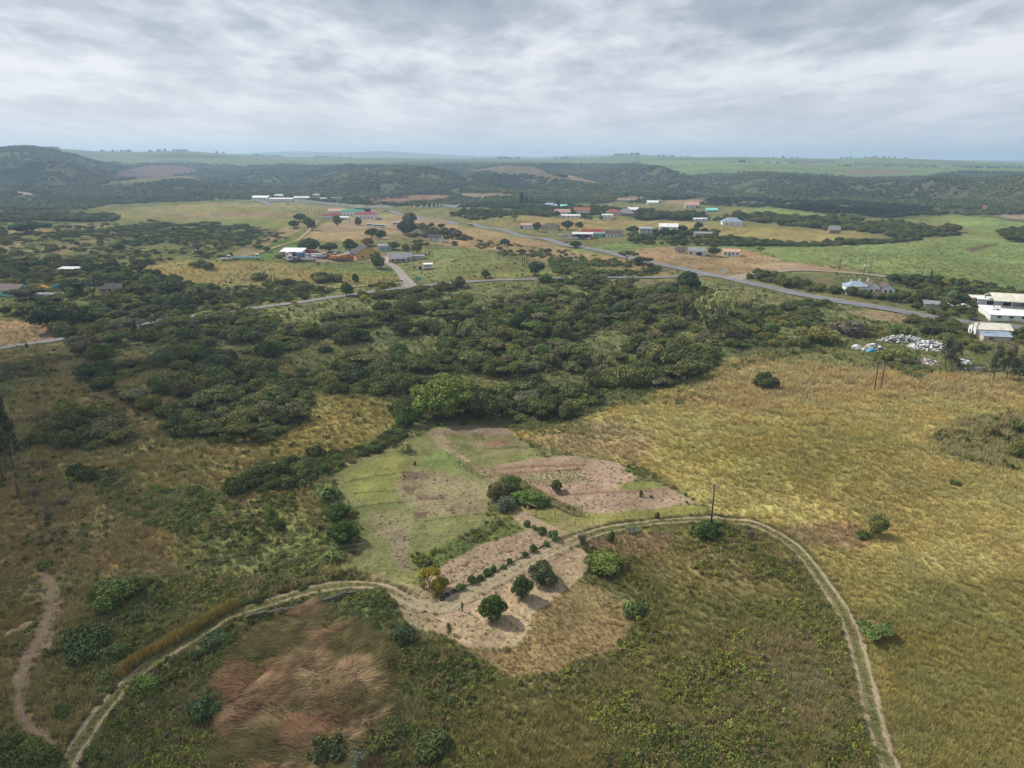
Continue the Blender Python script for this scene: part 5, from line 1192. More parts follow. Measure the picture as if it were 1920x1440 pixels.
house('pale lean-to annex with a blue grey roof against the white panel workshop', 1869, 641, 9, 4, 2.2, -12, 'cream', 'bluegrey', 'flat', .8, win=[('f', -2, 1.6, .7, 1)], cat='annex', name='workshop_annex')
# truck yard
house('white sheet metal shed at the left end of the truck yard', 546, 481, 14, 8, 3.4, -6, 'grey', 'white', 'flat', 1.3, over=.6, gates=[('f', -3, 3.4, 2.6), ('f', 2.5, 3.4, 2.6)], cat='shed', name='metal_shed')
house('yellow gable workshop with a broad dark roof and pale skylights', 690, 486, 15, 13, 4.0, 28, 'yellow', 'dark', 'gable', .55, over=.9, gates=[('f', 3.5, 4.2, 3.2)], win=[('f', -3.5, 1.4, 1.2, 1.2)], cat='workshop', name='workshop', ridge='y')
house('lilac walled store room on the left of the yellow workshop', 664, 484, 7, 7, 2.8, 22, 'lilac', 'grey', 'flat', .5, win=[('f', 0, 1.2, 1, 1)], cat='store room', name='store_room')
house('small pale blue building behind the yellow workshop', 722, 470, 9, 6, 3, 10, 'blue', 'grey', 'flat', .7, win=[('f', -2, 1.2, 1, 1), ('f', 2, 1.2, 1, 1)])
house('cream house with a grey tiled roof and balustrade next to the yellow workshop', 751, 491, 15, 9, 3.1, 18, 'cream', 'grey', 'gable', .5, win=wins('f', 4, 13, 1.2, 1.1) + [('r', -1.5, 1.1, 1.3, 1), ('r', 1.8, 1.1, 1.3, 1)], veranda=(-7.3, 4, 2.4))
house('low grey walled ruin with rubbish on top, right of the cream house', 780, 487, 10, 5, 2.2, 8, 'grey', 'grey', 'flat', .2, win=[('f', -2, 1, 1, .8)], cat='building', name='derelict_building')
# school
SCH = 'school buildings with coloured roofs'
house('white school block with a deep red roof, nearest the left', 622, 411, 20, 9, 4.0, 12, 'white', 'red', win=wins('f', 5, 18, 1.3, 1.2), group=SCH, cat='school', name='school_block')
house('white school block with a red roof at the right of the green one', 684, 410, 22, 10, 4.6, -10, 'white', 'red', win=wins('f', 5, 20, 1.3, 1.2) + [('r', 0, 1.2, 1.4, 1)], group=SCH, cat='school', name='school_block')
house('white school block with a bright green roof', 659, 406, 24, 11, 5.0, -8, 'white', 'green', win=wins('f', 5, 20, 1.4, 1.4), group=SCH, cat='school', name='school_block')
house('school block with a faded pinkish red roof at the back', 633, 401, 24, 10, 3.6, -6, 'white', 'pinkish', win=wins('f', 5, 20, 1.3, 1.2), group=SCH, cat='school', name='school_block')
house('small white school annex with dark pillars in front', 643, 413, 10, 6, 3.2, -10, 'white', 'white', 'flat', .4, gates=[('f', -3, 1.6, 2.4), ('f', 0, 1.6, 2.4), ('f', 3, 1.6, 2.4)], group=SCH, cat='school', name='school_block')
# white works far behind the white posts
WK = 'white works buildings far behind the meadow'
house('broad white hangar with a curved looking roof far beyond the meadow', 487, 376, 25, 16, 5, -4, 'white', 'white', 'gable', .3, win=wins('f', 4, 20, 2, 1.5, 2), group=WK, cat='hangar', name='hangar')
house('long low white factory hall far beyond the meadow', 526, 377, 36, 12, 3.6, -4, 'white', 'white', 'flat', .8, win=wins('f', 6, 32, 2, 1.2, 1.5), group=WK, cat='factory', name='factory_hall')
house('small white upper hall standing behind the low factory hall', 521, 372, 13, 9, 6, -4, 'white', 'white', 'flat', .8, group=WK, cat='factory', name='factory_hall')
house('row of small white stepped roofed buildings left of the tower', 565, 376, 24, 9, 4, -4, 'white', 'silver', 'gable', .5, win=wins('f', 5, 21, 2, 1.4, 1.5), group=WK, cat='factory', name='factory_hall')
house('pinkish square tower with white corners rising among the works', 592, 375, 9, 8, 12, -4, 'pink', 'white', 'flat', .3, win=[('f', 0, 2, 2.4, 7.5), ('f', 0, 2, 2, 3)], group=WK, cat='tower', name='works_tower')
house('white low building right of the square tower', 604, 377, 12, 8, 4, -4, 'white', 'white', 'flat', .4, win=wins('f', 3, 10, 1.6, 1.2, 1.5), group=WK, cat='factory', name='factory_hall')
house('grey block with rows of windows right of the works', 630, 377, 16, 9, 5, -4, 'grey', 'grey', 'flat', .3, win=wins('f', 5, 14, 1.6, 1.0, 3) + wins('f', 5, 14, 1.6, 1.0, 1), group=WK, cat='building', name='office_block')
# cottages and village houses
house('cottage with a dark roof and cream walls under the two dark conifers', 780, 444, 13, 8, 3, -14, 'cream', 'brown', 'hip', .6, win=wins('f', 3, 11), doors=[('f', 5, .9, 2)])
house('white cottage with a dark roof half hidden by bushes right of the conifers', 814, 452, 11, 7, 3, -10, 'white', 'dark', 'gable', .7, win=wins('f', 2, 8) + [('r', 0, 1, 1.2, 1)])
house('white flat roofed house with a grey wing beside the main road', 987, 429, 12, 8, 3.6, -14, 'white', 'pinkish', 'flat', .4, win=wins('f', 3, 10), gates=[('f', -4.5, 2.4, 2.2)])
house('cream bungalow with a brown roof behind trees beside the main road', 1030, 432, 16, 9, 3.2, -14, 'cream', 'brown', 'hip', .6, win=wins('f', 4, 14))
house('bluish white wing joined to the flat roofed roadside house', 997, 428, 8, 6, 3.2, -14, 'blue', 'rust', 'flat', .3, win=wins('f', 2, 6))
house('silver canopied shop at the scrap yard beside the main road', 1092, 447, 15, 9, 3.6, -6, 'brick', 'silver', 'flat', .4, over=1.2, gates=[('f', -3, 4.5, 2.8), ('f', 3, 4.5, 2.8)], cat='shop', name='roadside_shop')
house('long low red roofed building behind the silver canopy', 1110, 441, 18, 7, 3, -6, 'cream', 'red', 'gable', .5, win=wins('f', 4, 16))
house('grey roofed workshop next in the row right of the red roof', 1130, 445, 15, 7, 3, -6, 'teal', 'grey', 'flat', .5, gates=[('f', 2, 3, 2.4)], win=wins('f', 3, 12, skip=(2,)))
house('pale house with a dark roof at the right end of the scrap yard row', 1151, 444, 14, 7, 3, -6, 'white', 'brown', 'gable', .6, win=wins('f', 4, 12))
VH = 'village houses among the dark trees'
house('pale blue village house with a grey roof below the cypresses', 1030, 390, 17, 10, 4, -6, 'blue', 'bluegrey', 'hip', .5, win=wins('f', 5, 15, 1.5, 1.4), group=VH)
house('white village house with a bright turquoise roof', 1052, 391, 16, 9, 3.6, -6, 'white', 'teal', 'gable', .5, win=wins('f', 4, 13, 1.5, 1.4), group=VH)
house('white two part house with a peach coloured roof above the golden field', 1056, 404, 17, 9, 4.2, 10, 'white', 'pinkish', 'gable', .6, win=wins('f', 3, 16, 1.5, 1.4), gates=[('f', 6, 3, 2.6)], group=VH)
house('long white sheet roof behind the row of parked wrecks', 1070, 409, 20, 9, 2.6, -4, 'white', 'white', 'flat', .5, win=wins('f', 4, 20, 1.5, 1), group=VH, cat='shed', name='metal_shed')
house('small salmon roofed village house above the white sheet roof', 1091, 399, 18, 9, 3.2, -6, 'white', 'rust', 'gable', .6, win=wins('f', 3, 14), group=VH)
house('small white cube shaped house by the golden field edge', 1139, 411, 11, 8, 4.2, -4, 'white', 'white', 'flat', .3, win=wins('f', 2, 8), group=VH)
house('cream and red roofed village house left of the thatched one', 1150, 404, 16, 9, 3.6, -6, 'cream', 'rust', 'hip', .6, win=wins('f', 4, 13), group=VH)
house('dark thatched looking house with a wide grey roof at the tree belt', 1174, 405, 17, 11, 3.2, -6, 'brick', 'grey', 'hip', .9, win=wins('f', 4, 13), group=VH)
house('small white house in the trees right of the thatched one', 1187, 399, 12, 8, 4, -6, 'white', 'white', 'gable', .6, win=wins('f', 2, 9), group=VH)
house('grey two storey house among trees right of the scrap yard', 1211, 441, 10, 8, 5.4, -8, 'grey', 'bluegrey', 'flat', .4, win=wins('f', 2, 8, 1.2, 1.1, 1) + wins('f', 2, 8, 1.2, 1.1, 3.6))
house('white two storey house with stepped gables among trees', 1253, 436, 15, 9, 4.8, -10, 'white', 'white', 'gable', .5, win=wins('f', 3, 12, 1.2, 1.2, 1), gates=[('f', 5.5, 2, 2.2)])
house('pale walled house with a grey flat roof behind the hedgerow', 1319, 445, 14, 8, 3.2, -12, 'cream', 'grey', 'flat', .5, win=wins('f', 3, 12))
house('lonely house with a grey hipped roof in the golden field right', 1373, 423, 18, 10, 3.4, -6, 'white', 'bluegrey', 'hip', .7, win=wins('f', 3, 15))
house('white farmhouse below the bare brown earth on the far right', 1297, 390, 18, 10, 4.4, -10, 'white', 'pinkish', 'gable', .55, win=wins('f', 4, 15, 1.6, 1.4), gates=[('f', 7, 3, 3)])
house('small white shed at the foot of the far dark tree belt', 1309, 415, 9, 5, 2.6, -6, 'white', 'white', 'flat', .4, win=wins('f', 2, 7), cat='shed', name='garden_shed')
house('second white shed at the foot of the far tree belt', 1318, 414.5, 9, 5, 2.6, -6, 'white', 'silver', 'flat', .4, win=wins('f', 1, 7), cat='shed', name='garden_shed')
house('small teal roofed house in the wood by the pale far field', 1335, 398, 14, 8, 3, -6, 'teal', 'teal', 'gable', .5, win=wins('f', 2, 10))
house('far white house at the left end of the bare brown earth', 1224, 383, 16, 9, 3.4, -6, 'white', 'white', 'gable', .5, win=wins('f', 2, 12))
house('tiny red walled hut with a grey roof in the golden grass', 1565, 438, 9, 7, 3.4, -10, 'brick', 'grey', 'gable', .9, win=wins('f', 2, 7), cat='hut', name='hut')
# homestead, left edge
house('long house with a greyish brown roof cut by the left edge', 2, 556, 17, 9, 2.8, -6, 'teal', 'brown', 'gable', .5, win=wins('f', 4, 14))
house('dark roofed house hidden under the broad dark tree at the homestead', 207, 550, 9, 7, 2.2, 14, 'cream', 'dark', 'gable', .55, win=wins('f', 3, 8))
house('pale grey outbuilding beside the bare yard of the homestead', 74, 566, 8, 5, 2.6, -10, 'blue', 'grey', 'flat', .4, win=wins('f', 2, 6), cat='outbuilding', name='outbuilding')
house('open cart shed with a pale sheet roof behind the homestead trees', 130, 513, 11, 5, 2.6, 2, 'grey', 'silver', 'flat', .4, gates=[('f', 0, 6, 2.2)], cat='shed', name='cart_shed')

# container kiosk on the green bank
def kiosk():
    p = gp(803, 506); KEEP_OUT.append((p.x, p.y, 6)); KEEP_OUT.append((p.x, p.y - 9, 5))
    r = empty('container_kiosk', p, math.radians(6)); tag(r, 'grey container kiosk with a red counter and white canopy on the green bank', 'kiosk')
    MB().box(-2.4, 2.4, 0, 2.6, -.3, 3.1).build('container', plain('kiosk_grey', (.38, .39, .40), .6), r)
    MB().prism([(-.5, 3.12), (3.0, 3.5), (3.0, 3.66), (-.5, 3.28)], -2.8, 2.8, 'x').build('canopy', roofm('white'), r)
    MB().box(-1.8, 2.9, -1.7, -.05, -.3, 1.25).build('counter', plain('kiosk_red', (.36, .035, .035), .5), r)
    MB().box(-1.9, 3.0, -1.8, -.02, 1.26, 1.38).build('counter_top', M_FRAME, r)
    t = MB(); t.wheel(0, 0, 0, .001, .001)
    q = gp(788, 506); t = empty('water_tank', q); tag(t, 'dark blue round water tank beside the grey container kiosk', 'water tank')
    MB().tube([(0, 0, -.2), (0, 0, .1), (0, 0, 1.9), (0, 0, 2.2), (0, 0, 2.35)], [.95, 1.0, 1.0, .7, .3], 18).build('tank', plain('tank_blue', (.025, .035, .085), .5), t, True)
    MB().tube([(0, 0, 2.34), (0, 0, 2.5)], [.3, .28], 12).build('lid', plain('tank_lid', (.02, .02, .03), .5), t)
kiosk()

def road_sign(u, v, col, label, wd=2.6, hh=1.5, z=2.4, rot=0):
    p = gp(u, v); r = empty('road_sign', p, math.radians(rot)); tag(r, label, 'sign')
    for x in (-wd * .35, wd * .35): MB().tube([(x, 0, -.3), (x, 0, z + hh * .5)], .06, 6).build('post', M_STEEL, r)
    MB().box(-wd / 2, wd / 2, -.12, -.07, z - hh / 2, z + hh / 2).build('board', plain('sign_' + label[:12], col, .5, .06), r)
    return r
road_sign(785, 531, (.05, .36, .28), 'green direction sign on posts by the driveway mouth', 2.4, 1.7, 2.2, 8)
road_sign(1357, 515, (.7, .7, .68), 'white signboard in the fork of the main and branch roads', 3.4, 2.0, 2.2, -10)

def billboard():
    p = gp(681, 399); r = empty('billboard', p, math.radians(-8)); tag(r, 'long black billboard beside the distant main road', 'billboard')
    for x in (-8, 0, 8): MB().tube([(x, 0, -1), (x, 0, 3)], .2, 6).build('post', M_STEEL, r)
    MB().box(-9, 9, -.5, -.25, 1.2, 5).build('board', plain('billboard_black', (.03, .03, .032), .6), r)
    p = gp(675, 393); r = empty('gate_pillar', p); tag(r, 'white gate building among the white posts behind the black billboard', 'gatehouse')
    MB().box(-4, 4, -2, 2, -1, 5).build('wall', wallm('white'), r); MB().box(-4.4, 4.4, -2.4, 2.4, 5.01, 5.5).build('roof', roofm('white'), r)
billboard()

def white_posts(pix, n, label):
    g = ground([p[0] for p in pix], [p[1] for p in pix]); path = smooth_path(list(g), 1.0)
    arc = np.concatenate([[0], np.cumsum(np.linalg.norm(np.diff(path, axis=0), axis=1))])
    x0 = np.array([path[0, 0], path[0, 1]]); r = empty('white_post_fence', (x0[0], x0[1], H1(*x0))); tag(r, label, 'fence')
    base = None; prev = None
    for k in range(n):
        s = arc[-1] * k / (n - 1); x = np.interp(s, arc, path[:, 0]) - x0[0]; y = np.interp(s, arc, path[:, 1]) - x0[1]; z = H1(x + x0[0], y + x0[1]) - r.location.z
        if base is None:
            base = MB().box(-.8, .8, -.5, .5, -.6, 3.6).box(-.95, .95, -.65, .65, 3.61, 3.95).build('post', wallm('white'), r); o = base
        else:
            o = base.copy(); link(o, r)
        o.location = (x, y, z)
        if prev is not None and k % 2 == 0:
            pass
        prev = (x, y, z)
    m = MB(); P = [(np.interp(arc[-1] * t, arc, path[:, 0]) - x0[0], np.interp(arc[-1] * t, arc, path[:, 1]) - x0[1]) for t in np.linspace(0, 1, 40)]
    m.tube([(a, b, H1(a + x0[0], b + x0[1]) - r.location.z + .5) for a, b in P], .35, 5); m.build('rail', M_CONC, r)
white_posts([(553, 380), (600, 383), (650, 388.5), (690, 391.5), (735, 392.5)], 48, 'row of white fence posts along the far stretch of the main road')
white_posts([(777, 390.5), (800, 389.5), (830, 388.5), (862, 387.8)], 20, 'shorter row of white fence posts right of the black billboard')

# ------------------------------------------------------------------ vehicles
M_TYRE = plain('tyre_rubber', (.02, .02, .02), .9, .2); M_RIM = plain('wheel_rim', (.35, .35, .35), .4, .1, 3, .5)
def paint(c): return plain('paint_%02d%02d%02d' % tuple(int(99 * q) for q in c), c, .35, .12, .8, 0, 0, .5)
def wheels(r, spots, rad, w):
    for (x, y) in spots:
        k = MB().wheel(x, y, rad, rad, w).build('wheel', M_TYRE, r); MB().wheel(x, y + math.copysign(.012, y), rad, rad * .5, w).build('rim', M_RIM, k)
def truck(label, u, v, rot, cab, bed, kind='flat', L_=7.0):
    """cab towards +x"""
    p = gp(u, v); KEEP_OUT.append((p.x, p.y, 4)); r = empty('truck', p, math.radians(rot)); tag(r, label, 'truck', 'trucks parked in the yard'); r.scale = (1.25, 1.25, 1.3)
    x1 = L_ / 2; c = paint(cab)
    MB().box(-x1, x1 - .3, -.45, .45, .55, .85).build('chassis', plain('chassis_dark', (.04, .035, .03), .8), r)
    MB().prism([(x1 - 1.9, .7), (x1, .7), (x1, 1.6), (x1 - .3, 2.6), (x1 - 1.9, 2.65)], -1.1, 1.1, 'y').build('cab', c, r)
    MB().prism([(x1 - .005, 1.62), (x1 + .03, 1.62), (x1 - .24, 2.45), (x1 - .28, 2.45)], -.95, .95, 'y').build('windscreen', M_GLASS, r)
    for s in (-1, 1): MB().box(x1 - 1.5, x1 - .45, s * 1.105 - .02, s * 1.105 + .02, 1.7, 2.35).build('window', M_GLASS, r)
    b = paint(bed)
    if kind == 'flat': MB().box(-x1, x1 - 2.05, -1.2, 1.2, .87, 1.1).box(-x1, x1 - 2.05, -1.2, -1.12, 1.1, 1.6).box(-x1, x1 - 2.05, 1.12, 1.2, 1.1, 1.6).box(-x1, -x1 + .08, -1.11, 1.11, 1.1, 1.6).build('load_bed', b, r)
    elif kind == 'box': MB().box(-x1, x1 - 2.05, -1.2, 1.2, .87, 3.2).build('box_body', b, r)
    elif kind == 'tipper': MB().prism([(-x1, 1.5), (-x1 + .3, .87), (x1 - 2.1, .87), (x1 - 2.1, 2.3), (-x1 - .2, 2.3)], -1.2, 1.2, 'y').build('tipper_body', b, r)
    wheels(r, [(x1 - .9, -1), (x1 - .9, 1), (-x1 + 1.2, -1), (-x1 + 1.2, 1), (-x1 + 2.3, -1), (-x1 + 2.3, 1)], .5, .35)
    return r
WH = (.68, .68, .66); OR = (.62, .26, .05); RED = (.30, .05, .04); BLU = (.10, .17, .33); RST = (.22, .10, .07); TEA = (.38, .56, .58)
truck('white truck with a rusty bed at the far left of the yard', 530, 484, 20, WH, RST)
truck('white flatbed truck parked side on near the white shed', 541, 489, -60, WH, (.45, .4, .36))
truck('truck with white cab and brown load in front of the white shed', 551, 490, 190, WH, RST)
truck('small white wreck in the grass at the front of the truck row', 548, 487, 150, (.55, .53, .5), (.5, .5, .48), 'flat', 5.2)
truck('truck with a blue tarpaulin body in the yard', 568, 486, 10, WH, BLU, 'box', 6.5)
truck('long white flatbed truck at the front of the yard', 575, 490, 12, WH, (.62, .6, .56), 'flat', 9.5)
truck('truck with a dark red box body beside the white shed', 584, 480, 0, RED, RED, 'box', 7.5)
truck('cream truck with a tall white body in the middle of the yard', 598, 484, 8, (.6, .55, .45), (.66, .64, .6), 'tipper', 8)
truck('brown flatbed trailer truck in the middle of the row', 618, 484, 4, (.5, .48, .45), RST, 'flat', 8)
truck('orange tipper truck in the yard', 633, 488, 15, OR, OR, 'tipper', 7)
truck('yellow orange truck cab right of the orange tipper', 642, 487, 20, (.66, .36, .06), (.55, .30, .06), 'flat', 6)
truck('rust red flatbed truck at the right end of the row', 647, 490, 10, (.5, .16, .1), RST, 'flat', 9)
truck('white truck by the lilac store room', 656, 484, 185, WH, (.35, .1, .08), 'flat', 6.5)
truck('old white truck cab standing alone in the pasture left of the yard', 424, 489, 20, WH, WH, 'flat', 5)
truck('long pale teal truck trailer with a white cab left of the yard', 462, 487, 5, WH, TEA, 'flat', 13)

def car(label, u, v, rot, col, pickup=False, name='parked_car', group=None, cat='car', lift=0):
    p = gp(u, v); p.z += lift; KEEP_OUT.append((p.x, p.y, 3)); r = empty(name, p, math.radians(rot)); tag(r, label, cat, group)
    c = paint(col)
    if pickup:
        MB().prism([(-2.5, .45), (2.5, .45), (2.55, .95), (1.4, 1.1), (.75, 1.72), (-.55, 1.75), (-.7, 1.12), (-2.5, 1.1)], -.88, .88, 'y').build('body', c, r)
        MB().prism([(1.33, 1.14), (1.36, 1.14), (.78, 1.68), (.74, 1.68)], -.76, .76, 'y').build('windscreen', M_GLASS, r)
    else:
        MB().prism([(-2.1, .4), (2.1, .4), (2.15, .8), (1.1, .98), (.5, 1.45), (-1.2, 1.45), (-1.9, .98), (-2.15, .85)], -.84, .84, 'y').build('body', c, r)
        MB().prism([(1.06, 1.01), (1.09, 1.01), (.54, 1.41), (.5, 1.41)], -.72, .72, 'y').build('windscreen', M_GLASS, r)
    for s in (-1, 1): MB().box(-.5 if pickup else -1.1, .7, s * .85 - .03, s * .85 + .03, 1.05, 1.36).build('window', M_GLASS, r)
    wheels(r, [(1.35, -.75), (1.35, .75), (-1.35, -.75), (-1.35, .75)], .33, .22)
    return r
car('small red car driving on the main road near the scrap yard', 1062, 457, 155, (.35, .04, .04), name='car', lift=.55)
car('dark car on the far stretch of the main road', 883, 424, 160, (.05, .05, .06), name='car', lift=.55)
car('white pickup parked in the yard left of the green paving', 1806, 577, 0, WH, True, cat='pickup')
car('white car half hidden by shrubs left of the white pickup', 1776, 575, -10, WH)
car('white car in the bare yard of the left homestead', 123, 556, 10, WH)
car('red car in the row of wrecks at the village edge', 990, 404, 10, (.35, .05, .05), group='wrecks at the village edge')
car('maroon car in the row of wrecks at the village edge', 997, 405, 0, (.22, .04, .05), group='wrecks at the village edge')
car('white car next to the maroon one at the village edge', 1000, 403.5, 30, WH, group='wrecks at the village edge')
car('white van like car right of the two red wrecks', 1008, 402.5, 15, WH, True, group='wrecks at the village edge')
car('black car in the row of wrecks left of the peach roofed house', 1016, 402, 5, (.04, .04, .05), group='wrecks at the village edge')
car('grey car near the peach roofed house', 1031, 405, 10, (.3, .3, .32), group='wrecks at the village edge')
car('blue car near the peach roofed house', 1041, 405, -10, (.1, .15, .3), group='wrecks at the village edge')
rg = random.Random(4)
SCRAP = [('white', WH), ('silver', (.45, .46, .48)), ('pale blue', (.35, .45, .6)), ('black', (.04, .04, .05)), ('dark red', (.28, .05, .05)), ('beige', (.5, .42, .32))]
for k, (nm, c) in enumerate(SCRAP * 2):
    row = k // 6
    car(f'{nm} wreck in the {"back" if row == 0 else "front"} row of the scrap yard by the main road', (1052 if row == 0 else 1068) + (k % 6) * 7.5, 443 + row * 5 + .3 * (k % 6), rg.uniform(-40, 40), c, rg.random() < .4, name='wrecked_car', group='wrecks in the scrap yard')
# buses by the school
def bus(label, u, v, rot, L_=12):
    p = gp(u, v); KEEP_OUT.append((p.x, p.y, 7)); r = empty('bus', p, math.radians(rot)); tag(r, label, 'bus', 'white buses below the school')
    MB().prism([(-L_ / 2, .5), (L_ / 2, .5), (L_ / 2 + .05, 1.6), (L_ / 2 - .2, 3.2), (-L_ / 2, 3.2)], -1.25, 1.25, 'y').build('body', paint(WH), r)
    for s in (-1, 1): MB().box(-L_ / 2 + .8, L_ / 2 - 1.2, s * 1.255 - .02, s * 1.255 + .02, 1.7, 2.7).build('window_band', M_GLASS, r)
    MB().prism([(L_ / 2 + .04, 1.62), (L_ / 2 + .08, 1.62), (L_ / 2 - .12, 3.0), (L_ / 2 - .16, 3.0)], -1.1, 1.1, 'y').build('windscreen', M_GLASS, r)
    wheels(r, [(L_ / 2 - 2.2, -1.05), (L_ / 2 - 2.2, 1.05), (-L_ / 2 + 2.8, -1.05), (-L_ / 2 + 2.8, 1.05)], .5, .3)
bus('white bus at the left of the pair below the red school roof', 697, 425.5, 172, 12)
bus('white bus close behind the left one with its window band in view', 711, 427, 170, 13)
bus('white bus parked apart near the tall conifer', 747, 423, 178, 12)
# machines at the left homestead
def tarp(label, u, v, col, L_=6):
    p = gp(u, v); KEEP_OUT.append((p.x, p.y, 4)); r = empty('covered_boat', p, math.radians(8)); tag(r, label, 'covered load')
    MB().prism([(-L_ / 2, .5), (-L_ * .3, 1.6), (0, 2.2), (L_ * .3, 1.5), (L_ / 2, .6), (L_ * .4, .3), (-L_ * .4, .3)], -1.2, 1.2, 'y').build('tarpaulin', plain('tarp_' + label[:6], col, .4), r)
    MB().box(-L_ * .45, L_ * .45, -1, 1, .15, .29).build('trailer', M_STEEL, r); wheels(r, [(-1, -1), (-1, 1)], .35, .2)
tarp('bright blue tarpaulin over a trailer in the homestead yard', 117, 540, (.05, .30, .55), 9)
tarp('orange covered load under the trees of the homestead', 79, 544, (.5, .22, .04), 7)
tarp('orange brown covered load behind the blue tarpaulin', 133, 534, (.42, .17, .05), 6)

# ------------------------------------------------------------------ poles and lines
M_POLE = plain('creosoted_pole', (.055, .042, .035), .8, .3, 4); M_INS = plain('insulator', (.45, .42, .38), .3); M_WIRE = plain('wire', (.30, .29, .27), .5)
def pole(label, u, v, h, rot=0, arm=True, box=False, group=None, lean=0):
    p = gp(u, v); KEEP_OUT.append((p.x, p.y, .5)); r = empty('utility_pole', p, math.radians(rot)); tag(r, label, 'utility pole', group); r.rotation_euler[1] = lean
    MB().tube([(0, 0, -.6), (0, 0, h)], [.16, .11], 8).build('pole', M_POLE, r, True)
    if arm:
        MB().box(-.9, .9, -.16, -.09, h - .75, h - .6).build('crossarm', M_STEEL, r)
        for x in (-.8, 0, .8): MB().tube([(x, -.12, h - .59), (x, -.12, h - .32)], [.06, .04], 6).build('insulator', M_INS, r)
    if box: MB().box(-.35, .35, -.75, -.14, h * .62, h * .62 + 1.0).build('transformer', M_FRAME, r)
    return r, p
P0, pp0 = pole('tall dark utility pole standing in the green bush beside the track', 1331, 1006, 9.6, 20)
def hframe(label, ua, va, ub, vb, h, wd=None):
    a, b = gp(ua, va), gp(ub, vb); c = (a + b) / 2; r = empty('twin_pole', c, math.atan2(b.y - a.y, b.x - a.x)); tag(r, label, 'utility pole'); d = (b - a).length / 2
    KEEP_OUT.append((c.x, c.y, 1))
    for x in (-d, d): MB().tube([(x, 0, -1), (x, 0, h)], [.17, .12], 8).build('pole', M_POLE, r, True)
    MB().box(-d - .9, d + .9, -.19, -.13, h - .5, h - .32).build('crossarm', M_POLE, r)
    for x in (-d - .8, 0, d + .8): MB().tube([(x, -.16, h - .31), (x, -.16, h - .05)], [.06, .04], 6).build('insulator', M_INS, r)
    return c
HC = hframe('pair of dark poles with a crossarm at the top of the golden field', 1639, 734, 1651, 733, 8.6)
hframe('pair of thin dark poles beside the side road on the left', 511, 541, 516, 540, 9.5)
hframe('pair of dark poles on the green bank left of the round dark tree', 979, 500, 984, 500, 9.5)
pole('slim single pole on the dry pasture left of the pair', 936, 487, 9, 0, False)
pole('slim single pole right of the dirt strip below the main road', 951, 474, 8, 0, False)
DP, dpp = pole('pole with a crossarm rising out of the white rubbish heap', 1740, 662, 9.5, -15)
pole('pole carrying a white transformer at the cane field corner', 1619, 517, 8.5, 0, True, True)
POLES_C = 'poles along the cane field edge'
pole('leaning pole inside the cane field, right of the homestead', 1726, 523, 8.5, 0, False, False, None, .12)
pole('left pole of the close pair at the cane field corner', 1629, 516, 9, 0, False, False, POLES_C); pole('right pole of the close pair at the cane field corner', 1632, 515, 9.5, 0, False, False, POLES_C)
pole('pole at the bend of the sandy farm road', 1574, 506, 9, 0, False)
pole('pole behind the white garage fronted house', 1331, 466, 8, 0, True)
pole('short dark pole beside the palms on the left pasture', 413, 558, 6.5, 0, False)
pole('pole standing left of the small white panel workshop', 1828, 636, 9, 0, True, True)
pole('second pole left of the small white panel workshop', 1820, 636, 8.5, 0, True)
for k, (u, v) in enumerate(((557, 399), (577, 402), (592, 407), (597, 409), (600, 404))):
    pole('thin pole in the cluster left of the school', u, v, 10, 0, False, False, 'thin poles left of the school')
def wire(label, pts, sag, r=.018, n=26):
    P = []
    for a, b in zip(pts, pts[1:]):
        for k in range(n):
            t = k / n; P.append((a[0] + (b[0] - a[0]) * t, a[1] + (b[1] - a[1]) * t, a[2] + (b[2] - a[2]) * t - sag * 4 * t * (1 - t)))
    P.append(tuple(pts[-1])); o = MB().tube(P, r, 4).build('power_line', M_WIRE); tag(o, label, 'power line')
A = gp(-330, 1260)
wire('nearer thin power line crossing the left slope to the bushy pole', [(A.x, A.y, A.z + 9), (pp0.x - .75, pp0.y, pp0.z + 9.2)], 2.4)
wire('farther thin power line crossing the left slope to the bushy pole', [(A.x - .8, A.y + 3.2, A.z + 9), (pp0.x + .75, pp0.y + .3, pp0.z + 9.2)], 2.4)
B = gp(2150, 735)
wire('upper thin power line from the twin poles to the right edge', [(HC.x - .8, HC.y, HC.z + 8.5), (B.x, B.y, B.z + 9)], 2.2)
wire('lower thin power line from the twin poles to the right edge', [(HC.x + .8, HC.y - .3, HC.z + 8.5), (B.x, B.y - 2, B.z + 9)], 2.2)
wire('thin power line from the bushy pole up to the twin poles', [(pp0.x, pp0.y, pp0.z + 9.5), (HC.x, HC.y, HC.z + 8.4)], 3.2)
# masts on the far hills
def mast(label, u, v, h, w):
    p = gp(u, v); r = empty('lattice_mast', p); tag(r, label, 'mast'); m = MB()
    for (x, y) in ((-1, -1), (1, -1), (1, 1), (-1, 1)): m.tube([(x * w, y * w, -2), (x * w * .25, y * w * .25, h)], [.5, .3], 4)
    for k in range(10):
        z0, z1 = h * k / 10, h * (k + 1) / 10; a, b = w * (1 - .75 * k / 10), w * (1 - .75 * (k + 1) / 10)
        m.tube([(-a, -a, z0), (b, -b, z1)], .22, 3); m.tube([(a, -a, z0), (b, b, z1)], .22, 3)
    m.build('lattice', M_STEEL, r); MB().tube([(0, 0, h - .5), (0, 0, h * 1.12)], .25, 5).build('antenna', M_STEEL, r)
mast('tall thin mast on the wooded hill at the left edge', 23, 275.5, 20, 1.9)
mast('thin mast on the far skyline near the centre', 890, 299.5, 52, 3)
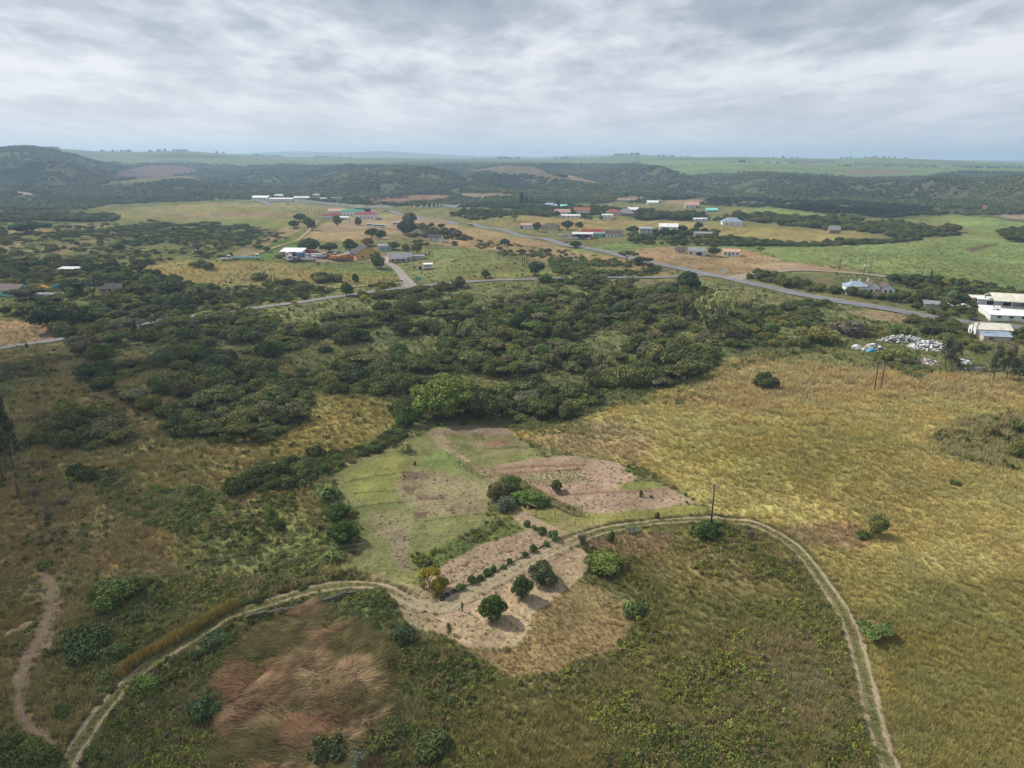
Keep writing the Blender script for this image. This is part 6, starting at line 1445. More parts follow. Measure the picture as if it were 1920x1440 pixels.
# ------------------------------------------------------------------ trees, bushes and garden things set by hand
HGT = {'bush': 1.30, 'shrub': .9, 'mango': 1.72, 'tree': 1.75, 'thorn': 1.35, 'big_tree': 1.42, 'casuarina': 1.0, 'cypress': 1.0, 'tiered': 1.0, 'bamboo': 1.1, 'banana': 1.05, 'palm': 1, 'twigs': 1.0}
TRK = {'mango': 'trunk_mango', 'tree': 'trunk_tree', 'thorn': 'trunk_thorn', 'big_tree': 'trunk_big', 'casuarina': 'trunk_tall', 'cypress': 'trunk_tall', 'tiered': 'trunk_tall', 'bush': 'stems_bush', 'shrub': None}
RADP = {'casuarina': .36, 'cypress': .13, 'tiered': .32, 'bamboo': .9, 'banana': .95, 'twigs': .75, 'bush': 1.05, 'mango': 1.02, 'tree': 1.03, 'thorn': 1.05, 'big_tree': 1.0, 'shrub': 1.05}
NAME = {'mango': 'fruit_tree', 'tree': 'leafy_tree', 'thorn': 'thorn_tree', 'big_tree': 'broad_tree', 'casuarina': 'casuarina_tree', 'cypress': 'cypress_tree', 'tiered': 'conifer_tree', 'bush': 'bush', 'shrub': 'shrub', 'bamboo': 'bamboo_clump', 'banana': 'banana_clump', 'twigs': 'dry_bush'}
CATN = {'mango': 'tree', 'tree': 'tree', 'thorn': 'tree', 'big_tree': 'tree', 'casuarina': 'tree', 'cypress': 'tree', 'tiered': 'tree', 'bush': 'bush', 'shrub': 'shrub', 'bamboo': 'bamboo', 'banana': 'banana plant', 'twigs': 'bush'}
def hand(kind, label, u, vt, vb, w, col, group=None, var=None):
    p = gp(u, vb - 2); k = mpp(p); r = w * k / 2; th = math.atan2(CZ, p.y)
    p = gp(u, vb - .75 * r * math.sin(th) / k)
    H = ((vb - vt) * mpp(p) - r * math.sin(th) * (1.1 if kind not in ('casuarina', 'cypress', 'tiered') else .4)) / math.cos(th)
    H = min(max(H, .5 * r), 60)
    sx = r / RADP[kind]; sz = H / HGT[kind]
    KEEP_OUT.append((p.x, p.y, r * .85)); p.z = float(ground_z(np.array([p.x]), np.array([p.y]))[0]) - .05
    cands = [n for n in PROTO if n == kind or (n.startswith(kind + '_') and n[len(kind) + 1:].isdigit())]
    me = cands[(var if var is not None else random.randrange(len(cands))) % len(cands)]
    if kind == 'twigs': o = plant(NAME[kind], p, (sx, sx, sz), 'twigs', (1, 1, 1), None, None, label, CATN[kind], group)
    elif TRK.get(kind): o = plant(NAME[kind], p, (sx, sx, sz), me, col, TRK[kind], None, label, CATN[kind], group, 'crown' if kind != 'bush' else 'foliage', 'trunk' if kind != 'bush' else 'stems')
    else: o = plant(NAME[kind], p, (sx, sx, sz), me, col, None, None, label, CATN[kind], group)
    return o
DG, OL, GY, BG, MG, YE = C_DARK, C_OLIVE, C_GREY, C_BRIGHT, C_MID, C_YEL
FG = (.085, .128, .036); BLG = (.085, .13, .05)
hand('mango', 'dense dark fruit tree nearest the camera on the straw clearing', 925, 1116, 1173, 56, FG)
hand('mango', 'middle fruit tree of the three on the straw clearing', 979, 1080, 1132, 45, (.085, .13, .042))
hand('bush', 'shaggy round bush, uppermost of three beside the track on the straw clearing', 1019, 1049, 1101, 54, (.105, .125, .058))
hand('mango', 'dark round tree at the lawn edge, lower of the pair below the big banana clump', 645, 974, 1030, 62, FG)
hand('mango', 'dark round tree at the lawn edge, directly under the big banana clump', 634, 940, 978, 52, FG)
hand('banana', 'big banana clump with drooping leaves at the left end of the lawn', 611, 895, 946, 62, (.12, .165, .055))
hand('banana', 'small bright banana clump below the pair of dark round trees', 622, 1023, 1060, 44, (.13, .215, .055))
hand('banana', 'yellowish banana clump near the top corner of the lawn', 759, 823, 851, 36, (.21, .215, .075))
hand('big_tree', 'largest bright green round tree at the far edge of the garden', 833, 702, 798, 124, (.165, .215, .046))
hand('tree', 'dark tree pressed against the right side of the largest round tree', 905, 730, 796, 74, DG)
hand('bush', 'bright green dome topped bush right of the largest round tree', 967, 713, 756, 78, (.135, .18, .06))
hand('bush', 'dark bush in the shade row left of the largest round tree', 765, 760, 805, 50, FG)
hand('tree', 'dark leafy tree at the right end of the row beyond the garden', 1015, 745, 792, 60, DG)
hand('mango', 'round green tree, topmost of the clump in the middle of the garden', 958, 892, 928, 45, (.12, .155, .05))
hand('bush', 'brownish olive bush on the left of the clump in the middle of the garden', 932, 902, 939, 38, (.15, .15, .06))
hand('bush', 'grey green bush at the bottom of the clump in the middle of the garden', 946, 927, 963, 40, (.14, .175, .10))
hand('bush', 'wide bright bush on the right of the clump in the middle of the garden', 992, 918, 957, 66, (.135, .20, .05))
hand('mango', 'small lone round tree on the brown ploughed plot', 1043, 898, 926, 26, (.11, .135, .045))
hand('thorn', 'yellow leaved tree at the corner of the dirt track', 805, 1063, 1112, 44, (.33, .265, .04)); hand('bush', 'lower yellowish bush touching the yellow leaved tree', 824, 1076, 1119, 36, (.27, .235, .045))
TB = 'small bushes in a row along the track'
for i, (u, a, b, w) in enumerate(((863, 1094, 1110, 18), (885, 1074, 1096, 18), (901, 1071, 1088, 13), (914, 1062, 1079, 16), (925, 1057, 1072, 12), (943, 1056, 1068, 12), (955, 1045, 1059, 12), (984, 1031, 1045, 12), (1000, 1018, 1037, 15), (1025, 1014, 1027, 11), (1038, 995, 1017, 20), (1016, 988, 1006, 20), (1003, 985, 997, 13), (989, 973, 991, 13))):
    hand('bush', ('small green bush in the row along the upper side of the dirt track' if i < 10 else 'small green bush in the row beside the gate path'), u, a, b, w, jit((.12, .185, .05), .15), TB if i < 10 else 'small bushes beside the gate path')
hand('twigs', 'grey leafless bush at the fork of track and gate path', 1092, 992, 1028, 24, GY)
hand('bush', 'narrow dark bush just below the track, right of the fork', 1147, 994, 1020, 14, FG)
hand('shrub', 'pale grey green shrub on the lower verge of the track', 1189, 984, 1003, 28, (.22, .26, .17))
hand('shrub', 'very pale small shrub beside the narrow dark bush', 1136, 1001, 1014, 14, (.24, .28, .2))
hand('bush', 'wide spreading bright bush at the top of the weedy hillside', 1135, 1032, 1082, 80, (.145, .185, .045))
hand('shrub', 'round pale green shrub right of the straw clearing', 1182, 1122, 1162, 54, (.16, .21, .075))
hand('bush', 'rounded green bush hugging the foot of the tall utility pole', 1322, 970, 1017, 50, (.10, .155, .05))
hand('twigs', 'thin leafless sapling right of the bushy utility pole', 1408, 985, 1020, 18, GY)
hand('shrub', 'upright brown shrub on the upper verge of the track', 1233, 954, 972, 11, (.18, .14, .08))
hand('thorn', 'spreading feathery green bush at the right side of the track', 1641, 1168, 1214, 66, (.135, .185, .055))
hand('shrub', 'tiny dark shrub in the grass right of the track bend', 1568, 1079, 1095, 16, MG)
hand('tree', 'sparse yellowish sapling standing in reddish grass of the right field', 1640, 958, 1012, 40, (.19, .20, .06))
hand('shrub', 'low green bush beside the yellowish sapling', 1618, 990, 1014, 30, MG)
hand('bush', 'dark round bush alone at the top of the golden field', 1435, 694, 732, 44, DG)
hand('shrub', 'small dark shrub alone in the middle of the golden field', 1790, 896, 913, 26, MG)
hand('shrub', 'left of two tiny shrubs below the twin poles', 1733, 722, 728, 12, MG); hand('shrub', 'right of two tiny shrubs below the twin poles', 1752, 723, 730, 12, GY)
hand('casuarina', 'ragged grey green tree in front of the dump, left of the pair', 1770, 636, 694, 36, (.115, .135, .075)); hand('casuarina', 'ragged brownish tree in front of the dump, right of the pair', 1788, 644, 696, 32, (.145, .135, .075))
hand('casuarina', 'tall ragged tree, left of three at the right edge', 1862, 654, 718, 34, (.115, .135, .075)); hand('casuarina', 'tall brownish ragged tree, middle of three at the right edge', 1886, 654, 718, 34, (.155, .14, .08)); hand('casuarina', 'ragged tree, lowest and rightmost of three at the right edge', 1908, 672, 722, 34, (.105, .125, .07))
hand('tree', 'open olive tree below the small white panel workshop', 1830, 636, 667, 38, OL)
hand('bush', 'bright yellowish bush in front of the white rubbish heaps', 1680, 648, 686, 66, (.18, .20, .06)); hand('bush', 'brownish bush left of the tall ragged pair at the dump', 1700, 662, 690, 40, (.16, .155, .07))
hand('bush', 'big olive yellow bush behind the left end of the dump', 1535, 606, 648, 76, (.21, .20, .06)); hand('bush', 'greyish leafless looking bush behind the dump', 1590, 598, 634, 60, (.24, .21, .15))
hand('bush', 'dark glossy bush behind the big rubbish heap', 1745, 600, 632, 50, DG); hand('bush', 'light green bush beside the dark glossy one behind the dump', 1690, 605, 634, 42, BG)
hand('bush', 'yellow green bush cut by the right edge of the golden field', 1912, 820, 864, 38, (.20, .21, .055)); hand('bush', 'green bush at the right edge above the yellow green one', 1906, 780, 818, 36, MG); hand('shrub', 'reddish stemmed shrub in the patch at the right edge', 1860, 794, 824, 34, (.19, .15, .06))
for i, (u, a, b, w) in enumerate(((6, 735, 908, 52), (26, 762, 890, 44), (-14, 745, 925, 50))):
    hand('casuarina', ('tall dark ragged tree cut by the left edge, nearest the camera', 'tall dark ragged tree, right one of the left edge group', 'tall dark ragged tree mostly outside the left edge')[i], u, a, b, w, (.10, .105, .055))
for i, (u, a, b, w) in enumerate(((65, 912, 937, 18), (40, 885, 950, 10), (118, 930, 956, 32), (92, 948, 978, 24), (40, 968, 982, 22), (134, 900, 928, 16), (165, 995, 1015, 10))):
    hand('twigs', 'small dead blackened bush on the dry left slope', u, a, b, w, GY, 'dead bushes on the dry left slope')
hand('shrub', 'lone leafy green shrub left of the slope near the eroded path', 88, 1046, 1071, 36, MG)
hand('bush', 'bright green mounded bush above the golden hedge', 214, 1088, 1150, 84, (.13, .175, .045)); hand('bush', 'large dark bush between the eroded path and the golden hedge', 165, 1172, 1242, 98, (.09, .125, .045))
hand('bush', 'dark bush just below the right end of the golden hedge', 398, 1185, 1224, 60, (.08, .115, .045)); hand('bush', 'bright bush below the lower end of the golden hedge', 272, 1270, 1312, 62, (.13, .185, .045))
hand('bush', 'bluish green bush left of the brown reed bed', 379, 1311, 1359, 64, BLG); hand('shrub', 'pale grey green bush at the bottom edge below the reed bed', 662, 1408, 1450, 70, (.20, .24, .15))
hand('bush', 'dark bush at the bottom centre edge', 820, 1376, 1432, 74, (.09, .12, .04)); hand('bush', 'dark bush at the right top corner of the reed bed', 757, 1175, 1215, 50, (.085, .11, .055))
hand('shrub', 'dark spiky clump at the bottom of the reed bed', 612, 1375, 1440, 80, (.115, .13, .055))
hand('shrub', 'narrow dark shrub on the weedy slope left of the lawn', 523, 970, 1000, 26, DG)
hand('tiered', 'pointed conifer standing in front of the cane field', 1742, 508, 541, 20, (.085, .115, .06))
hand('tiered', 'tall dark conifer with drooping tiers below the school', 772, 400, 441, 22, (.055, .075, .045)); hand('tree', 'bare topped dark tree left of the tall conifer', 757, 412, 441, 22, (.10, .10, .06))
hand('cypress', 'tall dark cypress column above the village, left of the pair', 978, 362, 386, 9, (.045, .065, .035)); hand('cypress', 'thinner dark cypress column right of the tall one', 988, 369, 384, 5, (.045, .065, .035)); hand('cypress', 'short dark cypress in front of the turquoise roof', 1047, 377, 393, 6, (.045, .065, .035))
hand('bamboo', 'tall pale green bamboo clump in the valley', 1332, 550, 640, 76, (.29, .31, .125)); hand('bamboo', 'shorter brownish bamboo clump left of the pale one', 1281, 552, 602, 46, (.20, .18, .085))
for lab, u, a, b, w, c in (('large dark tree right of the white metal shed', 581, 444, 476, 40, DG), ('dark bushy tree in the middle behind the yard', 618, 453, 474, 32, DG), ('very dark round tree left of the yellow workshop roof', 655, 446, 474, 30, (.06, .085, .035)),
    ('brown leaved tree behind the yellow workshop', 688, 445, 462, 26, (.17, .12, .055)), ('dark round tree behind the cream house roof', 739, 452, 469, 24, FG), ('small tree behind the right end of the cream house', 761, 455, 472, 14, MG), ('taller tree at the right end of the cream house', 783, 452, 478, 20, OL),
    ('round green tree in front of the yellow workshop', 706, 470, 505, 26, MG), ('dark lone tree on the pasture near the driveway', 667, 512, 531, 13, FG), ('dark tall tree beside the side road below the pasture', 650, 527, 557, 22, FG),
    ('round dark tree beside the lone roadside white house', 1338, 461, 481, 23, DG), ('big dark tree over the road junction', 1286, 505, 548, 46, (.07, .10, .036)), ('lone dark tree standing over the main road verge', 1079, 450, 466, 26, FG), ('round lone tree on the dry pasture left of the main road', 946, 446, 461, 18, DG),
    ('large round dark tree on the bank above the side road', 1003, 487, 519, 34, (.075, .11, .04)), ('dark round bush on the side road verge', 909, 505, 523, 19, (.07, .10, .04)), ('dark tree beside the pale house behind the scrap yard', 1188, 422, 440, 26, DG), ('very dark tree right of the cream bungalow', 1064, 412, 432, 22, (.06, .085, .035)),
    ('dark tree in front of the white flat roofed roadside house', 1007, 415, 434, 16, DG), ('lone round tree in the golden field by the village', 1086, 415, 427, 14, DG), ('dark tree above the golden field fence line', 1308, 414, 433, 16, DG), ('dark round tree in the gardens right of the two storey houses', 1286, 431, 446, 16, DG),
    ('pair of dark trees below the school, left', 698, 426, 447, 24, DG), ('pair of dark trees below the school, right', 714, 430, 450, 22, FG), ('dark bush in front of the school annex', 633, 402, 426, 18, MG), ('round tree on the dry school ground', 672, 407, 422, 14, DG),
    ('spreading dark tree on the meadow left of the school', 562, 399, 416, 26, DG), ('low dark tree under the spreading meadow tree', 552, 412, 428, 22, FG)):
    hand('tree' if w > 14 else 'bush', lab, u, a, b, w, c)
hand('thorn', 'flat crowned thorn tree at the left bend of the main road', 1175, 468, 492, 40, OL); hand('thorn', 'dark flat crowned thorn tree beside the main road bend', 1206, 480, 506, 40, (.10, .095, .05))
hand('thorn', 'lone umbrella shaped thorn tree in the village meadow', 965, 402, 416, 16, OL); hand('thorn', 'lone flat thorn tree right of the salmon roofed house', 1425, 461, 477, 16, OL); hand('thorn', 'broad dark cedar like tree over the homestead roof', 175, 522, 562, 66, (.065, .085, .042))
hand('thorn', 'broad grey green thorn tree by the left edge house', 56, 536, 572, 70, (.11, .12, .06)); hand('tree', 'tallest dark tree on the homestead corner by the road', 92, 568, 626, 66, (.06, .085, .035)); hand('tree', 'yellowish mango like tree at the left edge', 14, 520, 545, 36, (.19, .18, .05)); hand('tree', 'bright lime green tree by the homestead', 142, 533, 556, 30, (.16, .22, .05))
hand('tree', 'large dark spreading tree at the far left above the savanna', 52, 412, 440, 70, (.065, .095, .04)); hand('thorn', 'umbrella thorn with pale limbs above the farm gate track', 372, 535, 580, 50, OL); hand('bush', 'dark round bush left of the umbrella thorn', 335, 545, 584, 46, DG)
hand('tree', 'small yellow flowering tree near the side road', 683, 551, 563, 16, (.38, .32, .03))
for lab, u, a, b, w, c in (('bush hiding the foot of the slate roofed white house', 1596, 536, 556, 24, OL), ('dark bush in the forecourt of the slate roofed white house', 1622, 541, 560, 28, DG), ('reddish bush before the gabled white house', 1646, 544, 561, 30, (.19, .15, .08)), ('low bush before the small white cottage', 1668, 548, 561, 24, OL), ('dark bush right of the small white cottage', 1690, 543, 560, 26, DG),
    ('wide thorny bush on the dry pasture above the side road', 605, 508, 531, 46, OL), ('bush at the right side of the wide thorny bush on the pasture', 630, 512, 530, 26, OL), ('olive bush above the twin poles on the dry pasture', 486, 510, 527, 34, OL), ('dark bush right of the twin poles on the dry pasture', 540, 521, 536, 34, DG), ('grey green bush right of the driveway trees', 565, 528, 552, 30, OL),
    ('dark bush in the middle of the yard meadow', 500, 461, 473, 14, DG), ('rounded bush hiding the front of the yellow workshop tree', 712, 486, 504, 22, DG), ('round bush on the pasture left of the yard', 375, 487, 503, 32, OL), ('second round bush on the pasture left of the yard', 390, 489, 506, 24, OL),
    ('dark tree hiding the right end of the school', 577, 405, 427, 18, OL), ('dark tree beside the dirt road left of the school', 585, 411, 432, 16, DG), ('bare looking brown tree right of the tall conifer', 858, 429, 447, 20, (.19, .155, .11)), ('bright tree left of the bare looking brown tree', 835, 425, 445, 22, MG), ('broad grey crowned tree behind the tall conifer', 768, 398, 420, 28, (.15, .15, .09)),
    ('dark tree in front of the peach roofed house', 1044, 394, 408, 12, DG), ('dark tree in the yard of the white sheet roof', 1097, 401, 412, 12, DG), ('dark tree left of the small white cube house', 1107, 405, 413, 9, DG), ('dark tree right of the small white cube house', 1127, 404, 413, 9, DG), ('dark tree hiding the left of the stepped gable house', 1245, 425, 446, 22, DG), ('dark tree hiding the right of the stepped gable house', 1263, 427, 446, 18, DG), ('bushy dark tree before the stepped gable house', 1258, 442, 455, 26, DG),
    ('dark bush before the grey two storey house', 1203, 441, 455, 22, DG), ('dark bush hiding the pale flat roofed house', 1327, 437, 449, 18, DG)):
    hand('bush' if w > 22 else 'tree', lab, u, a, b, w, c)
def palm(label, u, v, h, r):
    p = gp(u, v); KEEP_OUT.append((p.x, p.y, 1.5)); o = empty('palm_tree', p, random.random() * 6); tag(o, label, 'palm')
    MB().tube([(0, 0, -.3), (.1, 0, h * .5), (.05, .05, h)], [.28, .2, .16], 8).build('trunk', M_PALEBARK, o, True)
    c = bpy.data.objects.new('crown', PROTO['palm']); link(c, o); c.location = (.05, .05, h); c.scale = (r, r, r); c.color = (.11, .15, .055, 1)
palm('slender palm with a pale trunk left of the yellow workshop', 648, 474, 6, 2.4); palm('short palm in front of the white roofed store at right', 1866, 592, 2.6, 3.2)
palm('left small palm on the pasture beside the homestead', 338, 541, 3, 2.6); palm('right small palm on the pasture beside the homestead', 352, 543, 2.6, 2.6); palm('lone small palm beside the short dark pole', 422, 549, 2, 2.4); palm('palm among the dark trees by the white pickup', 1787, 566, 5, 3)

# ------------------------------------------------------------------ rubbish dump
def rubbish(label, u, v, wpx, dep, h, n, tones, seed, tarp=None):
    p = gp(u, v); k = mpp(p); W = wpx * k / 2; g = random.Random(seed); KEEP_OUT.append((p.x, p.y, max(W, dep) * .8)); KEEP_OUT.append((p.x + W * .5, p.y, dep)); KEEP_OUT.append((p.x - W * .5, p.y, dep))
    r = empty('rubbish_heap', p); tag(r, label, 'rubbish heap')
    V = []; Fq = []; lv = []
    bm = bmesh.new(); bmesh.ops.create_icosphere(bm, subdivisions=1, radius=1); bv = np.array([v_.co[:] for v_ in bm.verts]); bf = np.array([[q.index for q in f.verts] for f in bm.faces]); bm.free()
    for i in range(n):
        a = g.uniform(0, 6.283); q = math.sqrt(g.random()); x = q * W * math.cos(a); y = q * dep * math.sin(a)
        z = h * (1 - q * q) * g.uniform(.3, 1); s = g.uniform(.18, .62)
        sc = np.array([s * g.uniform(.8, 1.6), s * g.uniform(.8, 1.4), s * g.uniform(.45, .8)])
        an = g.uniform(0, 6.28); R = np.array([[math.cos(an), -math.sin(an), 0], [math.sin(an), math.cos(an), 0], [0, 0, 1]])
        nv = np.random.default_rng(seed * 1000 + i).normal(1, .30, (len(bv), 1))
        vv = (bv * nv * sc) @ R.T + [x, y, z + .1 + H1(p.x + x, p.y + y) - p.z]
        Fq.append(bf + len(V) * len(bv)); V.append(vv); t = g.choice(tones) if g.random() > .14 else g.choice([(.25, .2, .16), (.3, .32, .34), (.12, .12, .13)]); b = g.uniform(.6, 1.1); lv.append(np.tile([t[0] * b, t[1] * b, t[2] * b], (len(bf), 1)))
    me = np_mesh('bags', np.concatenate(V), np.concatenate(Fq), M_LEAFLESS, np.concatenate(lv)); o = link(bpy.data.objects.new('bags', me), r); o.color = (1, 1, 1, 1)
    if tarp:
        m = MB(); m.prism([(-1.6, .1), (-.8, .9), (.3, 1.2), (1.4, .8), (2.0, .1)], -.9, .9, 'y'); t = m.build('tarpaulin', plain('tarp_blue', (.05, .30, .50), .4), r); t.location = (tarp, -dep * .8, .3)
M_LEAFLESS = leafmat('plastic_sheeting', .45, .0, .0)
W_, G_, T_, B_ = (.74, .74, .73), (.38, .38, .37), (.50, .60, .58), (.30, .22, .18)
rubbish('small heap of white and teal sacks at the left end of the dump', 1607, 655, 22, 1.8, 1.6, 60, [W_, W_, T_], 1)
rubbish('grey and white rubbish heap with a blue tarpaulin', 1638, 658, 42, 3.2, 2.6, 170, [W_, G_, W_, B_], 2, -2)
rubbish('long low ridge of white sacks at the back of the dump', 1692, 642, 96, 2.8, 2.6, 280, [W_, W_, W_, G_], 3)
rubbish('biggest heap of white netting around the leaning pole', 1742, 654, 74, 6.5, 2.8, 420, [W_, W_, T_, W_], 4)
rubbish('mixed heap of pinkish and white litter in front of the bushes', 1734, 683, 52, 3.2, 1.6, 220, [W_, B_, (.6, .45, .42), W_, G_], 5)
rubbish('pale teal heap of sheeting behind the ragged tree pair', 1805, 683, 32, 2.8, 1.7, 120, [T_, T_, W_], 6)
rubbish('low trail of dark and white rubbish right of the ragged pair', 1826, 694, 40, 1.3, .8, 70, [G_, W_, G_, (.15, .15, .15)], 7)
rubbish('small scatter of white litter far left of the dump', 1480, 634, 44, 1.2, .6, 40, [W_, G_, T_], 8)

# ------------------------------------------------------------------ garden fittings
M_WOOD = plain('weathered_wood', (.105, .08, .065), .9, .3, 4); M_POSTW = plain('grey_post', (.16, .13, .11), .9, .3, 4)
def gz(x, y): return float(ground_z(np.array([x]), np.array([y]))[0])
def portal():
    a, b = gp(989, 966), gp(1005, 972); r = empty('gate_frame', a); tag(r, 'open wooden gate frame with a beam across the garden path', 'gate frame')
    d = b - a
    MB().tube([(0, 0, -.3), (0, 0, 2.3)], .09, 6).build('post', M_WOOD, r); MB().tube([(d.x, d.y, -.3), (d.x, d.y, 2.25)], .09, 6).build('post', M_WOOD, r)
    MB().tube([(-d.x * .12, -d.y * .12, 2.36), (d.x * 1.12, d.y * 1.12, 2.31)], .10, 6).build('beam', M_POSTW, r)
    MB().box(-.16, .16, -.16, -.10, .9, 1.9).build('yellow_panel', plain('notice_yellow', (.55, .45, .06), .6), r); MB().box(-.16, .16, -.16, -.10, .25, .85).build('white_panel', M_FRAME, r)
portal()
def rails():
    pts = [gp(u, v) for u, v in ((1032, 948), (1047, 956), (1061, 962), (1076, 964), (1091, 966))]; a = pts[0]; r = empty('rail_fence', a); tag(r, 'dark rail fence of a kraal beside the ploughed plot', 'fence')
    for p in pts: MB().tube([(p.x - a.x, p.y - a.y, -.4 + gz(p.x, p.y) - a.z), (p.x - a.x, p.y - a.y, gz(p.x, p.y) - a.z + 1.75)], .075, 6).build('post', M_WOOD, r)
    for k in range(6):
        MB().tube([(p.x - a.x, p.y - a.y - .09, gz(p.x, p.y) - a.z + .25 + .26 * k) for p in pts], .045, 5).build('rail', M_WOOD, r)
rails()
def posts(label, spots, h, name='post_fence'):
    pts = [gp(u, v) for u, v in spots]; a = pts[0]; r = empty(name, a); tag(r, label, 'fence')
    for p in pts: MB().tube([(p.x - a.x, p.y - a.y, p.z - a.z - .3), (p.x - a.x + random.uniform(-.06, .06), p.y - a.y, p.z - a.z + h)], .055, 6).build('post', M_POSTW, r)
    for z in (.45, .9, 1.3):
        if z < h: MB().tube([(p.x - a.x, p.y - a.y, p.z - a.z + z) for p in pts], .012, 3).build('wire', M_WIRE, r)
posts('thin wire fence on wooden posts across the middle of the garden', [(820, 970), (852, 965), (880, 960), (904, 951), (928, 945)], 1.5)
posts('short run of fence posts between the gate frame and the kraal', [(1005, 972), (1041, 971), (1078, 986), (1112, 983)], 1.4)
def signpost():
    p = gp(818, 911); r = empty('plot_marker', p); tag(r, 'small white board on a stick in the middle of the garden', 'marker')
    MB().tube([(0, 0, -.2), (0, 0, 1.0)], .035, 6).build('stick', M_WOOD, r); MB().box(-.22, .22, -.06, -.04, .55, 1.15).build('board', M_FRAME, r)
signpost()
def wall_low():
    P = px_path([(462, 1166), (490, 1158), (522, 1152), (560, 1146), (600, 1134), (640, 1122), (668, 1115)], .6); a = P[0]; r = empty('retaining_wall', (a[0], a[1], gz(*a))); tag(r, 'low grey stone wall holding the lower side of the dirt track', 'wall')
    m = MB(); cap = MB(); rr = random.Random(8)
    for p, q in zip(P, P[1:]):
        d = q - p; d /= np.linalg.norm(d) + 1e-9; n = np.array([-d[1], d[0]]) * .2; z = gz(*p) - r.location.z; top = z + .72 + rr.uniform(-.07, .07)
        pts = [(p + n - a), (q + n - a), (q - n - a), (p - n - a)]; k = len(m.v)
        m.v += [(x, y, z - .6) for x, y in pts] + [(x, y, top) for x, y in pts]
        m.f += [tuple(k + i for i in f) for f in ((0, 1, 5, 4), (1, 2, 6, 5), (2, 3, 7, 6), (3, 0, 4, 7), (4, 5, 6, 7))]
        k = len(cap.v); n2 = n * 1.3; pts = [(p + n2 - a), (q + n2 - a), (q - n2 - a), (p - n2 - a)]
        cap.v += [(x, y, top + .004) for x, y in pts] + [(x, y, top + .13) for x, y in pts]; cap.f += [tuple(k + i for i in f) for f in ((0, 1, 5, 4), (1, 2, 6, 5), (2, 3, 7, 6), (3, 0, 4, 7), (4, 5, 6, 7), (3, 2, 1, 0))]
    m.build('stonework', plain('grey_stonework', (.20, .165, .13), .95, .4, 3), r); cap.build('coping', plain('dark_coping', (.085, .075, .06), .95, .3, 3), r)
wall_low()
def hedge():
    P = px_path([(222, 1272), (245, 1254), (280, 1232), (330, 1204), (390, 1168), (446, 1137)], .25); a = P[0]; g = np.random.default_rng(14)
    n = 15000; k = g.integers(0, len(P) - 1, n); d = np.gradient(P, axis=0)[k]; d /= np.linalg.norm(d, axis=1)[:, None]; nr = np.stack([-d[:, 1], d[:, 0]], 1)
    off = g.normal(0, .33, n); xy = P[k] + nr * off[:, None] + d * g.uniform(-.2, .2, (n, 1)); z = ground_z(xy[:, 0], xy[:, 1]) - gz(*a)
    h = (1.0 + .4 * fbm(xy[:, 0] * .6, xy[:, 1] * .6, 5, 2)) * g.uniform(.35, 1.3, n) * (1 - .25 * np.abs(off)); an = g.uniform(0, 6.28, n); s = np.stack([np.cos(an), np.sin(an), 0 * an], 1) * .035
    b = np.stack([xy[:, 0] - a[0], xy[:, 1] - a[1], z - .05], 1); tip = b + np.stack([g.normal(0, .16, n), g.normal(0, .16, n), h], 1); mid = (b + tip) / 2 + np.stack([0 * h, 0 * h, .1 * h], 1)
    V = np.stack([b - s, b + s, mid + s * .9, mid - s * .9, tip + s * .25, tip - s * .25], 1).reshape(-1, 3); i = np.arange(n)[:, None] * 6
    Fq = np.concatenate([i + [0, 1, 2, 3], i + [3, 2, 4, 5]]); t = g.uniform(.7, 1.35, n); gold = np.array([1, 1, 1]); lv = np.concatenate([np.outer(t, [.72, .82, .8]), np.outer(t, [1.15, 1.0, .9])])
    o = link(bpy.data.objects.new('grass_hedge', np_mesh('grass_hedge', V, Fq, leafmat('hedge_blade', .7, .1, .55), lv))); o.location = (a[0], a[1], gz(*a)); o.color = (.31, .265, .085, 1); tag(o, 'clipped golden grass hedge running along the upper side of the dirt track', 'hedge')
hedge()
def torus(R, r, name, mat):
    m = MB(); n, k = 18, 8
    for i in range(n):
        for j in range(k):
            A_ = 6.2832 * i / n; B2 = 6.2832 * j / k; m.v.append(((R + r * math.cos(B2)) * math.cos(A_), (R + r * math.cos(B2)) * math.sin(A_), r * math.sin(B2)))
            m.f.append((i * k + j, ((i + 1) % n) * k + j, ((i + 1) % n) * k + (j + 1) % k, i * k + (j + 1) % k))
    return m.build(name, mat, None, True)
for i, (u, v) in enumerate(((829, 1124), (838, 1117), (850, 1111), (856, 1108))):
    o = torus(.30, .13, 'old_tyre', M_TYRE); p = gp(u, v); o.location = p + Vector((0, 0, .12)); o.rotation_euler = (random.uniform(-.3, .3), random.uniform(-.3, .3), 0); tag(o, 'old black tyre lying at the corner under the yellow tree', 'tyre', 'old tyres at the track corner')
Q = px_path([(866, 1102), (900, 1087), (950, 1060), (1000, 1034), (1032, 1018)], .8)
o = MB().tube([(x, y, gz(x, y) + .10) for x, y in Q], .09, 6).build('irrigation_pipe', plain('dark_pipe', (.05, .045, .04), .6)); tag(o, 'long dark pipe lying along the row of small bushes', 'pipe')
def boulder(seed, label, u, v, s):
    p = gp(u, v); g = np.random.default_rng(seed); bm = bmesh.new(); bmesh.ops.create_icosphere(bm, subdivisions=3, radius=1)
    for q in bm.verts:
        c = np.array(q.co); k = 1 + .5 * (float(fbm(np.array([c[0] * 1.3 + seed]), np.array([c[1] * 1.3 + c[2] * 1.7]), seed, 3)[0]) - .5); q.co = Vector((c[0] * k * s * 1.4, c[1] * k * s, c[2] * k * s * .7))
    me = bpy.data.meshes.new('boulder'); bm.to_mesh(me); bm.free(); me.materials.append(plain('sandstone', (.36, .25, .155), .95, .35, 2.5))
    o = link(bpy.data.objects.new('boulder', me)); o.location = p; o.rotation_euler = (0, 0, seed); tag(o, label, 'boulder')
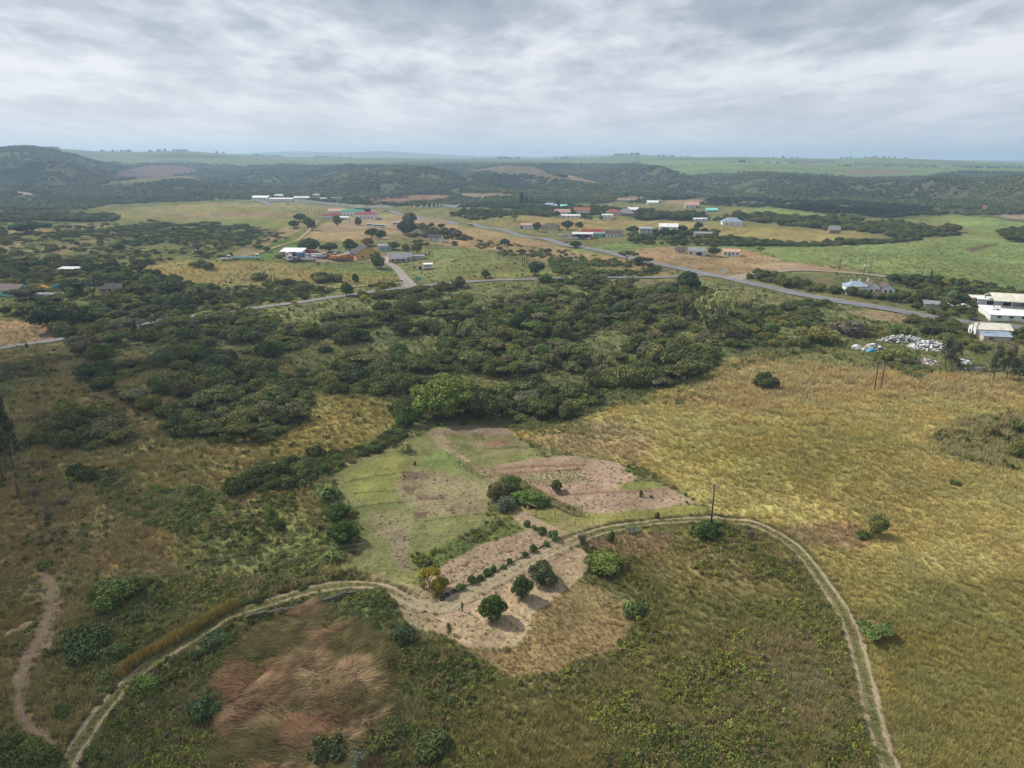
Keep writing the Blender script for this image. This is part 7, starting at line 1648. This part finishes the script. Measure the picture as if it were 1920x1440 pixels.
boulder(1, 'largest tan boulder left of the eroded path', 48, 1176, .72); boulder(2, 'leftmost tan boulder beside the eroded path', 16, 1190, .5); boulder(3, 'small boulder between the two bigger ones by the eroded path', 27, 1183, .36); boulder(4, 'small boulder below the largest one by the eroded path', 52, 1190, .34); boulder(5, 'middle boulder touching the largest one by the eroded path', 38, 1180, .45)
hand('twigs', 'brown bundle of stems on the lower verge of the track corner', 867, 1125, 1150, 9, GY); hand('banana', 'spindly young banana plant at the edge of the straw clearing', 842, 1157, 1190, 14, (.17, .19, .06))
hand('banana', 'young banana plant beside the kraal fence', 1029, 922, 948, 12, (.16, .2, .06)); hand('shrub', 'small sapling on the lower ploughed strip', 1201, 916, 932, 8, MG); hand('shrub', 'tiny weed tuft on the lower ploughed strip', 1221, 926, 934, 9, BG)
hand('shrub', 'dark shrub in the lawn below the yellowish banana clump', 778, 861, 872, 7, MG)

def heaps():
    """little raked heaps of dry weeds on the bare plots"""
    g = random.Random(12); bm = bmesh.new(); bmesh.ops.create_icosphere(bm, subdivisions=2, radius=1)
    for q in bm.verts:
        if q.co.z < 0: q.co.z *= .1
        q.co.z *= .5; q.co *= g.uniform(.75, 1.2)
    me = bpy.data.meshes.new('weed_heap'); bm.to_mesh(me); bm.free(); me.materials.append(plain('raked_weeds', (.20, .14, .09), 1, .4, 5))
    for pts, n, lab, grp in (([(1090, 880), (1160, 872), (1190, 895), (1150, 912), (1060, 920), (1060, 905)], 34, 'small raked heap of dry weeds on the upper ploughed plot', 'raked heaps on the upper plot'),
                       ([(1060, 935), (1240, 918), (1290, 938), (1200, 948), (1095, 962)], 30, 'small raked heap of dry weeds on the lower ploughed strip', 'raked heaps on the lower strip'),
                       ([(830, 1070), (900, 1035), (1000, 998), (1050, 1008), (990, 1035), (880, 1085), (850, 1100)], 44, 'small dark weed heap on the bare bed above the track', 'weed heaps on the bed above the track')):
        P = np.array(pts, float); done = []
        while len(done) < n:
            u, v = g.uniform(P[:, 0].min(), P[:, 0].max()), g.uniform(P[:, 1].min(), P[:, 1].max())
            if sdist(np.array([u]), np.array([v]), P)[0] < 1 or any((u - a) ** 2 + 4 * (v - b) ** 2 < 120 for a, b in done): continue
            done.append((u, v)); p = gp(u, v); p.z = gz(p.x, p.y); s = g.uniform(.16, .38); o = link(bpy.data.objects.new('weed_heap', me)); o.location = p; o.scale = (s * g.uniform(1, 1.8), s, s * g.uniform(.5, .9)); o.rotation_euler = (0, 0, g.uniform(0, 6)); tag(o, lab, 'weed heap', grp)
heaps()
def seedlings():
    g = np.random.default_rng(8); pts = []
    for poly, sp, st, ang in (([(975, 892), (1085, 877), (1112, 902), (1050, 910), (985, 908)], .95, .55, .35), ([(860, 858), (905, 880), (925, 895), (905, 900), (850, 875)], .8, .6, -.5), ([(880, 812), (905, 810), (910, 824), (890, 826)], .9, .5, 1.2)):
        G = ground([p[0] for p in poly], [p[1] for p in poly])[:, :2]; lo, hi = G.min(0), G.max(0); c, s = math.cos(ang), math.sin(ang); ctr = G.mean(0); R = np.linalg.norm(hi - lo) / 2
        a, b = np.meshgrid(np.arange(-R, R, st), np.arange(-R, R, sp)); a = a.ravel() + g.normal(0, .08, a.size); b = b.ravel() + g.normal(0, .05, b.size); X = np.stack([ctr[0] + a * c - b * s, ctr[1] + a * s + b * c], 1); X = X[sdist(X[:, 0], X[:, 1], G) > 0]; pts.append(X)
    X = np.concatenate(pts); n = len(X); s = g.uniform(.14, .26, n); scatter('seedlings', ['herb_0', 'herb_1', 'weed_0'], np.stack([X[:, 0], X[:, 1], ground_z(X[:, 0], X[:, 1])], 1), g.integers(0, 3, n), np.stack([0 * s, 0 * s, g.uniform(0, 6.28, n)], 1), np.stack([s, s, s], 1), np.array([.15, .19, .07]) * g.uniform(.7, 1.3, (n, 1)))
    # straw and clods on the bare plots
    n = 26000; u = g.uniform(660, 1330, n); v = g.uniform(795, 1225, n); al = PITCH + np.arctan((v - 720) / F); y = CZ / np.tan(al); x = (u - 960) / F * (y * CP + CZ * SP); z = ground_z(x, y); c = cover(x, y, z)
    ok = (c[:, 3] < .22) & road_clear(x, y) & (g.random(n) < .75); x, y, z, c = x[ok], y[ok], z[ok], c[ok]; n = len(x); s = g.uniform(.08, .30, n)
    scatter('straw_litter', ['tuft_2', 'tuft_3', 'reed_0', 'weed_1'], np.stack([x, y, z], 1), g.choice(4, n, p=[.35, .3, .2, .15]), np.stack([g.normal(0, .4, n), g.normal(0, .4, n), g.uniform(0, 6.28, n)], 1), np.stack([s, s, s * .45], 1), c[:, :3] * g.uniform(.95, 1.6, n)[:, None])
seedlings()
build_woody()
# ------------------------------------------------------------------ camera, sun, sky, air
cam = bpy.data.cameras.new('camera'); co = link(bpy.data.objects.new('camera', cam))
co.location = (0, 0, CZ); co.rotation_euler = (math.pi / 2 - PITCH, 0, 0)
cam.sensor_width = 36; cam.lens = 36 * F / 1920; cam.clip_end = 40000; cam.clip_start = .5
scene.camera = co

SUN_EL, SUN_AZ = math.radians(43), math.radians(-62)      # azimuth from +Y, negative = left
sun = bpy.data.lights.new('sun', 'SUN'); so = link(bpy.data.objects.new('sun', sun))
sun.energy = 4.5; sun.angle = math.radians(3); sun.color = (1, .94, .84)
sd = Vector((math.sin(SUN_AZ) * math.cos(SUN_EL), math.cos(SUN_AZ) * math.cos(SUN_EL), math.sin(SUN_EL)))
so.rotation_euler = sd.to_track_quat('Z', 'Y').to_euler(); so.location = sd * 500

w = bpy.data.worlds.new('World'); scene.world = w; w.use_nodes = True
nt = w.node_tree; N = nt.nodes; L = nt.links
for n in list(N): N.remove(n)
out = N.new('ShaderNodeOutputWorld')
sky = N.new('ShaderNodeTexSky'); sky.sky_type = 'NISHITA'; sky.sun_disc = False
sky.sun_elevation = SUN_EL; sky.sun_rotation = SUN_AZ
bg1 = N.new('ShaderNodeBackground'); bg1.inputs[1].default_value = .09; L.new(sky.outputs[0], bg1.inputs[0])
tc = N.new('ShaderNodeTexCoord'); sep = N.new('ShaderNodeSeparateXYZ'); L.new(tc.outputs['Generated'], sep.inputs[0])
def M(op, a, b=None, c=None):
    k = N.new('ShaderNodeMath'); k.operation = op
    for i, q in enumerate((a, b, c)):
        if q is None: continue
        if isinstance(q, (int, float)): k.inputs[i].default_value = q
        else: L.new(q, k.inputs[i])
    return k.outputs[0]
zc = M('ADD', M('MAXIMUM', sep.outputs[2], 0.0), .11)
px = M('DIVIDE', sep.outputs[0], zc); py = M('DIVIDE', sep.outputs[1], zc)
cmb = N.new('ShaderNodeCombineXYZ'); L.new(px, cmb.inputs[0]); L.new(py, cmb.inputs[1])
def cloud(scale, detail, sx, sy, rot, off, dist=.6, rough=.6):
    mp = N.new('ShaderNodeMapping'); mp.inputs['Scale'].default_value = (sx, sy, 1); mp.inputs['Rotation'].default_value = (0, 0, rot); mp.inputs['Location'].default_value = off
    L.new(cmb.outputs[0], mp.inputs[0])
    n = N.new('ShaderNodeTexNoise'); n.inputs['Scale'].default_value = scale; n.inputs['Detail'].default_value = detail; n.inputs['Roughness'].default_value = rough; n.inputs['Distortion'].default_value = dist
    L.new(mp.outputs[0], n.inputs['Vector']); return n.outputs['Fac']
c1 = cloud(1.15, 8, 1.05, .62, .35, (3.1, 1.7, 0), .2, .55); c2 = cloud(4.2, 9, 1.0, .6, .3, (7.3, 2.2, 0), .25, .6); c3 = cloud(.42, 4, 1, 1, 0, (1.2, 5.5, 0), .2)
mixf = M('ADD', M('ADD', M('MULTIPLY', c1, .45), M('MULTIPLY', c2, .25)), M('MULTIPLY', c3, .3))
# darker cloud bases overhead, a paler belt lower down
eb = N.new('ShaderNodeValToRGB'); eb.color_ramp.elements[0].position = 0; eb.color_ramp.elements[0].color = (.5, .5, .5, 1)
for q, g_ in ((.055, .56), (.10, .60), (.15, .50), (.21, .40)):
    e = eb.color_ramp.elements.new(q); e.color = (g_, g_, g_, 1)
eb.color_ramp.elements[-1].position = .5; eb.color_ramp.elements[-1].color = (.5, .5, .5, 1)
L.new(sep.outputs[2], eb.inputs[0]); mixf = M('ADD', mixf, M('MULTIPLY', M('SUBTRACT', eb.outputs[0], .5), .42))
rmp = N.new('ShaderNodeValToRGB'); cr = rmp.color_ramp
cr.elements[0].position = .40; cr.elements[0].color = (.34, .38, .44, 1)
e = cr.elements.new(.47); e.color = (.45, .495, .555, 1)
e = cr.elements.new(.53); e.color = (.63, .665, .715, 1)
cr.elements[-1].position = .595; cr.elements[-1].color = (.84, .85, .87, 1)
L.new(mixf, rmp.inputs[0])
# brighter towards the sun's side, a paler veil low down
hz = N.new('ShaderNodeMapRange'); hz.inputs['From Min'].default_value = .16; hz.inputs['From Max'].default_value = .0; hz.interpolation_type = 'SMOOTHSTEP'
L.new(sep.outputs[2], hz.inputs['Value'])
side = N.new('ShaderNodeMapRange'); side.inputs['From Min'].default_value = .75; side.inputs['From Max'].default_value = -.85; L.new(sep.outputs[0], side.inputs['Value'])
veil = N.new('ShaderNodeMix'); veil.data_type = 'RGBA'; veil.inputs[6].default_value = (.60, .635, .70, 1); veil.inputs[7].default_value = (.92, .90, .88, 1)
L.new(side.outputs[0], veil.inputs[0])
mx = N.new('ShaderNodeMix'); mx.data_type = 'RGBA'; L.new(M('MULTIPLY', hz.outputs[0], .75), mx.inputs[0]); L.new(rmp.outputs[0], mx.inputs[6]); L.new(veil.outputs[2], mx.inputs[7])
bg2 = N.new('ShaderNodeBackground'); bg2.inputs[1].default_value = 1.0; L.new(mx.outputs[2], bg2.inputs[0])
ms = N.new('ShaderNodeMixShader'); ms.inputs[0].default_value = .94
L.new(bg1.outputs[0], ms.inputs[1]); L.new(bg2.outputs[0], ms.inputs[2]); L.new(ms.outputs[0], out.inputs[0])

# cumulus lumps added out of view on the left to shade the near slope
def shade_cloud_bank():
    off = CZ + 640; d = off / math.tan(SUN_EL); cx, cy = -150 + math.sin(SUN_AZ) * d, 55 + math.cos(SUN_AZ) * d
    g = random.Random(5); bm = bmesh.new()
    for k in range(10):
        a = g.uniform(0, 6.283); q = math.sqrt(g.random()); r = g.uniform(30, 52) * (1.15 - .4 * q)
        bmesh.ops.create_icosphere(bm, subdivisions=3, radius=1, matrix=Matrix.Translation((cx + q * 138 * math.cos(a), cy + q * 165 * math.sin(a), off + g.uniform(0, 26) * (1 - q))) @ Matrix.Diagonal((r, r, r * .45, 1)))
    me = bpy.data.meshes.new('cloud'); bm.to_mesh(me); bm.free()
    for p in me.polygons: p.use_smooth = True
    m, nt, N, L = newmat('cloud_white'); o = N.new('ShaderNodeOutputMaterial'); a_ = N.new('ShaderNodeBsdfDiffuse'); b_ = N.new('ShaderNodeBsdfTranslucent'); x_ = N.new('ShaderNodeMixShader')
    a_.inputs[0].default_value = (.9, .9, .9, 1); b_.inputs[0].default_value = (.9, .9, .9, 1); L.new(a_.outputs[0], x_.inputs[1]); L.new(b_.outputs[0], x_.inputs[2]); L.new(x_.outputs[0], o.inputs[0])
    me.materials.append(m); tag(link(bpy.data.objects.new('cloud', me)), kind='structure')  # unseen blocker, added to darken the left slope
shade_cloud_bank()
m, nt, N, L = newmat('haze_air')
o = N.new('ShaderNodeOutputMaterial'); pv = N.new('ShaderNodeVolumePrincipled')
pv.inputs['Color'].default_value = (.53, .73, 1.0, 1); pv.inputs['Density'].default_value = 1.65e-4; pv.inputs['Anisotropy'].default_value = .2
L.new(pv.outputs[0], o.inputs['Volume'])
hb = MB().box(-9000, 9000, -400, 12500, -30, 190)
ho = hb.build('haze', m); tag(ho, kind='stuff')

scene.cycles.volume_bounces = 1; scene.cycles.max_bounces = 5; scene.cycles.diffuse_bounces = 3; scene.cycles.transmission_bounces = 3
scene.cycles.transparent_max_bounces = 8
scene.cycles.use_denoising = True
try: scene.cycles.denoiser = 'OPENIMAGEDENOISE'
except Exception: pass
scene.cycles.use_adaptive_sampling = True; scene.cycles.adaptive_threshold = .015
vs = scene.view_settings; vs.view_transform = 'Standard'; vs.look = 'None'; vs.exposure = .12; vs.gamma = 1; vs.use_curve_mapping = False
